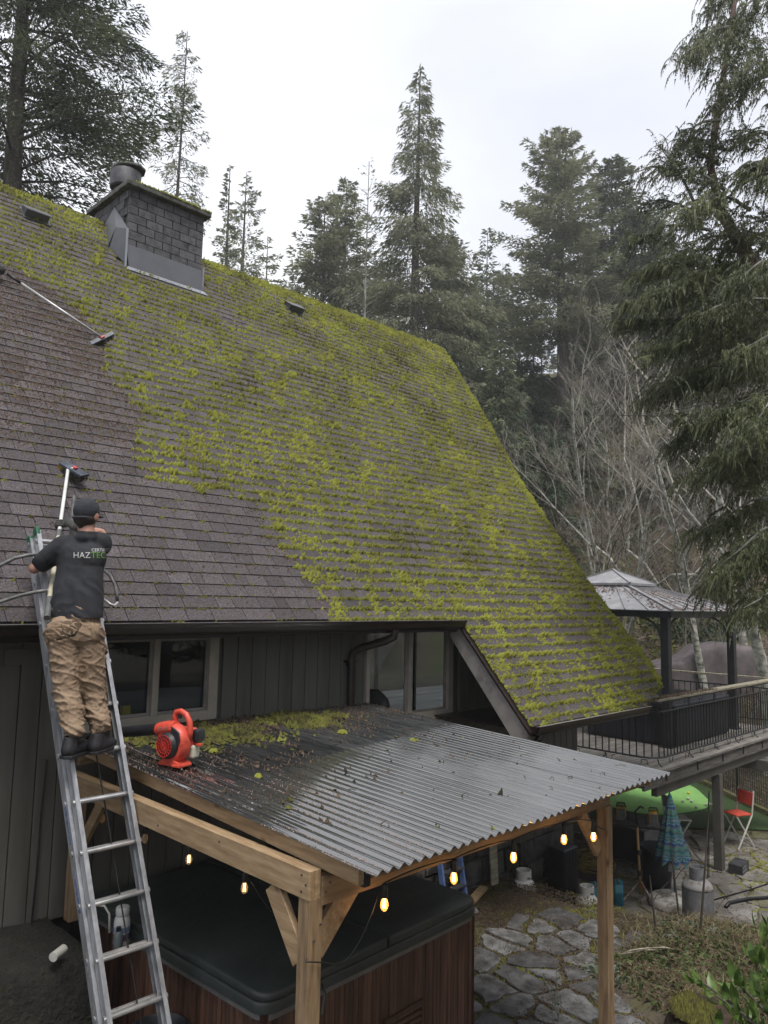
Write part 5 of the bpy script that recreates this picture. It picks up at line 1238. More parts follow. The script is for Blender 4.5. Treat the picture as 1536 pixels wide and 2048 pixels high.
m = MB(); m.tube([(2.66,-.62,1.47),(2.70,-.66,1.47),(2.72,-.70,1.42),(2.72,-.72,1.30)], .008, 8); o = m.build('hose', M['pvc'], smooth=True); tag(o, 'thin white hose curling behind the white tub', 'hose')
# black bins and pipes low on the left
M['blackpl'] = mat('black_plastic', (.008,.009,.012), (.018,.02,.026), scale=5, rough=.5)
m = MB(); m.lathe([(.16,0),(.19,.5),(.20,.52),(.18,.53),(.16,.5),(.14,.05)], 24, (2.72,-1.45,.42)); o = m.build('plant_pot', M['blackpl'], smooth=True, autos=40); tag(o, 'dark round plastic pot below the ledge between ladder and hot tub', 'pot')
for i, (x, y, z0, z1) in enumerate([(2.48,-1.62,.2,.95),(2.56,-1.60,.2,.92)]):
    m = MB(); m.tube([(x,y,z0),(x+.02,y+.05,z1)], .03, 12); m.tube([(x,y,z1-.1),(x,y,z1-.08)], .035, 12); o = m.build('corrugated_pipe', M['grip'], smooth=True, autos=40); tag(o, ['left','right'][i]+' one of two short grey hoses standing below the ledge', 'pipe')
# ================================================================== DECK, RAILING, GAZEBO
M['deckb'] = mat('weathered_deck_board', (.11,.10,.095), (.26,.24,.22), scale=3, rough=.85, bump=.3, bscale=30, c3=(.18,.165,.15), stretch=(1,8,8), tone=(.7,1.25))
M['deckf'] = mat('painted_beam', (.085,.08,.07), (.13,.12,.105), scale=3, rough=.7, bump=.15)
M['iron'] = mat('black_wrought_iron', (.008,.008,.009), (.02,.02,.022), scale=20, rough=.5)
M['caprail'] = mat('mossy_cap_rail', (.14,.125,.095), (.37,.34,.27), scale=4, rough=.85, bump=.3, c3=(.26,.235,.17), stretch=(1,6,6))
deck = thing('deck', 'raised grey timber deck on square posts to the right of the house', 'deck', (14.6,-.2,-1.1))
y = -.40; rd = random.Random(6); i = 0
while y < 9.4:
    q = MB(); q.bb(11.55, 18.25, y+.003, y+.137, 1.01, 1.045+rd.uniform(0,.004), tone=rd.random()); q.build('deck_board', M['deckb'], deck); y += .14
m = MB(); m.bb(11.55, 18.25, -.36, -.32, .80, 1.005); m.build('rim_joist', M['deckb'], deck)
m = MB(); m.bb(12.1, 18.2, -.30, -.20, .62, .795); m.build('beam', M['deckf'], deck, bevel=.005)
m = MB(); m.bb(11.6, 16.6, 2.4, 2.5, .62, .795); m.build('beam', M['deckf'], deck)
m = MB(); m.bb(16.55, 16.75, -.9, 3.0, .42, .615); m.build('cross_beam', M['deckf'], deck)
for (x, y) in ((14.62,-.25),(18.1,-.25),(14.6,2.45),(11.8,2.45)):
    m = MB(); m.bb(x-.075, x+.075, y-.075, y+.075, -1.095, .618); m.build('post', M['deckf'], deck, bevel=.006)
for i in range(11):
    x = 11.7+i*.6; m = MB(); m.bb(x, x+.04, -.315, 5, .80, 1.008); m.build('joist', M['deckf'], deck)
# railing
rl = thing('iron_railing', 'black wrought iron railing with scrolls and a worn wooden cap along the deck edge', 'railing', (12.3,-.2,1.05))
RC = .16
def railpath(z, off=0, x1=18.15, y1=2.2): 
    pts = [V(12.3+off, y1, z), V(12.3+off, .35, z)]
    for a in range(0, 91, 18): t = math.radians(a); pts.append(V(12.62-.32*math.cos(t)+off*math.cos(t), .12-.32*math.sin(t)+off*math.sin(t), z))
    return pts+[V(x1, -.2+off, z)]
for z, nm in ((1.16,'bottom_rail'),(1.90,'top_rail'),(2.06,'upper_rail')):
    m = MB(); m.tube(railpath(z), .016 if z < 2 else .012, 6); m.build(nm, M['iron'], rl)
base_b = None
pp = railpath(1.16); acc = []
for a, b in zip(pp, pp[1:]):
    L_ = (b-a).length; acc.append((a, b, L_))
s_ = .06; tot = sum(q[2] for q in acc); k = 0; bal = []
while s_ < tot:
    t = s_
    for a, b, L_ in acc:
        if t <= L_: bal.append(a.lerp(b, t/L_)); break
        t -= L_
    s_ += .125
for p in bal:
    m = MB(); m.box((p.x, p.y, 1.53), (.016,.016,.74))
    if base_b is None: base_b = m.build('baluster', M['iron'], rl); base_b.location = (0,0,0); p0 = p
    else:
        o = base_b.copy(); COL.objects.link(o); o.parent = rl; o.location = (p.x-p0.x, p.y-p0.y, 0)
def scroll(c, dirv, s_, flip, z):
    pts = []
    for i in range(15):
        t = i/14; a = 4.6*(t-.5)*(1 if t > .5 else 1); r_ = s_*(.25+.75*abs(math.cos(PI*t)))
        pts.append(V(c.x, c.y, z)+dirv*(s_*1.4*(t-.5)*2+.35*s_*math.sin(t*4*PI))+V(0,0,1)*(s_*.55*math.cos(t*2*PI+flip)))
    return pts
for i, p in enumerate(bal[2::5]):
    d = V(1,0,0) if p.y < -.1 else V(0,1,0)
    for z in (1.085, 1.98):
        m = MB(); m.tube(scroll(p, d, .075, i % 2*PI, z), .006, 5); m.build('scroll', M['iron'], rl)
for i, x in enumerate((12.3,13.5,14.6,15.6,16.6,17.6)):
    m = MB(); m.tube([(x+.05,-.2,1.16),(x+.05,-.22,1.09),(x+.0,-.37,1.0),(x,-.375,.86)], .011, 5); m.tube([(x+.1,-.2,1.9),(x+.1,-.2,2.1)], .012, 5); m.build('bracket', M['iron'], rl)['kind'] = 'stuff'
for y in (.7, 1.5): m = MB(); m.tube([(12.3,y,1.16),(12.28,y,1.1),(12.1,y,1.06),(12.08,y-.03,1.048)], .011, 5); m.build('bracket', M['iron'], rl)
m = MB(); m.ext([(12.12,.18),(12.12,-.10),(12.27,-.27),(18.25,-.27),(18.25,-.09),(12.40,-.09),(12.32,.0),(12.32,.18)], 2.085, 2.125, 2); m.build('cap_rail', M['caprail'], rl, bevel=.004)
n = 900; x = 12.15+G.random(n)**2*2.6; y = -.26+G.random(n)*.16; o = tufts('rail_litter', np.stack([x, y, 2.127+0*x], -1), UP, .008+.01*G.random(n), .01+.02*G.random(n), G.random(n), M['debris'], None, 4, 2); tag(o, kind='stuff')
rl2 = thing('iron_railing', 'far stretch of iron railing with a pale cap behind the gazebo posts', 'railing', (18.6,1.5,1.05))
m = MB(); m.beam((18.0,4.9,2.10), (18.17,-.05,2.10), .12, .04); m.build('cap_rail', M['caprail'], rl2)
for z in (1.2, 1.88): m = MB(); m.tube([(18.0,4.9,z),(18.17,-.1,z)], .016, 5); m.build('rail', M['iron'], rl2)
b0 = None
for i in range(36):
    t = i/36; p = V(18.0+.17*t, 4.9-5.0*t, 0)
    if b0 is None: m = MB(); m.box((p.x,p.y,1.54), (.016,.016,.68)); b0 = m.build('baluster', M['iron'], rl2); q0 = p
    else: o = b0.copy(); COL.objects.link(o); o.parent = rl2; o.location = p-q0
# covered spa on the deck
M['spa'] = mat('black_spa_panel', (.010,.012,.018), (.018,.021,.03), scale=3, rough=.55)
sp_ = thing('covered_spa', 'black boxy spa with vertical panels standing under the gazebo behind the railing', 'spa', (15.4,1.25,1.05))
m = MB(); m.bb(14.16,16.66,.33,2.12,1.06,1.72); m.build('cabinet', M['spa'], sp_)
for i in range(20):
    m = MB(); m.bb(14.17+i*.1245,14.17+i*.1245+.118,.305,.328,1.08,1.70); m.build('panel_board', M['spa'], sp_)
for i in range(14):
    m = MB(); m.bb(14.135,14.158,.34+i*.127,.34+i*.127+.120,1.08,1.70); m.build('panel_board', M['spa'], sp_)
m = MB(); m.bb(14.10,16.72,.28,2.16,1.722,1.83); m.build('cover', M['spa'], sp_, bevel=.03, seg=3)
# gazebo
M['gmetal'] = mat('gazebo_roof_metal', (.25,.25,.265), (.38,.38,.395), scale=3, rough=.55, metal=.2, c3=(.29,.29,.305))
M['char'] = mat('charcoal_frame', (.016,.018,.021), (.03,.032,.036), scale=5, rough=.5)
gz = thing('gazebo', 'hardtop gazebo with pale two tier metal roof and charcoal posts on the deck', 'gazebo', (15.7,2.3,1.05))
gx0, gx1, gy0, gy1, gzv = 13.95, 17.5, .25, 4.4, 3.56
for x, y in ((14.08,.42),(17.33,.45),(14.08,4.2),(17.33,4.2)):
    m = MB(); m.bb(x-.075, x+.075, y-.075, y+.075, 1.048, gzv-.13); m.build('post', M['char'], gz, bevel=.006)
    m = MB(); m.bb(x-.11, x+.11, y-.11, y+.11, 1.046, 1.075); m.build('post_base', M['char'], gz)
m = MB(); m.bb(gx0,gx1,gy0,gy0+.09,gzv-.13,gzv); m.build('eave_beam', M['char'], gz)
m = MB(); m.bb(gx0,gx1,gy1-.09,gy1,gzv-.13,gzv); m.build('eave_beam', M['char'], gz)
m = MB(); m.bb(gx0,gx0+.09,gy0+.092,gy1-.092,gzv-.13,gzv); m.build('eave_beam', M['char'], gz)
m = MB(); m.bb(gx1-.09,gx1,gy0+.092,gy1-.092,gzv-.13,gzv); m.build('eave_beam', M['char'], gz)
def arch(a, b, c): 
    pts = [Vector(a).lerp(Vector(b), t)+(Vector(c)-(Vector(a)+Vector(b))/2)*4*t*(1-t)*.5 for t in np.linspace(0,1,8)]
    m = MB(); m.tube(pts, .022, 6); m.build('arched_brace', M['char'], gz)
for (x, y) in ((14.08,.42),(17.33,.45)):
    s_ = 1 if x < 15 else -1
    arch((x+s_*.08,y,2.95),(x+s_*.5,y,3.42),(x+s_*.12,y,3.38)); arch((x,y+.08,2.95),(x,y+.5,3.42),(x,y+.12,3.38))
ap = V((gx0+gx1)/2-.1, (gy0+gy1)/2, 4.42); cz2 = V(ap.x, ap.y, 4.24)
e4 = [V(gx0-.06,gy0-.06,gzv+.004), V(gx1+.06,gy0-.06,gzv+.004), V(gx1+.06,gy1+.06,gzv+.004), V(gx0-.06,gy1+.06,gzv+.004)]
top = [cz2.lerp(p, .26)+V(0,0,.0) for p in e4]
def face_strips(a, b, c, d, n, nm, mm, seam=True):
    """a,b eave; c,d upper (c above b, d above a): n standing seam panels"""
    for i in range(n):
        t0, t1 = i/n, (i+1)/n; ad = .004
        p = [a.lerp(b,t0), a.lerp(b,t1), d.lerp(c,t1), d.lerp(c,t0)]; nn = (p[1]-p[0]).cross(p[3]-p[0]).normalized()
        m = MB(); m.add(p+[q-nn*.02 for q in p], [(0,1,2,3),(7,6,5,4),(0,4,5,1)]); m.build(nm, mm, gz)
        if seam and i: m = MB(); m.beam(p[0]+nn*.012, p[3]+nn*.012, .012, .024, upv=nn); m.build('standing_seam', M['char'] if False else M['gmetal'], gz)
for i in range(4):
    a, b = e4[i], e4[(i+1)%4]; d, c = top[i], top[(i+1)%4]
    face_strips(a, b, c, d, 9 if i % 2 else 8, 'roof_panel', M['gmetal'])
for i in range(4):
    m = MB(); m.beam(e4[i]+V(0,0,.02), top[i]+V(0,0,.02), .07, .02); m.build('hip_cap', M['gmetal'], gz)
t2 = [cz2.lerp(p, .33)+V(0,0,.09) for p in e4]
for i in range(4):
    a, b = t2[i], t2[(i+1)%4]; m = MB(); m.add([a, b, ap, a-V(0,0,.05), b-V(0,0,.05)], [(0,1,2),(0,3,4,1)]); m.build('top_tier_panel', M['gmetal'], gz)
    m = MB(); m.beam(a+V(0,0,.012), ap+V(0,0,.012), .05, .02); m.build('hip_cap', M['gmetal'], gz)
m = MB(); m.prism([(p.x,p.y) for p in [cz2.lerp(q,.27) for q in e4]], 4.02, 4.10); m.build('vent_gap', M['dark'], gz)
n = 3200; u = G.random(n); v = G.random(n)**2; fa_ = G.random(n) < .5
Pn_ = np.zeros((n,3))
for i in range(n):
    a, b, c, d = (e4[0], e4[1], top[1], top[0]) if fa_[i] else (e4[3], e4[0], top[0], top[3]); Pn_[i] = (a.lerp(b,u[i]).lerp(d.lerp(c,u[i]), v[i]*.9+.03))+V(0,0,.012)
kk = G.random(n) < np.clip((fbm(Pn_[:,0], Pn_[:,1], 1.5, 3)-.45)*5, .02, 1)
o = tufts('roof_leaves', Pn_[kk], UP, .012+.018*G.random(kk.sum()), .008+.01*G.random(kk.sum()), .3+.7*G.random(kk.sum()), M['pinkchaff'], None, 4, 2); tag(o, kind='stuff')
# ================================================================== THINGS ON THE LOWER PATIO
LZ = -1.072
def cyl(name, c, r, z0, z1, material, par, n=24): m = MB(); m.lathe([(r,0),(r,z1-z0)], n, (c[0],c[1],z0)); return m.build(name, material, par, smooth=True, autos=40)
# gas cylinders
M['gasw'] = mat('white_paint', (.50,.49,.46), (.66,.65,.62), scale=6, rough=.5); M['gasg'] = mat('grey_worn_paint', (.15,.15,.16), (.34,.34,.355), scale=4, rough=.55, c3=(.25,.25,.265))
M['rust'] = mat('rusty_shoulder', (.16,.08,.045), (.36,.35,.345), scale=5, rough=.7, lo=.40, hi=.52)
def gas(x, y, z, r, h, label, body, dome, collar, grp=None):
    t = thing('gas_cylinder', label, 'gas cylinder', (x,y,z), grp)
    m = MB(); m.lathe([(r*.8,0),(r*.8,.03),(r*.9,.05),(r,.10),(r,h-.10)], 28, (x,y,z)); m.build('tank_body', body, t, smooth=True, autos=50)
    m = MB(); m.lathe([(r,h-.10),(r*.97,h-.06),(r*.85,h-.02),(r*.6,h+.02),(r*.3,h+.035),(0,h+.04)], 28, (x,y,z)); m.build('tank_dome', dome, t, smooth=True)
    cr_ = r*.62 if r < .2 else r*.5; ch = .13 if r < .2 else .20; m = MB(); vs = []; fs = []; n = 28
    for j in range(n+1):
        a = 2*PI*j/n; gap = 1 if j in (19,20,21) else 0
        for rr_, zz in ((cr_, h+.01+(.055 if gap else 0)), (cr_, h+ch), (cr_-.012, h+ch), (cr_-.012, h+.01+(.055 if gap else 0))): vs.append(V(x+rr_*math.cos(a), y+rr_*math.sin(a), z+zz))
    for j in range(n):
        for q in range(3): fs.append((j*4+q, (j+1)*4+q, (j+1)*4+q+1, j*4+q+1))
    m.add(vs, fs); m.build('collar', collar, t, smooth=True, autos=40)
    m = MB(); m.tube([(x,y,z+h+.03),(x,y,z+h+.08)], .02, 8); m.tube([(x-.03,y,z+h+.085),(x+.03,y,z+h+.085)], .016, 8); m.build('valve', M['iron'], t)
gas(8.44,-.28,-.16,.152,.36,'white gas cylinder half hidden against the dark stone wall',M['gasw'],M['gasw'],M['gasw'])
gas(9.55,-.52,-.45,.15,.26,'white gas cylinder by the black corrugated drum with only its collar showing',M['gasw'],M['gasw'],M['gasw'])
gas(11.72,-1.08,-1.08,.22,.72,'big grey gas cylinder with a rusty white shoulder behind the dry grass',M['gasg'],M['rust'],M['gasg'])
# black ribbed drum
dr = thing('black_drum', 'tall black ribbed container beside the stone wall', 'drum', (9.42,-.3,-.6))
m = MB(); m.bb(9.25,9.60,-.36,-.10,-.55,.40); m.build('drum_body', M['blackpl'], dr, bevel=.02)
for i in range(9): m = MB(); m.bb(9.26+i*.037,9.275+i*.037,-.375,-.362,-.5,.38); m.build('rib', M['blackpl'], dr)
# coil of yellow hose
M['yhose'] = mat('yellow_hose', (.22,.16,.05), (.42,.32,.12), scale=9, rough=.5)
m = MB(); rc2 = random.Random(3); c = V(12.72,1.25,-1.0); pts = []
for i in range(26*14):
    a = i*2*PI/26; r_ = .30+.10*math.sin(i*.031)+.05*math.sin(i*.177); pts.append(c+V(r_*math.cos(a)*1.05, r_*math.sin(a)*.9, .05+.16*(.5+.5*math.sin(i*.041+1))+.03*math.sin(a*2+i*.01)))
m.tube(pts, .011, 5); o = m.build('hose_coil', M['yhose'], smooth=True); tag(o, 'untidy coil of yellow hose on the lower patio behind the timber post', 'hose')
m = MB(); m.bb(12.3,13.2,.9,1.6,-1.07,-.95); o = m.build('stone_block', M['flag2']); tag(o, 'flat grey stone block carrying the coil of yellow hose', 'stone')
# covered grill
M['cover_g'] = mat('grey_grill_cover', (.13,.13,.135), (.24,.24,.245), scale=3, rough=.8, bump=.4, bscale=8); M['cover_k'] = mat('black_grill_cover', (.010,.010,.013), (.022,.022,.026), scale=3, rough=.7)
gr = thing('covered_grill', 'boxy grill under a black cover with a light grey top and side', 'covered grill', (13.75,.95,-1.07))
m = MB(); m.bb(13.42,14.05,.62,1.42,-.95,-.33); m.build('cover_body', M['cover_k'], gr, bevel=.04, seg=3)
m = MB(); vs = [(13.39,.59,-.36),(14.09,.59,-.37),(14.09,1.45,-.38),(13.39,1.45,-.36),(13.42,.62,-.30),(14.06,.62,-.30),(14.06,1.42,-.28),(13.42,1.42,-.29)]
m.add(vs, [(3,2,1,0),(4,5,6,7),(0,1,5,4),(1,2,6,5),(2,3,7,6),(3,0,4,7)]); m.build('cover_top', M['cover_g'], gr, bevel=.02)
m = MB(); m.bb(13.43,14.06,.585,.612,-.93,-.37); m.build('cover_side', M['cover_g'], gr, bevel=.01)
for dx, dy in ((0,0),(.55,0),(0,.72),(.55,.72)): m = MB(); m.bb(13.45+dx,13.49+dx,.65+dy,.69+dy,-1.07,-.95); m.build('leg', M['iron'], gr)
# work lights on a tripod
M['ypl'] = mat('ochre_plastic', (.26,.15,.025), (.38,.23,.05), scale=8, rough=.5); M['ochre_p'] = mat('ochre_pole', (.25,.14,.05), (.36,.22,.09), scale=10, rough=.5)
wl = thing('work_light', 'pair of yellow work lights on an ochre tripod pole beside the trash can', 'work light', (12.12,.02,LZ))
m = MB(); m.tube([(12.12,.02,LZ+.12),(12.07,.03,.10)], .021, 10); m.build('pole', M['ochre_p'], wl, smooth=True)
for z in (-.30,-.62): m = MB(); m.tube([(12.105,.022,z-.04),(12.10,.022,z+.04)], .036, 10); m.build('pole_clamp', M['iron'], wl)
for a in (.3, 2.4, 4.5): m = MB(); m.tube([(12.12,.02,LZ+.33),(12.12+.30*math.cos(a),.02+.30*math.sin(a),LZ+.01)], .014, 6); m.build('leg', M['ochre_p'] if a < 2 else M['rust'], wl)
xd = V(.7071,-.7071,0); c0 = V(12.07,.03,.12)
m = MB(); m.beam(c0-xd*.42, c0+xd*.42+V(0,0,-.06), .03, .022); m.build('cross_bar', M['iron'], wl)
for s_, dz in ((-.26,.14),(.26,.07)):
    c = c0+xd*s_+V(0,0,dz+.06); R = Matrix.Rotation(math.radians(20), 3, 'Z')
    m = MB(); m.box(c, (.20,.13,.20), R); hd = m.build('lamp_head', M['ypl'], wl, bevel=.02)
    m = MB(); m.box(c-V(.095,.06,0), (.06,.10,.15), R); m.build('lamp_glass', M['grip'], hd)
    m = MB(); m.tube([c+xd*-.07+V(0,0,.09), c+xd*-.06+V(0,0,.15), c+xd*.06+V(0,0,.145), c+xd*.075+V(0,0,.08)], .013, 6); m.build('lamp_handle', M['iron'], hd)
    m = MB(); m.tube([c+xd*-.12+V(0,0,.0), c+xd*-.12+V(0,0,-.15), c+xd*.12+V(0,0,-.15), c+xd*.12+V(0,0,.0)], .008, 5); m.build('yoke', M['iron'], hd)
m = MB(); m.tube([c0+V(0,0,.02), c0+V(-.02,.02,.22), c0+V(.04,-.04,.30), c0+V(.07,-.07,.27)], .016, 8); m.build('tightening_hook', M['iron'], wl, smooth=True)
m = MB(); m.tube([c0-xd*.2+V(0,0,.1), c0+V(0,0,.05), c0+xd*.06+V(0,0,-.1), c0+xd*.02+V(0,0,-.35), c0+xd*.06+V(0,0,-.7), c0+xd*.13+V(0,0,-1.1)], .006, 5); m.build('lead', M['cable'], wl)
# trash can
tc_ = thing('trash_can', 'large round black trash can behind the striped umbrella', 'trash can', (12.93,.12,LZ))
m = MB(); m.lathe([(.21,0),(.215,.02),(.27,.62),(.285,.63),(.29,.68),(.275,.685),(.26,.66),(.20,.03),(0,.03)], 32, (12.93,.12,LZ)); m.build('can', M['blackpl'], tc_, smooth=True, autos=35)
m = MB(); 
for s_ in (-1,1): m.box(V(12.93,.12,LZ+.58)+V(.7071,-.7071,0)*s_*.285, (.05,.05,.10), Matrix.Rotation(PI/4,3,'Z'))
m.build('grip_lugs', M['blackpl'], tc_)['kind'] = 'stuff'
q = V(12.93,.12,LZ+.40)-V(.7071,.7071,0)*.232+V(.7071,-.7071,0)*.13
m = MB(); m.box(q, (.11,.003,.13), Matrix.Rotation(-PI/4-.45,3,'Z')); m.build('emblem_label', M['sticker_w'], tc_)
# folded umbrella on a white base
um = thing('patio_umbrella', 'folded blue and green striped umbrella on a round white base', 'umbrella', (12.52,-.35,LZ))
def stripe_mat():
    m = bpy.data.materials.new('striped_canvas'); m.use_nodes = True; N = m.node_tree.nodes; L = m.node_tree.links; b = N['Principled BSDF']
    co = N.new('ShaderNodeTexCoord'); sp = N.new('ShaderNodeSeparateXYZ'); L.new(co.outputs['Object'], sp.inputs[0]); n = N.new('ShaderNodeTexNoise'); n.inputs['Scale'].default_value = 14; L.new(co.outputs['Object'], n.inputs[0])
    ma = N.new('ShaderNodeMath'); ma.operation = 'MULTIPLY_ADD'; L.new(n.outputs[0], ma.inputs[0]); ma.inputs[1].default_value = .10; L.new(sp.outputs[2], ma.inputs[2])
    w_ = N.new('ShaderNodeMath'); w_.operation = 'MULTIPLY'; w_.inputs[1].default_value = 3.7; L.new(ma.outputs[0], w_.inputs[0]); fr = N.new('ShaderNodeMath'); fr.operation = 'FRACT'; L.new(w_.outputs[0], fr.inputs[0])
    r = N.new('ShaderNodeValToRGB'); L.new(fr.outputs[0], r.inputs[0]); cs = [(.06,.14,.22),(.13,.21,.21),(.05,.25,.23),(.03,.09,.19),(.12,.20,.11),(.06,.26,.30),(.19,.22,.12),(.05,.12,.30),(.03,.06,.20),(.15,.30,.34),(.04,.15,.20),(.20,.28,.28)]
    r.color_ramp.interpolation = 'CONSTANT'; e = r.color_ramp.elements; e[0].color = (*cs[0], 1); e[1].position = .93; e[1].color = (*cs[-1], 1)
    for i, c in enumerate(cs[1:-1]): x = e.new(.08+i*.085); x.color = (*c, 1)
    L.new(r.outputs[0], b.inputs['Base Color']); b.inputs['Roughness'].default_value = .8; return m
M['stripe'] = stripe_mat()
m = MB(); rings = []; cxu, cyu = 12.44, -.35
for i in range(15):
    t = i/14; z = .63-1.02*t; r_ = .02+.215*t**.9; tilt = .07*t
    for j in range(32):
        a = 2*PI*j/32; f = 1+.20*math.cos(8*a+t*1.5)*min(1, t*2); zz = z-(.06*math.cos(8*a+1.5) if i == 14 else 0)-(.05*math.cos(a+2.2)*t); rings.append(V(cxu+tilt+r_*f*math.cos(a), cyu+r_*f*math.sin(a), zz))
fs = [(i*32+j, i*32+(j+1)%32, (i+1)*32+(j+1)%32, (i+1)*32+j) for i in range(14) for j in range(32)]; m.add(rings, fs); m.build('canopy', M['stripe'], um, smooth=True)
m = MB(); m.tube([(cxu,cyu,.66),(cxu+.03,cyu,.4)], .008, 6); m.build('finial', M['cable'], um)
m = MB(); m.tube([(cxu+.03,cyu,.3),(cxu+.13,cyu,LZ+.1)], .017, 10); m.build('pole', mat('blue_pole', (.03,.09,.22), (.06,.15,.32), scale=9, rough=.4), um, smooth=True)
M['basew'] = mat('dirty_white_base', (.16,.14,.12), (.55,.53,.49), scale=5, rough=.8, lo=.42, hi=.55, detail=10)
m = MB(); m.lathe([(.36,0),(.40,.02),(.40,.09),(.36,.125),(.08,.15),(.06,.18),(.03,.19),(0,.19)], 40, (12.40,-.42,LZ)); m.build('base', M['basew'], um, smooth=True, autos=50)
# blue tubs / kneelers
for i, (x, y, a) in enumerate(((11.85,.25,.5),(11.45,.45,.6))):
    t = thing('blue_jug', ['turquoise plastic jug at the foot of the work light pole','turquoise plastic jug half hidden by the timber post'][i], 'jug', (x,y,LZ))
    m = MB(Matrix.Translation((x,y,LZ)) @ Matrix.Rotation(a,4,'Z')); m.ext([(-.17,0),(.14,0),(.17,.06),(.17,.26),(.08,.33),(-.10,.30),(-.17,.20)], -.07, .07, 1); m.build('jug_body', mat('turquoise_plastic', (.01,.10,.15), (.02,.16,.21), scale=6, rough=.45), t, bevel=.02, seg=3)
    m = MB(Matrix.Translation((x,y,LZ)) @ Matrix.Rotation(a,4,'Z')); m.tube([(-.08,0,.28),(-.07,0,.35),(.0,0,.36),(.04,0,.31)], .016, 8); m.build('jug_handle', M['grip'], t, smooth=True)
# perforated metal box by the deck post, black hose, charcoal objects
bxm = thing('metal_box', 'small perforated metal box beside the foot of the deck post', 'metal box', (14.75,-.55,LZ))
m = MB(Matrix.Translation((14.80,-.52,LZ)) @ Matrix.Rotation(.1,4,'Z')); m.bb(-.22,.22,-.12,.12,0,.17); m.build('box_body', M['galv'], bxm, bevel=.008)
for i in range(6):
    for j in range(2): m = MB(Matrix.Translation((14.80,-.52,LZ)) @ Matrix.Rotation(.1,4,'Z')); m.bb(-.20+i*.04,-.18+i*.04,-.124,-.121,.05+j*.06,.085+j*.06); m.build('hole', M['gmetal'], bxm)
m = MB(); hp = [(12.9,-1.02,LZ+.02),(13.1,-1.0,LZ+.03),(13.5,-1.15,LZ+.03),(14.2,-1.6,LZ+.03),(15.5,-2.4,LZ+.03)]; m.tube(hp, .03, 8); o = m.build('black_hose', M['cable'], smooth=True); tag(o, 'thick black hose running to the right edge of the patio', 'hose')
m = MB(); m.tube([(12.3,-.8,LZ+.01),(13.0,-.75,LZ+.02),(14.0,-1.0,LZ+.01),(14.9,-1.2,LZ+.02)], .012, 5); o = m.build('thin_hose', M['cable']); tag(o, 'thin dark cable lying on the flagstones behind the grey gas cylinder', 'cable')
# rods leaning on the deck post
for i, (dx, t_) in enumerate(((0,0),(.07,.03))):
    m = MB(); m.tube([(14.0+dx,-.28,LZ),(14.2+dx*.3,-.26,.35+t_)], .009, 5); o = m.build('leaning_rod', M['iron']); tag(o, ['left','right'][i]+' one of two thin rods leaning towards the deck post', 'rod')
# folding chairs
M['redf'] = mat('red_fabric', (.55,.06,.035), (.68,.10,.06), scale=9, rough=.8)
def chair(x, y, a, label, red):
    t = thing('folding_chair', label, 'chair', (x,y,LZ)); T = Matrix.Translation((x,y,LZ)) @ Matrix.Rotation(a,4,'Z')
    for s_ in (-.2,.2):
        m = MB(T); m.tube([(-.20,s_,0),(.16,s_,.62),(.22,s_*.98,1.08)], .017, 6); m.build('back_frame', M['gasw'], t)
        m = MB(T); m.tube([(.22,s_*.85,0),(-.20,s_*.85,.62)], .017, 6); m.build('leg', M['gasw'], t)
    m = MB(T); m.bb(-.22,.18,-.19,.19,.615,.645); m.build('seat', red, t, bevel=.01)
    m = MB(T); m.beam((.175,0,.80), (.205,0,1.05), .40, .02, upv=(1,0,0)); m.build('backrest', red, t, bevel=.01)
    m = MB(T); m.tube([(.18,-.2,.22),(.18,.2,.22)] if False else [(.12,-.17,.15),(.12,.17,.15)], .014, 6); m.build('stretcher', M['gasw'], t)
chair(16.35,.05,-.45,'folding chair with red seat and back right of the deck post',M['redf'])
chair(15.05,.72,2.4,'white folding chair half hidden behind the deck post',M['gasw'])
# turf and putting green
def poly_sheet(name, pts, z, material, parent=None):
    m = MB(); m.add([V(p[0],p[1],z) for p in pts], [tuple(range(len(pts)))]); o = m.build(name, material, parent); return o
turf = [(18.4,-.75),(17.57,.42),(16.9,1.03),(16.33,1.75),(15.9,2.9),(15.9,5.2),(20.6,5.0),(21.35,3.9),(21.2,3.05),(20.5,2.1),(19.75,1.35),(19.0,.35)]
o = poly_sheet('turf', turf, -1.062, mat('artificial_turf', (.014,.034,.008), (.036,.070,.016), scale=50, rough=.95, bump=.6, bscale=120, c3=(.026,.052,.012)), None); o['kind'] = 'structure'
gcx, gcy = 18.7, 3.0
ctrl = [(16.95,3.2),(16.98,2.45),(17.35,1.98),(17.97,1.74),(18.55,1.62),(19.15,1.75),(19.75,2.15),(20.35,2.62),(20.78,3.2),(20.75,3.75),(20.2,4.3),(19.2,4.6),(17.8,4.6),(17.1,4.1)]
def cr_spline(P, k=6):
    out = []; n = len(P)
    for i in range(n):
        p0, p1, p2, p3 = [Vector((*P[(i+j-1) % n], 0)) for j in range(4)]
        for s_ in range(k): t = s_/k; out.append(.5*((2*p1)+(p2-p0)*t+(2*p0-5*p1+4*p2-p3)*t*t+(3*p1-p0-3*p2+p3)*t**3))
    return out
gp = cr_spline(ctrl); o = poly_sheet('putting_green', gp, -1.050, mat('putting_green', (.16,.34,.09), (.20,.40,.12), scale=4, rough=.9, bump=.2, bscale=100), None); o['kind'] = 'structure'
m = MB(); m.tube([(17.6,3.35,-1.05),(17.6,3.35,-.35)], .008, 6); o = m.build('hole_pin', M['gasw']); tag(o, 'thin white pin standing in the putting green', 'pin')
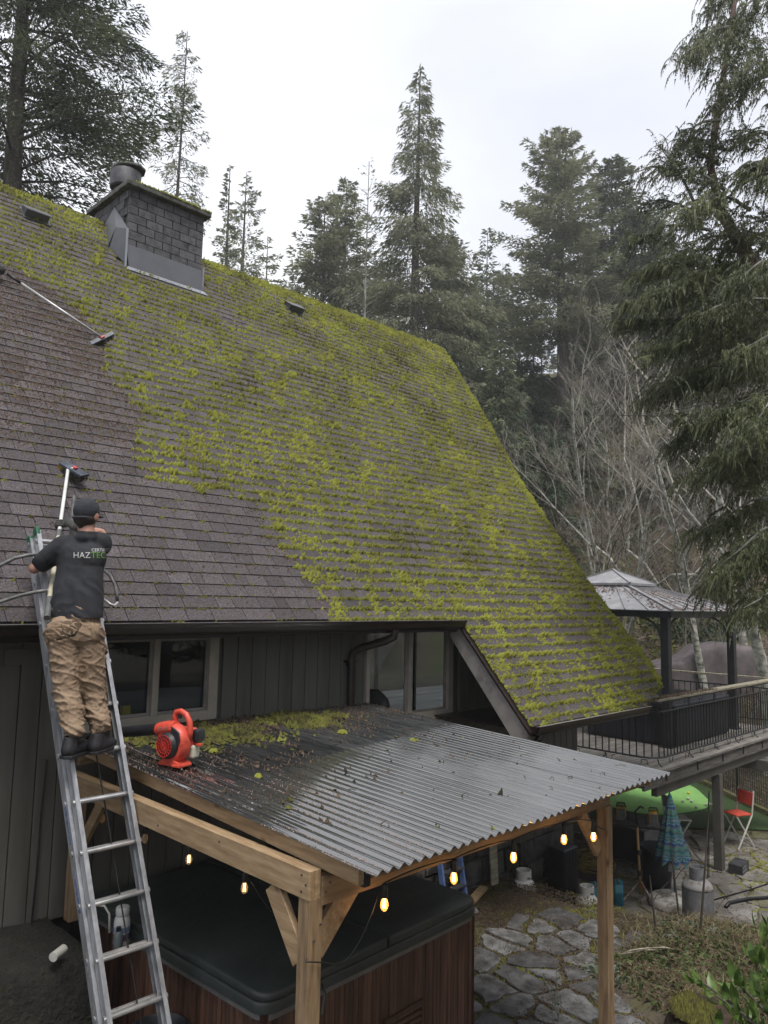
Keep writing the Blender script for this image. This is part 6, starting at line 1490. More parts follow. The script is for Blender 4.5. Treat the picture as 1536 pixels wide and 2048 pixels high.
for i, (x, y, c, lab) in enumerate([(19.55,2.45,'ypl','yellow ball alone at the back of the green'),(19.0,2.22,'gasw','white ball uppermost of the white ones'),(18.65,2.2,'gasw','white ball left of the pair below the uppermost'),(18.8,2.05,'gasw','white ball right of the pair below the uppermost'),(18.35,1.75,'gasw','white ball lowest, at the front edge of the green'),(18.75,1.68,'gasw','white ball at the right edge of the green, left of a cluster'),(18.86,1.66,'gasw','white ball in the cluster at the right edge, middle'),(18.9,1.58,'gasw','white ball in the cluster nearest the deck post')]):
    m = MB(); m.lathe([(0,0),(.02,.006),(.032,.022),(.036,.036),(.032,.05),(.02,.066),(0,.072)], 10, (x,y,-1.05)); o = m.build('golf_ball', M[c] if c != 'ypl' else M['yellow'], smooth=True); tag(o, lab, 'ball', 'balls on the putting green')
# timber edging and mesh fence
fn = thing('mesh_fence', 'black mesh fence behind the putting green with mossy timber edging', 'fence', (20,2,-1.1))
fp = [V(17.9,-1.1,0),V(18.95,.15,0),V(19.95,1.4,0),V(21.4,3.05,0),V(21.6,3.75,0),V(22.2,4.8,0),(V(23,7,0))]
M['edging'] = mat('mossy_timber', (.10,.085,.05), (.24,.20,.12), scale=6, rough=.9, c3=(.15,.15,.05))
for a, b in zip(fp, fp[1:]):
    m = MB(); m.beam(a+V(0,0,-1.03), b+V(0,0,-1.03), .12, .13); m.build('edging_timber', M['edging'], fn)
    m = MB(); m.tube([a+V(0,0,-1.05), a+V(0,0,.18)], .025, 8); m.build('fence_post', M['iron'], fn)
    n_ = int((b-a).length/.085); q = MB()
    for i in range(n_): p = a.lerp(b, i/n_)+V(.04,.0,0); q.beam(p+V(0,0,-1.0), p+V(0,0,.12), .008, .008, upv=(1,0,0))
    for i in range(14): q.beam(a+V(.04,0,-1.0+i*.085), b+V(.04,0,-1.0+i*.085), .008, .008)
    q.build('wire_mesh', M['iron'], fn)['kind'] = 'stuff'
# covered car beyond the fence
cc = thing('covered_car', 'car under a creased purple brown dust cover parked beyond the deck', 'covered car', (24.4,3.6,1.0))
m = MB(); prof = [(-2.3,0),(-2.32,.55),(-2.1,.85),(-1.35,1.0),(-.75,1.42),(-.1,1.55),(.7,1.48),(1.35,1.05),(2.0,.88),(2.25,.6),(2.3,0)]
K = 60; vs = []
for i in range(K+1):
    s_ = i/K*(len(prof)-1); k0 = min(int(s_), len(prof)-2); f = s_-k0; a = prof[k0][0]*(1-f)+prof[k0+1][0]*f; hh = prof[k0][1]*(1-f)+prof[k0+1][1]*f
    for j in range(25):
        v = j/24*2-1; w_ = .98-.10*max(0, hh-.8); yy = math.sin(v*PI/2)*w_; zz = hh*(1-abs(v)**7)**.35 if abs(v) < 1 else 0
        cr2 = .03*math.sin(a*9+zz*3+2*math.sin(a*3))*abs(v)**.7+.03*noise.noise(V(a*3, yy*3, zz*4)); vs.append(V(a, yy*(1+cr2*1.6), max(0, zz+cr2*.8)))
T = Matrix.Translation((24.5,3.5,.98)) @ Matrix.Rotation(math.radians(-52),4,'Z'); m = MB(T); m.add(vs, [(i*25+j, (i+1)*25+j, (i+1)*25+j+1, i*25+j+1) for i in range(K) for j in range(24)])
m.build('dust_cover', mat('car_cover_cloth', (.085,.07,.075), (.15,.125,.13), scale=3, rough=.75, bump=.3, bscale=9), cc, smooth=True)
m = MB(T); m.bb(-1.6,-1.0,-.85,.85,-.02,.3); m.bb(1.0,1.6,-.85,.85,-.02,.3); m.build('wheels', M['blackpl'], cc)['kind'] = 'stuff'
m = MB(); m.bb(22.0,24.0,6.6,6.9,1.0,2.3); o = m.build('low_wall', M['flag2']); tag(o, 'plain grey block wall left of the covered car', 'wall')
# blue step ladder and plank behind the tub
sl_ = thing('step_ladder', 'blue step ladder lying behind the hot tub corner', 'ladder', (7.0,-.35,.2))
for dx in (0,.35): m = MB(); m.beam((6.75+dx,-.45,.22), (6.95+dx,-.12,.95), .03, .06, upv=(0,1,0)); m.build('rail', mat('blue_rail', (.05,.09,.22), (.10,.15,.30), scale=9, rough=.5), sl_)
for i in range(4): m = MB(); t = .12+.22*i; m.box((6.95+.2*t,-.45+.33*t,.22+.73*t), (.35,.08,.02)); m.build('tread', M['galv'], sl_)
m = MB(); m.beam((8.05,-.12,.20),(8.08,-.06,.72),.14,.02,upv=(0,1,0)); o = m.build('plank', M['caprail']); tag(o, 'short grey plank leaning on the stone wall left of the gas cylinder', 'plank')
m = MB(); m.beam((7.35,-.30,.22),(7.75,-.18,.26),.10,.03); o = m.build('plank', M['wood']); tag(o, 'short offcut lying in the dirt by the downspout', 'plank')
# ================================================================== TREES
M['bark'] = mat('conifer_bark', (.035,.028,.022), (.10,.085,.07), scale=6, rough=.95, bump=.8, stretch=(2,2,.4))
M['bark_l'] = mat('lichened_bark', (.10,.10,.085), (.26,.26,.225), scale=5, rough=.95, bump=.5, c3=(.17,.17,.145))
M['birch'] = mat('mottled_alder_bark', (.06,.06,.05), (.46,.45,.40), scale=4.5, rough=.85, bump=.4, c3=(.28,.28,.24), stretch=(1,1,1.6), detail=10, lo=.36, hi=.60)
M['twigs'] = mat('bare_twigs', (.14,.125,.105), (.36,.335,.29), scale=1.5, rough=.9)
M['twigs_b'] = mat('brown_brush', (.06,.042,.034), (.17,.125,.10), scale=1.2, rough=.9)
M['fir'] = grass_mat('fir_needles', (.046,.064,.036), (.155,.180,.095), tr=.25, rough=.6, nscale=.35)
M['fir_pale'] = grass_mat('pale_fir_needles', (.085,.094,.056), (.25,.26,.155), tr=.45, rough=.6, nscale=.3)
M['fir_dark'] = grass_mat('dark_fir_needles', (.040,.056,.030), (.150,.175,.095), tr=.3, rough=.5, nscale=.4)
M['cedar'] = grass_mat('cedar_fronds', (.038,.050,.022), (.165,.180,.085), tr=.2, rough=.45, nscale=.7)
M['green_mid'] = grass_mat('soft_green_needles', (.028,.055,.026), (.075,.115,.055), tr=.25, nscale=.4)
UNITZ = np.array([0,0,1.])
def leaf_tris(P, D, L, W):
    """one slim triangle per row, base at P, tip along D"""
    n = len(P); D = D/np.maximum(np.linalg.norm(D, axis=1), 1e-6)[:, None]
    S = np.cross(D, G.normal(size=(n,3))); S /= np.maximum(np.linalg.norm(S, axis=1), 1e-6)[:, None]
    W = np.asarray(W).reshape(-1, 1); L = np.asarray(L).reshape(-1, 1)
    return np.stack([P-S*W/2, P+S*W/2, P+D*L], 1)
def tri_obj(name, T, mat_, parent, tone):
    n = len(T); o = np_mesh(name, T.reshape(-1,3), np.arange(n*3).reshape(-1,3), mat_, parent, np.clip(tone, 0, 1)); return o
def conifer(base, h, R, label, mt='fir', bark='bark', clear=.12, nb=150, leaf=.22, lpb=133, droop=.25, up=.25, power=.8, gap=.0, lean=(0,0), seed=0, trunk=None, group=None, hang=.4, wf=.42, name='fir_tree', azr=None, thin_top=1.0, limbr=.02, one_sided=None):
    g = np.random.default_rng(seed+100); base = Vector(base); t = thing(name, label, 'tree', tuple(base), group)
    r0 = trunk or h*.013+.05; pts = [base+V(lean[0]*k, lean[1]*k, h*k-.6*(k == 0))+V(.012*h*math.sin(k*5+seed), .012*h*math.cos(k*4+seed), 0)*(k > 0)*(1-k) for k in np.linspace(0, 1, 10)]
    m = MB(); m.tube(pts, [max(.018, r0*(1-k)**.9) for k in np.linspace(0, 1, 10)], 7); m.build('trunk', M[bark], t, smooth=True)
    bm_ = MB(); Ps, Ds, Ls, Tn = [], [], [], []
    for i in range(nb):
        k = clear+(1-clear)*((i+g.random())/nb)**.95; L_ = R*((1-k)/(1-clear))**power*(.55+.6*g.random())+.12
        if g.random() < gap: continue
        az = g.random()*2*PI if azr is None else g.uniform(*azr)
        if g.random() < .12: L_ *= 1.3
        z0 = h*k; tp = V(lean[0]*k, lean[1]*k, 0)+base
        rise = up*(.2+1.3*k); dr = droop*(1.2-k)
        d = V(math.cos(az), math.sin(az), 0); P0 = tp+V(0,0,z0); q = [P0+d*L_*s_+V(0,0,(rise*s_-dr*s_*s_*1.5+.12*s_**4)*L_) for s_ in (0,.33,.66,1)]
        if L_ > .5: bm_.tube(q, [limbr*(.4+L_/R), limbr*.6*(.4+L_/R), limbr*.35, limbr*.15], 3, cap=False)
        n = max(6, int(lpb*(L_/R)**1.1*(thin_top if k > .72 else 1))); s_ = .12+.88*g.random(n)**.8; side = np.array([-d.y, d.x, 0]); dd = np.array([d.x, d.y, 0])
        sw = (g.random(n)-.5)*2*(1-s_*.75)*L_*.42
        hg = np.abs(g.normal(0, hang*.22, n))*min(1.5, L_)
        C_ = np.array(P0)+dd*(L_*s_-np.abs(sw)*-.25)[:, None]+side*sw[:, None]+UNITZ*((rise*s_-dr*s_*s_*1.5+.12*s_**4)*L_-hg-np.abs(sw)*droop*.5)[:, None]
        Dr = dd*(.6+.5*g.random(n))[:, None]+side*(np.sign(sw)*(.3+.6*g.random(n)))[:, None]+UNITZ*((.35-hang*1.3)+g.normal(0,.35,n))[:, None]
        Ps.append(C_); Ds.append(Dr); Ls.append(leaf*(.5+.9*g.random(n))); Tn.append(np.full(n, .5+g.normal(0,.16))+.25*(g.random(n)-.5)+.18*(s_-.5))
    P = np.concatenate(Ps); D = np.concatenate(Ds); L2 = np.concatenate(Ls); tn = np.concatenate(Tn)
    tri_obj('crown', leaf_tris(P, D, L2, L2*wf), M[mt], t, tn); bm_.build('limbs', M[bark], t)['kind'] = 'stuff'
    return t
def bare(base, h, label, seed=0, mt='birch', spread=.42, levels=5, r0=.09, lean=(0,0), group=None, clear=.3, twig='twigs', dens=1.0, stems=1, minr=.004, name='bare_tree', up_=.35):
    r = random.Random(seed); base = Vector(base); t = thing(name, label, 'tree', tuple(base), group); mt_, mb_ = MB(), MB()
    def grow(p, d, L_, rad, lev):
        n = 4; pts = [p]; rr = [rad]; dd = d.copy()
        for i in range(n):
            dd = (dd+V(r.gauss(0,.11), r.gauss(0,.11), r.gauss(0,.07)+.03)).normalized(); pts.append(pts[-1]+dd*L_/n); rr.append(rad*(1-.42*(i+1)/n))
        (mt_ if lev <= 1 else mb_).tube(pts, [q*.8 for q in rr], 7 if lev == 0 else (4 if lev < 2 else 3), cap=False)
        if lev >= levels: return
        k = int(round((2.9 if lev < levels-1 else 3.6)*dens))+(2 if lev == 0 else 0)
        for i in range(k):
            s_ = r.uniform(.35 if lev else clear, 1.0); j = min(n-1, int(s_*n)); a = r.random()*2*PI; o_ = V(math.cos(a), math.sin(a), r.uniform(-.1,.9)*up_*2)
            nd = (dd*r.uniform(.5,.9)+o_*spread*r.uniform(1.2,2)).normalized(); grow(pts[j].lerp(pts[j+1], s_*n-j if s_*n-j <= 1 else 1), nd, L_*r.uniform(.42,.68), max(minr, rr[j]*r.uniform(.38,.55)), lev+1)
        grow(pts[-1], dd, L_*.6, max(minr, rr[-1]), lev+1)
    for s_ in range(stems):
        a = r.random()*6.28; d = V(lean[0]+(.09*math.cos(a) if stems > 1 else 0), lean[1]+(.09*math.sin(a) if stems > 1 else 0), 1).normalized(); grow(base+V(.15*math.cos(a)*(stems > 1), .15*math.sin(a)*(stems > 1), -.3), d, h*.55, r0, 0)
    mt_.build('trunk', M[mt], t, smooth=True); mb_.build('twigs', M[twig], t)['kind'] = 'stuff'
    return t
def gp_(px, d, zoff=0):   # ground point on the sight line of photo column px at depth d
    p = at(px, 1000, d); return V(p.x, p.y, hz(p.x, p.y)+zoff)
def hgt(px, py, d): b = gp_(px, d); return at(px, py, d).z-b.z
def con(px, py, d, R, label, **k):
    b = gp_(px, d); return conifer(b, at(px, py, d).z-b.z, R, label, **k)
# --- behind the house, left to right
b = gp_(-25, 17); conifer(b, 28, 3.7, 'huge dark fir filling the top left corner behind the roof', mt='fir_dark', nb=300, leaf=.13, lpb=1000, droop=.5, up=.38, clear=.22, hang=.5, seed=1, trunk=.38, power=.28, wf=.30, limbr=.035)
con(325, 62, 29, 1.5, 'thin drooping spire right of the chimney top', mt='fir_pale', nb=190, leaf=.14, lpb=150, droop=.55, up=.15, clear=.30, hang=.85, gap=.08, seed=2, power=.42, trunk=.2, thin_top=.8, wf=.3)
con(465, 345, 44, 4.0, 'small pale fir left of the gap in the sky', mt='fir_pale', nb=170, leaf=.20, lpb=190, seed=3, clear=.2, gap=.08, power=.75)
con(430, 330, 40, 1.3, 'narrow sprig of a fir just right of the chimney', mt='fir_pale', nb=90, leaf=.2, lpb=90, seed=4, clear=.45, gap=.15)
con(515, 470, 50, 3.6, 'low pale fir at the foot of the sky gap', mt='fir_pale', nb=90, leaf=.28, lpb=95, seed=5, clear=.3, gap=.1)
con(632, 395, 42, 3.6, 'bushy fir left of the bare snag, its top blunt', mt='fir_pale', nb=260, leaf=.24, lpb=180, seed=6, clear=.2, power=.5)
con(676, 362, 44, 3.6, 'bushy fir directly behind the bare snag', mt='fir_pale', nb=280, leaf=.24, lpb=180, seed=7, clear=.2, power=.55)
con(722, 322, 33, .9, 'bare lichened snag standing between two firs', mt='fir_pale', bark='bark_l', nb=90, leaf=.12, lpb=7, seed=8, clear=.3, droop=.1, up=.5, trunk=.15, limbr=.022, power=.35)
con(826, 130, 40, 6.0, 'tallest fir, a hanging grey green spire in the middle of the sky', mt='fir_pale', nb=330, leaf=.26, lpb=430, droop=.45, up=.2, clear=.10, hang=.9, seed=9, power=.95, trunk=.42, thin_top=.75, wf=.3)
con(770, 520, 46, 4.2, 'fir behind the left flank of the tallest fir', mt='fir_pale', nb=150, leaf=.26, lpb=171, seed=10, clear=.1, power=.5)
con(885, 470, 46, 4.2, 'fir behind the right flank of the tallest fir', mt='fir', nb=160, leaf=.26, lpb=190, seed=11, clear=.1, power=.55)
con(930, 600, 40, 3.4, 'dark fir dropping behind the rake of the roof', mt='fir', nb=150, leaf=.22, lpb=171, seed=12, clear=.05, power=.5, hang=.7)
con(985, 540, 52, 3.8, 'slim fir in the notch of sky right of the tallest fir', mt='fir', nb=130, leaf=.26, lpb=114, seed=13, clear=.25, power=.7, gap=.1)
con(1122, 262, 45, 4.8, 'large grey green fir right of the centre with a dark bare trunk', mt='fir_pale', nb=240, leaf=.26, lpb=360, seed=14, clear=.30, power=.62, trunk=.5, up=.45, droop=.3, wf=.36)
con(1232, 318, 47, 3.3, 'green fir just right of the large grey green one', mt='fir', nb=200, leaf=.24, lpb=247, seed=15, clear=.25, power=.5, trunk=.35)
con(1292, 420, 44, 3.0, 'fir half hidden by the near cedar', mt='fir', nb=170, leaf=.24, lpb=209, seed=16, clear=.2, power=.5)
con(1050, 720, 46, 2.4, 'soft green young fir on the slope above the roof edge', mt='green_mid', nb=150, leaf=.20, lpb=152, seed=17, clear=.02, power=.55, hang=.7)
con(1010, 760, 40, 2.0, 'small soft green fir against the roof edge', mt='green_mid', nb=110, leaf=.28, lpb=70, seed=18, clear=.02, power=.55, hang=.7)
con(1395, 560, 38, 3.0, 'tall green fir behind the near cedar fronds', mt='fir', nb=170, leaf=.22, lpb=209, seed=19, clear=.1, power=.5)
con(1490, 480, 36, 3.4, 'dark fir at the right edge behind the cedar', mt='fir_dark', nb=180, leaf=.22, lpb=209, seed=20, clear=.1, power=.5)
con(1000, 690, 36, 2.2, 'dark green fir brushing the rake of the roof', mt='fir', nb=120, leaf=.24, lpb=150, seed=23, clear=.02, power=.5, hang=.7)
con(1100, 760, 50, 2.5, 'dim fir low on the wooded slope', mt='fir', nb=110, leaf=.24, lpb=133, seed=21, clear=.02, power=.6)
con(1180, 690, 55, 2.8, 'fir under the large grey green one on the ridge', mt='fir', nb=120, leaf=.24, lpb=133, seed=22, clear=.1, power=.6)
# slender far trunks on the ridge: they share three shapes
protos = []
for j in range(3):
    protos.append(conifer((0,0,0), 15+j*1.5, 1.7, 'x', mt='fir', nb=70, leaf=.42, lpb=26, seed=40+j, clear=.45, power=.5, gap=.15, trunk=.16))
far_spots = [(938,66),(956,70),(972,64),(990,72),(1004,67),(1021,75),(1036,69),(1052,73),(1068,66),(1085,71),(1101,76),(1148,70),(1165,74),(1182,68),(1199,73),(1216,70),(1250,72),(1272,69),(1310,73),(1340,70)]
for i, (px, d) in enumerate(far_spots):
    src = protos[i % 3]; p = gp_(px, d-4)
    if i < 3: o = src
    else:
        o = src.copy(); COL.objects.link(o)
        for c in src.children: q = c.copy(); COL.objects.link(q); q.parent = o
    o.location = p; s_ = .62+.05*((i*7) % 5); o.scale = (s_, s_, s_*(.85+.04*((i*3) % 6))); o.rotation_euler = (0, 0, i*1.3)
    tag(o, 'thin far conifer among the slender trunks on the ridge against the sky', 'tree', 'slender far conifers on the ridge')
# --- bare alders and birches on the slope
bare(gp_(1222, 27), 11.5, 'bare alder with two pale crooked stems left of the gazebo peak', 51, stems=2, r0=.13, levels=5, dens=.85, spread=.30, lean=(-.03,.02), clear=.25)
bare(gp_(1196, 31), 9.5, 'many branched bare alder behind the crooked stems, nearest the roof edge', 58, stems=2, r0=.08, levels=5, dens=.9)
bare(gp_(1312, 25.5), 10, 'straight pale birch rising behind the corner post of the gazebo', 53, r0=.14, levels=5, dens=.9, lean=(.02,.0), clear=.35)
bare(gp_(1425, 23), 10.5, 'leaning white birch passing behind the right gazebo post', 54, r0=.16, levels=5, dens=.8, lean=(-.17,.10), clear=.4)
bare(gp_(1522, 20), 10, 'thick mottled birch at the right edge beyond the covered car', 55, r0=.24, levels=4, dens=.8, lean=(-.03,.02), clear=.5)
bare(gp_(1480, 24), 9, 'second mottled birch at the right edge, thinner', 56, r0=.17, levels=4, dens=.8, lean=(.02,0), clear=.5)
bare(gp_(1255, 36), 6.5, 'grey bare alder higher on the slope behind the birches', 57, r0=.10, levels=5)
con(1150, 800, 41, 2.4, 'green fir on the slope between the rake and the bare alders', mt='fir', nb=120, leaf=.24, lpb=150, seed=24, clear=.02, power=.5, hang=.6)
con(1085, 850, 36, 2.0, 'young soft green fir low against the rake', mt='green_mid', nb=120, leaf=.22, lpb=140, seed=25, clear=.02, power=.5, hang=.6)
bare(gp_(1290, 42), 6, 'far grey alder under the half hidden fir', 61, r0=.09, levels=5)
bare(gp_(760, 20.5), 11.6, 'dark branched bare tree poking over the ridge in front of the tallest fir', 62, mt='bark', twig='twigs', r0=.09, levels=4, clear=.5, lean=(.05,-.05))
bare(gp_(1180, 24.5), 7, 'curving dark stems of a bare shrub in front of the alders', 63, mt='bark', twig='twigs_b', r0=.04, levels=4, stems=3, name='bare_shrub')
for i, (px, d, lab) in enumerate([(1360, 29, 'tangled bare shrub left of the leaning birch'),(1455, 28, 'tangled bare shrub right of the leaning birch'),(1250, 30, 'tangled bare shrub behind the gazebo peak')]): bare(gp_(px, d), 5, lab, 70+i, mt='bark_l', twig='twigs_b', r0=.05, levels=4, stems=3, name='bare_shrub')
# brush: masses of bare twigs nobody could count
def brush(name, n, box, f, L0, L1, mt, rad=.010, bend=.5, seg=3):
    x = box[0]+G.random(n)*(box[1]-box[0]); y = box[2]+G.random(n)*(box[3]-box[2]); k = f(x, y); x, y = x[k], y[k]; n = len(x); z = height(x, y)
    P = np.stack([x, y, z], -1); az = G.random(n)*2*PI; el = G.uniform(.3, 1.4, n); D = np.stack([np.cos(az)*np.cos(el), np.sin(az)*np.cos(el), np.sin(el)], -1); L_ = G.uniform(L0, L1, n); T = []; tn = []
    for q in range(seg):
        D2 = D+G.normal(0, bend*.4, (n,3)); D2[:, 2] -= bend*.25*q; D2 /= np.linalg.norm(D2, axis=1)[:, None]; E = P+D2*(L_/seg)[:, None]; w_ = rad*(1-q/seg*.7); S = np.cross(D2, G.normal(size=(n,3))); S /= np.linalg.norm(S, axis=1)[:, None]
        T += [np.stack([P-S*w_, P+S*w_, E], 1), np.stack([P+S*w_*.5, E+S*w_*.5, E-S*w_*.5], 1)]; P = E; D = D2
    T = np.concatenate(T); o = tri_obj(name, T, M[mt], None, np.full(len(T), .5)); tag(o, kind='stuff'); return o
def band(u0, u1, r0=.225, r1=.62):
    def f(x, y): u = (x+y+6.1)*.7071; l = (x-y-6.1)*.7071; q = l/np.maximum(u, 1); return (u > u0) & (u < u1) & (q > r0) & (q < r1)
    return f
brush('brushwood', 9000, (17,62,-14,34), band(26,40), .5, 1.8, 'twigs', .009)
brush('brushwood', 8000, (17,62,-14,34), band(26,42), .4, 1.5, 'twigs_b', .010)
brush('bramble_tangle', 26000, (19,29,-6,8), lambda x, y: (((x-17.9)*.81-(y+1.1)*.59) > .5) & band(17.5,24.5,.2,.7)(x, y), .3, 1.1, 'twigs_b', .006, .9)
brush('bramble_tangle', 12000, (19,29,-6,8), lambda x, y: (((x-17.9)*.81-(y+1.1)*.59) > .5) & band(17.5,24.5,.2,.7)(x, y), .3, 1.0, 'twigs', .005, .9)
# evergreen ground cover: sword fern and ivy patches
M['ivy'] = grass_mat('dark_ground_ivy', (.012,.028,.016), (.045,.080,.042), tr=.15, rough=.4, nscale=.8)
M['hillmoss'] = grass_mat('hillside_moss', (.045,.050,.014), (.15,.16,.04), tr=.1, rough=.9, nscale=.5)
def cover(name, n, box, sel, thr, size, mt, o_, h=.35):
    x = box[0]+G.random(n)*(box[1]-box[0]); y = box[2]+G.random(n)*(box[3]-box[2]); k = sel(x, y) & (fbm(x, y, .28, o_) > thr); x, y = x[k], y[k]; n = len(x)
    P = np.stack([x, y, height(x, y)+G.random(n)*h], -1); D = G.normal(size=(n,3)); D[:, 2] = np.abs(D[:, 2])*.6; L_ = size*(.5+G.random(n)); o = tri_obj(name, leaf_tris(P, D, L_, L_*.55), M[mt], None, G.random(n)*.8+.1); tag(o, kind='stuff')
cover('ground_ivy', 150000, (19,50,-12,24), band(24.5,40), .52, .17, 'ivy', 1, .55)
cover('hillside_moss', 120000, (19,60,-12,30), band(25,56), .44, .20, 'hillmoss', 5, .12)
cover('fallen_leaves', 90000, (19,60,-12,30), band(24,56), .30, .12, 'pinkchaff', 9, .06)
# fallen pale branches above the gazebo
for i, (a, b_) in enumerate((((1180,1085,27),(1260,1175,25)),((1255,1100,27),(1330,1190,25)),((1390,1150,24),(1300,1180,25)))):
    A_, B_ = at(*a), at(*b_); m = MB(); m.tube([A_, A_.lerp(B_, .5)+V(0,0,.25), B_], [.05,.045,.03], 6); o = m.build('fallen_branch', M['birch'], smooth=True); tag(o, ['pale branch sloping down to the left shoulder of the gazebo roof','pale branch sloping down behind the gazebo peak','pale forked branch low beside the leaning birch'][i], 'branch')
# ------------------------------------------------ near cedar on the right
ced = thing('cedar_tree', 'near cedar with drooping lacy fronds down the whole right edge', 'tree', tuple(gp_(1660, 10.5)))
cb = gp_(1660, 10.5); m = MB(); tp = [at(1700, 1500, 10.5), at(1640, 1000, 10.5), at(1585, 700, 10.4), at(1520, 560, 10.3), at(1440, 420, 10.2), at(1420, 330, 10.2), at(1455, 100, 10.2), at(1500, -200, 10.2)]
tp = [V(cb.x, cb.y, cb.z-.4)]+tp
m.tube(tp, [.26,.24,.20,.15,.11,.07,.05,.04,.02], 9); m.build('trunk', mat('red_brown_bark', (.05,.03,.025), (.16,.10,.085), scale=5, rough=.95, bump=.7, stretch=(3,3,.5)), ced, smooth=True)
gC = np.random.default_rng(77); limb = MB(); FP, FD, FL, FT = [], [], [], []
# limbs: start pixel, end pixel, depths, how dense
LIMBS = [((1500,40),(1385,85),10.3,.8),((1490,60),(1375,110),9.6,.8),((1500,-60),(1420,20),10.5,.8),((1540,150),(1420,215),9.4,.8),((1540,-20),(1460,60),9.8,1),((1560,120),(1470,160),9,1),
 ((1450,300),(1370,285),10,.8),((1440,330),(1360,300),10.6,.6),((1440,240),(1372,262),9.6,.7),((1450,380),(1345,330),9.4,.8),((1500,420),(1375,410),9.6,1),
 ((1400,430),(1318,290),10.8,.35),((1340,340),(1270,345),10.8,.30),((1380,420),(1290,400),10.8,.5),((1420,460),(1265,470),10.4,.8),((1480,500),(1280,540),10,1),((1520,560),(1290,590),9.6,1.1),
 ((1540,560),(1330,520),9.4,1),((1560,600),(1370,640),9,1.1),((1580,640),(1300,700),9.8,1.1),((1560,700),(1240,640),10.6,1),((1580,720),(1320,780),9.6,1.1),((1600,760),(1400,740),9,1),
 ((1560,480),(1440,470),9,1),((1580,520),(1470,560),8.6,1.1),((1600,820),(1350,880),9.6,.9),((1600,840),(1430,820),9,1),((1600,900),(1390,950),9.4,.8),((1620,950),(1450,900),8.8,1),
 ((1620,1000),(1400,1060),9.6,.8),((1620,1040),(1440,1130),9,.9),((1620,1100),(1410,1180),9.6,.55),((1640,1150),(1490,1100),8.8,.9),((1640,1180),(1480,1220),9,.5),((1600,680),(1480,700),8.5,1.1),((1600,780),(1500,860),8.5,1.0),((1590,360),(1490,330),9.2,.9),((1590,300),(1480,260),9.5,.7),((1560,630),(1260,600),11,.9),((1540,660),(1285,800),11,.7)]
def frond(P0, d0, fl, tn):
    K_ = 9; p = P0.copy(); dv = d0.copy(); sd2 = dv.cross(V(0,0,1))
    if sd2.length < .1: sd2 = V(1,0,0)
    sd2.normalize()
    for k_ in range(K_):
        dv = (dv+V(0,0,-.20)).normalized(); p2 = p+dv*fl/K_; wl_ = .068*(1-k_/K_*.75)
        FP.append(p); FD.append(dv); FL.append(fl/K_*1.7); FT.append(tn)
        for sg_ in (-1, 1):
            FP.append(p); FD.append(dv*.75+sd2*sg_*.8+V(0,0,-.45)); FL.append(wl_*gC.uniform(.7,1.3)); FT.append(tn+gC.normal(0,.1))
            FP.append(p+sd2*sg_*wl_*.35); FD.append(dv*.4+sd2*sg_*.3+V(0,0,-1.0)); FL.append(wl_*gC.uniform(.6,1.3)); FT.append(tn+gC.normal(0,.1))
        p = p2
BXl = ([0,200,300,400,480,560,700,800,900,1000,1100,1220], [1430,1410,1400,1370,1330,1285,1275,1310,1370,1410,1440,1460])
for i in range(5200):
    py = gC.uniform(-40, 1230); xl = np.interp(py, *BXl); px = xl+gC.random()**.8*(1640-xl)
    if noise.noise(V(px/55, py/38, 2.2)) < -.02+.12*(py < 420)+.05*(py > 950)*(px < 1420): continue
    d = gC.uniform(8.6, 12.5); P0 = at(px, py, d); a = gC.random()*6.28; frond(P0, V(math.cos(a)*.8-.3, math.sin(a)*.8+.2, .05).normalized(), gC.uniform(.25,.5), .48+gC.normal(0,.17))
for (a, b_, d, dn) in LIMBS:
    A_ = at(a[0], a[1], d+gC.uniform(-.3,.3)); B_ = at(b_[0], b_[1], d+gC.uniform(-1.0,.6)); L_ = (B_-A_).length; mid = A_.lerp(B_, .55)+V(0,0,.10*L_)
    q = [A_, A_.lerp(mid, .5)+V(0,0,.02*L_), mid, mid.lerp(B_, .5)+V(0,0,-.01*L_), B_]; limb.tube(q, [.028,.022,.016,.010,.004], 5, cap=False)
    nf = int(85*dn*L_)+12
    for i in range(nf):
        s_ = gC.random()**.75; j = min(3, int(s_*4)); P0 = q[j].lerp(q[j+1], s_*4-j); off = V(*gC.normal(0, .13, 3))*(1.1-s_*.5)*1.2; off.z = -abs(off.z)*.6
        P0 = P0+off; out = (B_-A_).normalized(); az = V(*gC.normal(0,1,3)); az.z = 0; d0 = (out*.8+az*.55+V(0,0,.05)).normalized(); fl = gC.uniform(.22,.50)
        # rachis curving over and down, leaflets alternate both sides
        K_ = 9; p = P0.copy(); dv = d0.copy(); sd2 = dv.cross(V(0,0,1)); 
        if sd2.length < .1: sd2 = V(1,0,0)
        sd2.normalize(); tn = .5+gC.normal(0,.16)
        for k_ in range(K_):
            dv = (dv+V(0,0,-.20)).normalized(); p2 = p+dv*fl/K_; wl_ = .068*(1-k_/K_*.75)
            FP.append(p); FD.append(dv); FL.append(fl/K_*1.7); FT.append(tn)
            for sg_ in (-1, 1):
                FP.append(p); FD.append(dv*.75+sd2*sg_*.8+V(0,0,-.45)); FL.append(wl_*gC.uniform(.7,1.3)); FT.append(tn+gC.normal(0,.1))
                FP.append(p+sd2*sg_*wl_*.35); FD.append(dv*.4+sd2*sg_*.3+V(0,0,-1.0)); FL.append(wl_*gC.uniform(.6,1.3)); FT.append(tn+gC.normal(0,.1))
            p = p2
FP = np.array([tuple(p) for p in FP]); FD = np.array([tuple(p) for p in FD]); FL = np.array(FL); FT = np.array(FT)
tri_obj('fronds', leaf_tris(FP, FD, FL, np.clip(FL*.24, .006, .016)), M['cedar'], ced, FT)
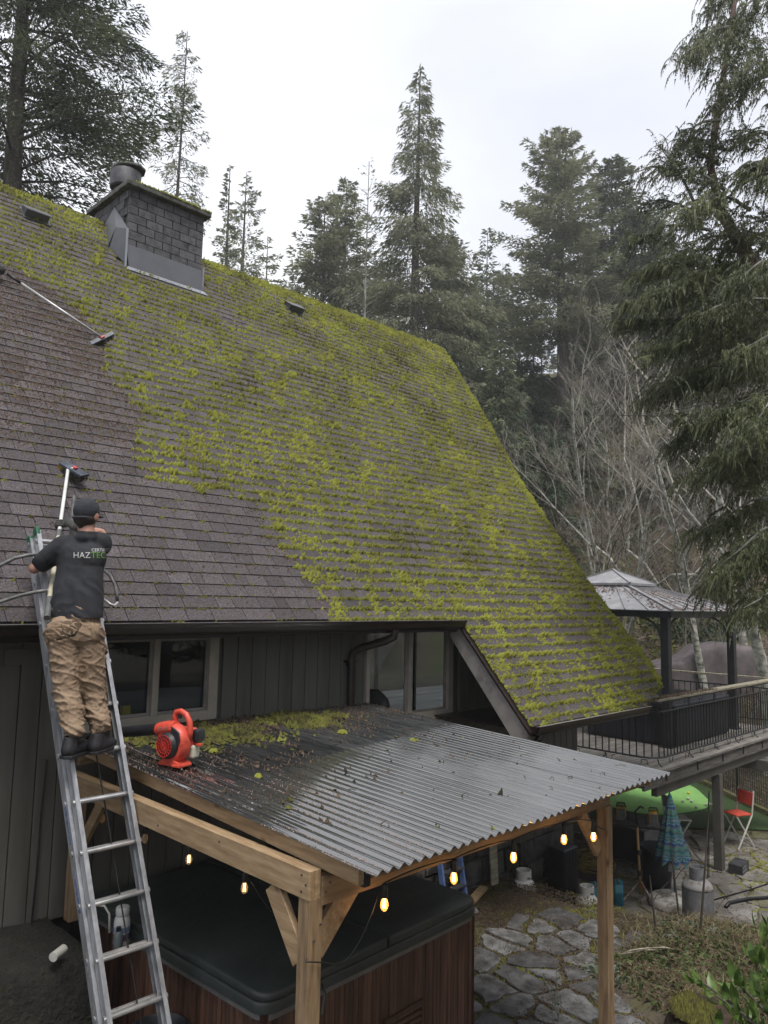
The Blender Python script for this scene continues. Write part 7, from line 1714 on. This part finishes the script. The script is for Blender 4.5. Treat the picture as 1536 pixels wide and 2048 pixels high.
for p in [((1480,455),(1560,440),9.2),((1350,490),(1520,470),9.3),((1290,830),(1536,800),9.2),((1420,560),(1540,640),9.0),((1450,820),(1600,760),8.9),((1180,830),(1560,850),12)]: limb.tube([at(*p[0],p[2]), at((p[0][0]+p[1][0])/2,(p[0][1]+p[1][1])/2-8,p[2]), at(*p[1],p[2])], [.006,.012,.018], 5, cap=False)
limb.build('limbs', M['bark_l'], ced)['kind'] = 'stuff'
# ------------------------------------------------ foreground bed, right
M['drygrass'] = grass_mat('dry_grass', (.13,.10,.055), (.36,.31,.18), tr=.3, rough=.8, nscale=2)
M['weed'] = grass_mat('green_weeds', (.035,.06,.018), (.13,.17,.06), tr=.3, rough=.6, nscale=2)
M['sage'] = grass_mat('pale_sage_leaves', (.12,.15,.12), (.26,.30,.24), tr=.3, rough=.7, nscale=2)
M['deadleaf'] = grass_mat('dead_leaves', (.06,.038,.025), (.24,.18,.12), tr=.2, rough=.8, nscale=3)
def blades(name, n, box, sel, L0, L1, w_, mt, upv=.6, z0=0):
    x = box[0]+G.random(n)*(box[1]-box[0]); y = box[2]+G.random(n)*(box[3]-box[2]); k = sel(x, y); x, y = x[k], y[k]; n = len(x); P = np.stack([x, y, height(x, y)+z0], -1)
    D = G.normal(size=(n,3)); D[:, 2] = np.abs(D[:, 2])*upv+upv*.7; L_ = G.uniform(L0, L1, n); D /= np.linalg.norm(D, axis=1)[:, None]; M1 = P+D*(L_*.6)[:, None]; D2 = D.copy(); D2[:, 2] -= .9; D2 /= np.linalg.norm(D2, axis=1)[:, None]
    S = np.cross(D, G.normal(size=(n,3))); S /= np.linalg.norm(S, axis=1)[:, None]; S *= w_/2
    T = np.concatenate([np.stack([P-S, P+S, M1+S*.8], 1), np.stack([P-S, M1+S*.8, M1-S*.8], 1), np.stack([M1-S*.8, M1+S*.8, M1+D2*(L_*.5)[:, None]], 1)]); o = tri_obj(name, T, M[mt], None, np.tile(G.random(n), 3)); tag(o, kind='stuff')
bed = lambda x, y: (y < -2.0-.0*x) & (x > 6.9+.25*(y+2)) & (x < 12.5) & (y > -7)
tuftm = lambda x, y: bed(x, y) & (fbm(x, y, 1.6, 3) > .47)
ridge_ = lambda x, y: (x+.62*(y+1.4) > 7.5) & (x+.62*(y+1.4) < 8.8) & (y < -1.75) & (y > -6)
blades('dry_grass', 26000, (6.4,12.5,-7,-1.8), tuftm, .08, .34, .006, 'drygrass', .55)
blades('dry_grass', 16000, (8,13,-6,-1.5), ridge_, .08, .24, .006, 'drygrass', .5)
blades('weeds', 22000, (6.2,12.5,-7,-1.8), lambda x, y: bed(x, y) & (fbm(x, y, 1.1, 8) > .44), .04, .12, .02, 'weed', .5)
blades('weeds', 9000, (6.2,11,-5,-1.8), lambda x, y: bed(x, y) & (fbm(x, y, 1.4, 18) > .52), .05, .13, .026, 'sage', .5)
blades('dead_leaves', 30000, (6.2,12.5,-7,-1.7), bed, .03, .09, .03, 'deadleaf', .15)
blades('twig_litter', 14000, (6.2,12.5,-7,-1.7), bed, .08, .35, .004, 'deadleaf', .25)
blades('dry_grass', 5000, (5.6,7.4,-4.2,-2.3), lambda x, y: (fbm(x, y, 2.2, 5) > .46) & (y < -2.4-.25*(7-x)), .05, .2, .005, 'drygrass', .6)
blades('weeds', 5000, (5.2,8.2,-3.6,-.2), lambda x, y: (fbm(x, y, 2.6, 25) > .60), .02, .06, .012, 'weed', .6, .0)
def sprig(c, h, n, label, mt='sage', grp=None, ll=.05):
    t = thing('leafy_sprig', label, 'plant', tuple(c), grp); r = random.Random(int(c.x*100)); m = MB(); lv = []
    for s_ in range(3):
        a = r.random()*6.28; p = Vector(c); pts = [p]
        for k in range(6): p = p+V(math.cos(a)*.02+r.gauss(0,.008), math.sin(a)*.02+r.gauss(0,.008), h/6); pts.append(p)
        m.tube(pts, [.004]*6+[.002], 4)
        for k in range(n):
            q = pts[1+k % 6]; b = r.random()*6.28; lv.append((q, V(math.cos(b), math.sin(b), r.uniform(.2,.9)), ll*r.uniform(.6,1.3)))
    m.build('stem', M['twigs'], t); P = np.array([tuple(v[0]) for v in lv]); D = np.array([tuple(v[1]) for v in lv]); L_ = np.array([v[2] for v in lv]); o = tri_obj('leaves', leaf_tris(P, D, L_, L_*.4), M[mt], t, G.random(len(L_))); o['kind'] = 'stuff'
sprig(V(5.95,-2.35,.19), .34, 16, 'pale leafy sprig growing between flagstones in front of the timber post', grp=None)
sprig(V(6.22,-2.62,.19), .26, 14, 'smaller pale leafy sprig close to the foot of the timber post')
# saplings in the bed
for i, (px, py, d, h, lab, forked) in enumerate([(1403,1925,8.6,1.25,'slim forked sapling standing in front of the grey gas cylinder',1),(1362,1870,9.3,1.0,'thin dark sapling leaning left of the grey gas cylinder',0),(1314,1920,8.6,.6,'short thin sapling left in the dry bed',0)]):
    b = at(px, py+30, d); b.z = hz(b.x, b.y); t = thing('sapling', lab, 'sapling', tuple(b)); m = MB(); lean_ = (1 if i == 0 else -1)*.10
    p = [b+V(.7071,-.7071,0)*lean_*k*h+V(0,0,h*k) for k in (0,.3,.55,1)]; m.tube(p, [.014,.012,.010,.004], 6); m.build('stem', M['bark'], t)
    if forked: m = MB(); m.tube([p[2], p[2]+V(-.08,.08,.12), p[2]+V(-.24,.22,.42)], [.009,.007,.003], 5); m.build('side_branch', M['bark'], t)
    else: m = MB(); m.tube([p[2], p[2]+V(.05,-.05,.10), p[2]+V(.10,-.14,.22)], [.006,.005,.002], 5); m.build('side_branch', M['bark'], t)
# mossy stump and pale roots
stc = V(6.55,-3.32,.12)
st = thing('tree_stump', 'squat dark stump capped with moss at the bottom edge', 'stump', tuple(stc)); lump('stump_wood', (6.55,-3.32,.22), (.33,.30,.30), mat('rotten_wood', (.008,.007,.006), (.06,.036,.02), scale=6, rough=.95, bump=1, stretch=(2,2,.5)), st, sub=4, amp=.10, fr=2.4)
n = 2600; a = G.random(n)*2*PI; q = np.sqrt(G.random(n))*.30; P = np.stack([6.55+np.cos(a)*q, -3.32+np.sin(a)*q, .22+.29*np.sqrt(np.clip(1-(q/.33)**2, 0, 1))+.01], -1); kk = (fbm(P[:,0], P[:,1], 4, 2) > .52) & (P[:,2] > .42)
tufts('stump_moss', P[kk], UP, .012+.012*G.random(kk.sum()), .02+.02*G.random(kk.sum()), .0+.35*G.random(kk.sum()), M['moss'], st)['kind'] = 'stuff'
M['peeled'] = mat('peeled_wood', (.22,.19,.15), (.42,.37,.30), scale=20, rough=.8)
for i, (pts, lab) in enumerate((([(1236,1882),(1255,1897),(1272,1908),(1290,1917)],'pale peeled strip lying on the edge of the flagstones, uppermost'),([(1246,1906),(1262,1919),(1285,1928),(1308,1930)],'pale peeled strip curving along the edge of the flagstones, longest one'),([(1278,1925),(1275,1905),(1292,1893),(1312,1891)],'thin pale hooked strip in the dry bed'),([(1262,1940),(1280,1953),(1300,1950),(1312,1940)],'pale curled strip, lowest of the peeled strips'),([(1305,1958),(1330,1951),(1348,1944)],'short straight pale stick in the bed below the strips'))):
    P = []
    for (px, py) in pts: q = at(px, py, 8.0); q.z = hz(q.x, q.y)+.04+.02*((px+py)%2); P.append(q)
    m = MB(); m.tube(P, [.004]+[.008]*(len(P)-2)+[.003], 5); o = m.build('peeled_strip', M['peeled'], smooth=True); tag(o, lab, 'peeled wood')
# near evergreen shrub in the bottom right corner
M['laurel'] = grass_mat('glossy_laurel', (.025,.05,.012), (.10,.16,.035), tr=.2, rough=.3, nscale=3)
sb = V(3.55,-5.05,.3); shb = thing('laurel_shrub', 'near evergreen shrub with glossy leaves reaching in at the bottom right corner', 'shrub', tuple(sb)); m = MB(); rL = random.Random(12); LV = []
for (px, py, d) in ((1395,1958,3.1),(1430,1990,2.9),(1470,1960,3.0),(1500,1900,3.3),(1520,1850,3.5),(1480,2030,2.8),(1540,1990,2.8),(1540,1930,3.1),(1440,2060,2.7),(1500,2070,2.7),(1530,1880,3.4)):
    e = at(px, py, d); root = at(1640, 2200, 2.9); midp = root.lerp(e, .55)+V(0,0,.05); m.tube([V(sb.x,sb.y,sb.z), root, midp, e], [.014,.010,.007,.003], 6, cap=False)
    for k in range(11):
        t = .25+.75*k/10; q = midp.lerp(e, (t-.25)/.75); dv = ((e-midp).normalized()*.7+V(rL.gauss(0,.6), rL.gauss(0,.6), rL.gauss(.1,.4))).normalized(); LV.append((q, dv, rL.uniform(.05,.085)))
m.build('stems', M['bark'], shb)['kind'] = 'stuff'
vs = []; fs = []; tn = []
for q, dv, L_ in LV:
    s_ = dv.cross(V(rL.gauss(0,.3), rL.gauss(0,.3), 1)).normalized(); nn = dv.cross(s_); w_ = L_*.24; b0 = len(vs)
    for t, w2, dz in ((0,.05,0),(.25,.8,.01),(.5,1,.0),(.75,.75,-.012),(1,.04,-.03)): c = q+dv*L_*t+nn*dz; vs += [c-s_*w_*w2+nn*.006*w2, c, c+s_*w_*w2+nn*.006*w2]
    for k in range(4):
        for j in range(2): fs.append((b0+k*3+j, b0+k*3+j+1, b0+(k+1)*3+j+1, b0+(k+1)*3+j)); tn.append(rL.random())
mm = MB(); mm.v = vs; mm.f = fs; mm.m = [0]*len(fs); mm.t = tn; o = mm.build('leaves', M['laurel'], shb, smooth=True); o['kind'] = 'stuff'

# forest standing round the photographer: seen only as reflections in the panes and the wet sheets
proto_b = conifer((0,0,-60), 22, 4.2, 'x', mt='fir_dark', nb=120, leaf=.6, lpb=90, seed=91, clear=.08, power=.6)
for i, (x, y) in enumerate([(2,-22),(8,-20),(14,-19),(20,-17),(-6,-20),(26,-14)]):
    o = proto_b if i == 0 else proto_b.copy()
    if i:
        COL.objects.link(o)
        for c in proto_b.children: q = c.copy(); COL.objects.link(q); q.parent = o
    o.location = (x, y, hz(x, y)); o.rotation_euler = (0,0,i*1.7); o.scale = (1+.06*(i%4),)*3
    tag(o, 'fir in the ring of forest behind the viewer, mirrored in the window panes', 'tree', 'firs behind the viewer')
hb = MB(); hb.bb(-70, 160, -90, 140, -14, 50); hzm = bpy.data.materials.new('damp_air'); hzm.use_nodes = True; N = hzm.node_tree.nodes; N.remove(N['Principled BSDF'])
pv = N.new('ShaderNodeVolumePrincipled'); pv.inputs['Color'].default_value = (.95,.97,1,1); pv.inputs['Density'].default_value = .0012; pv.inputs['Anisotropy'].default_value = .25; hzm.node_tree.links.new(pv.outputs[0], N['Material Output'].inputs['Volume'])
hbo = hb.build('haze', hzm); hbo['kind'] = 'stuff'
print('TRIS', sum(sum(len(p.vertices)-2 for p in me.polygons) for me in bpy.data.meshes if len(me.polygons) < 60000)+sum(len(me.polygons) for me in bpy.data.meshes if len(me.polygons) >= 60000))
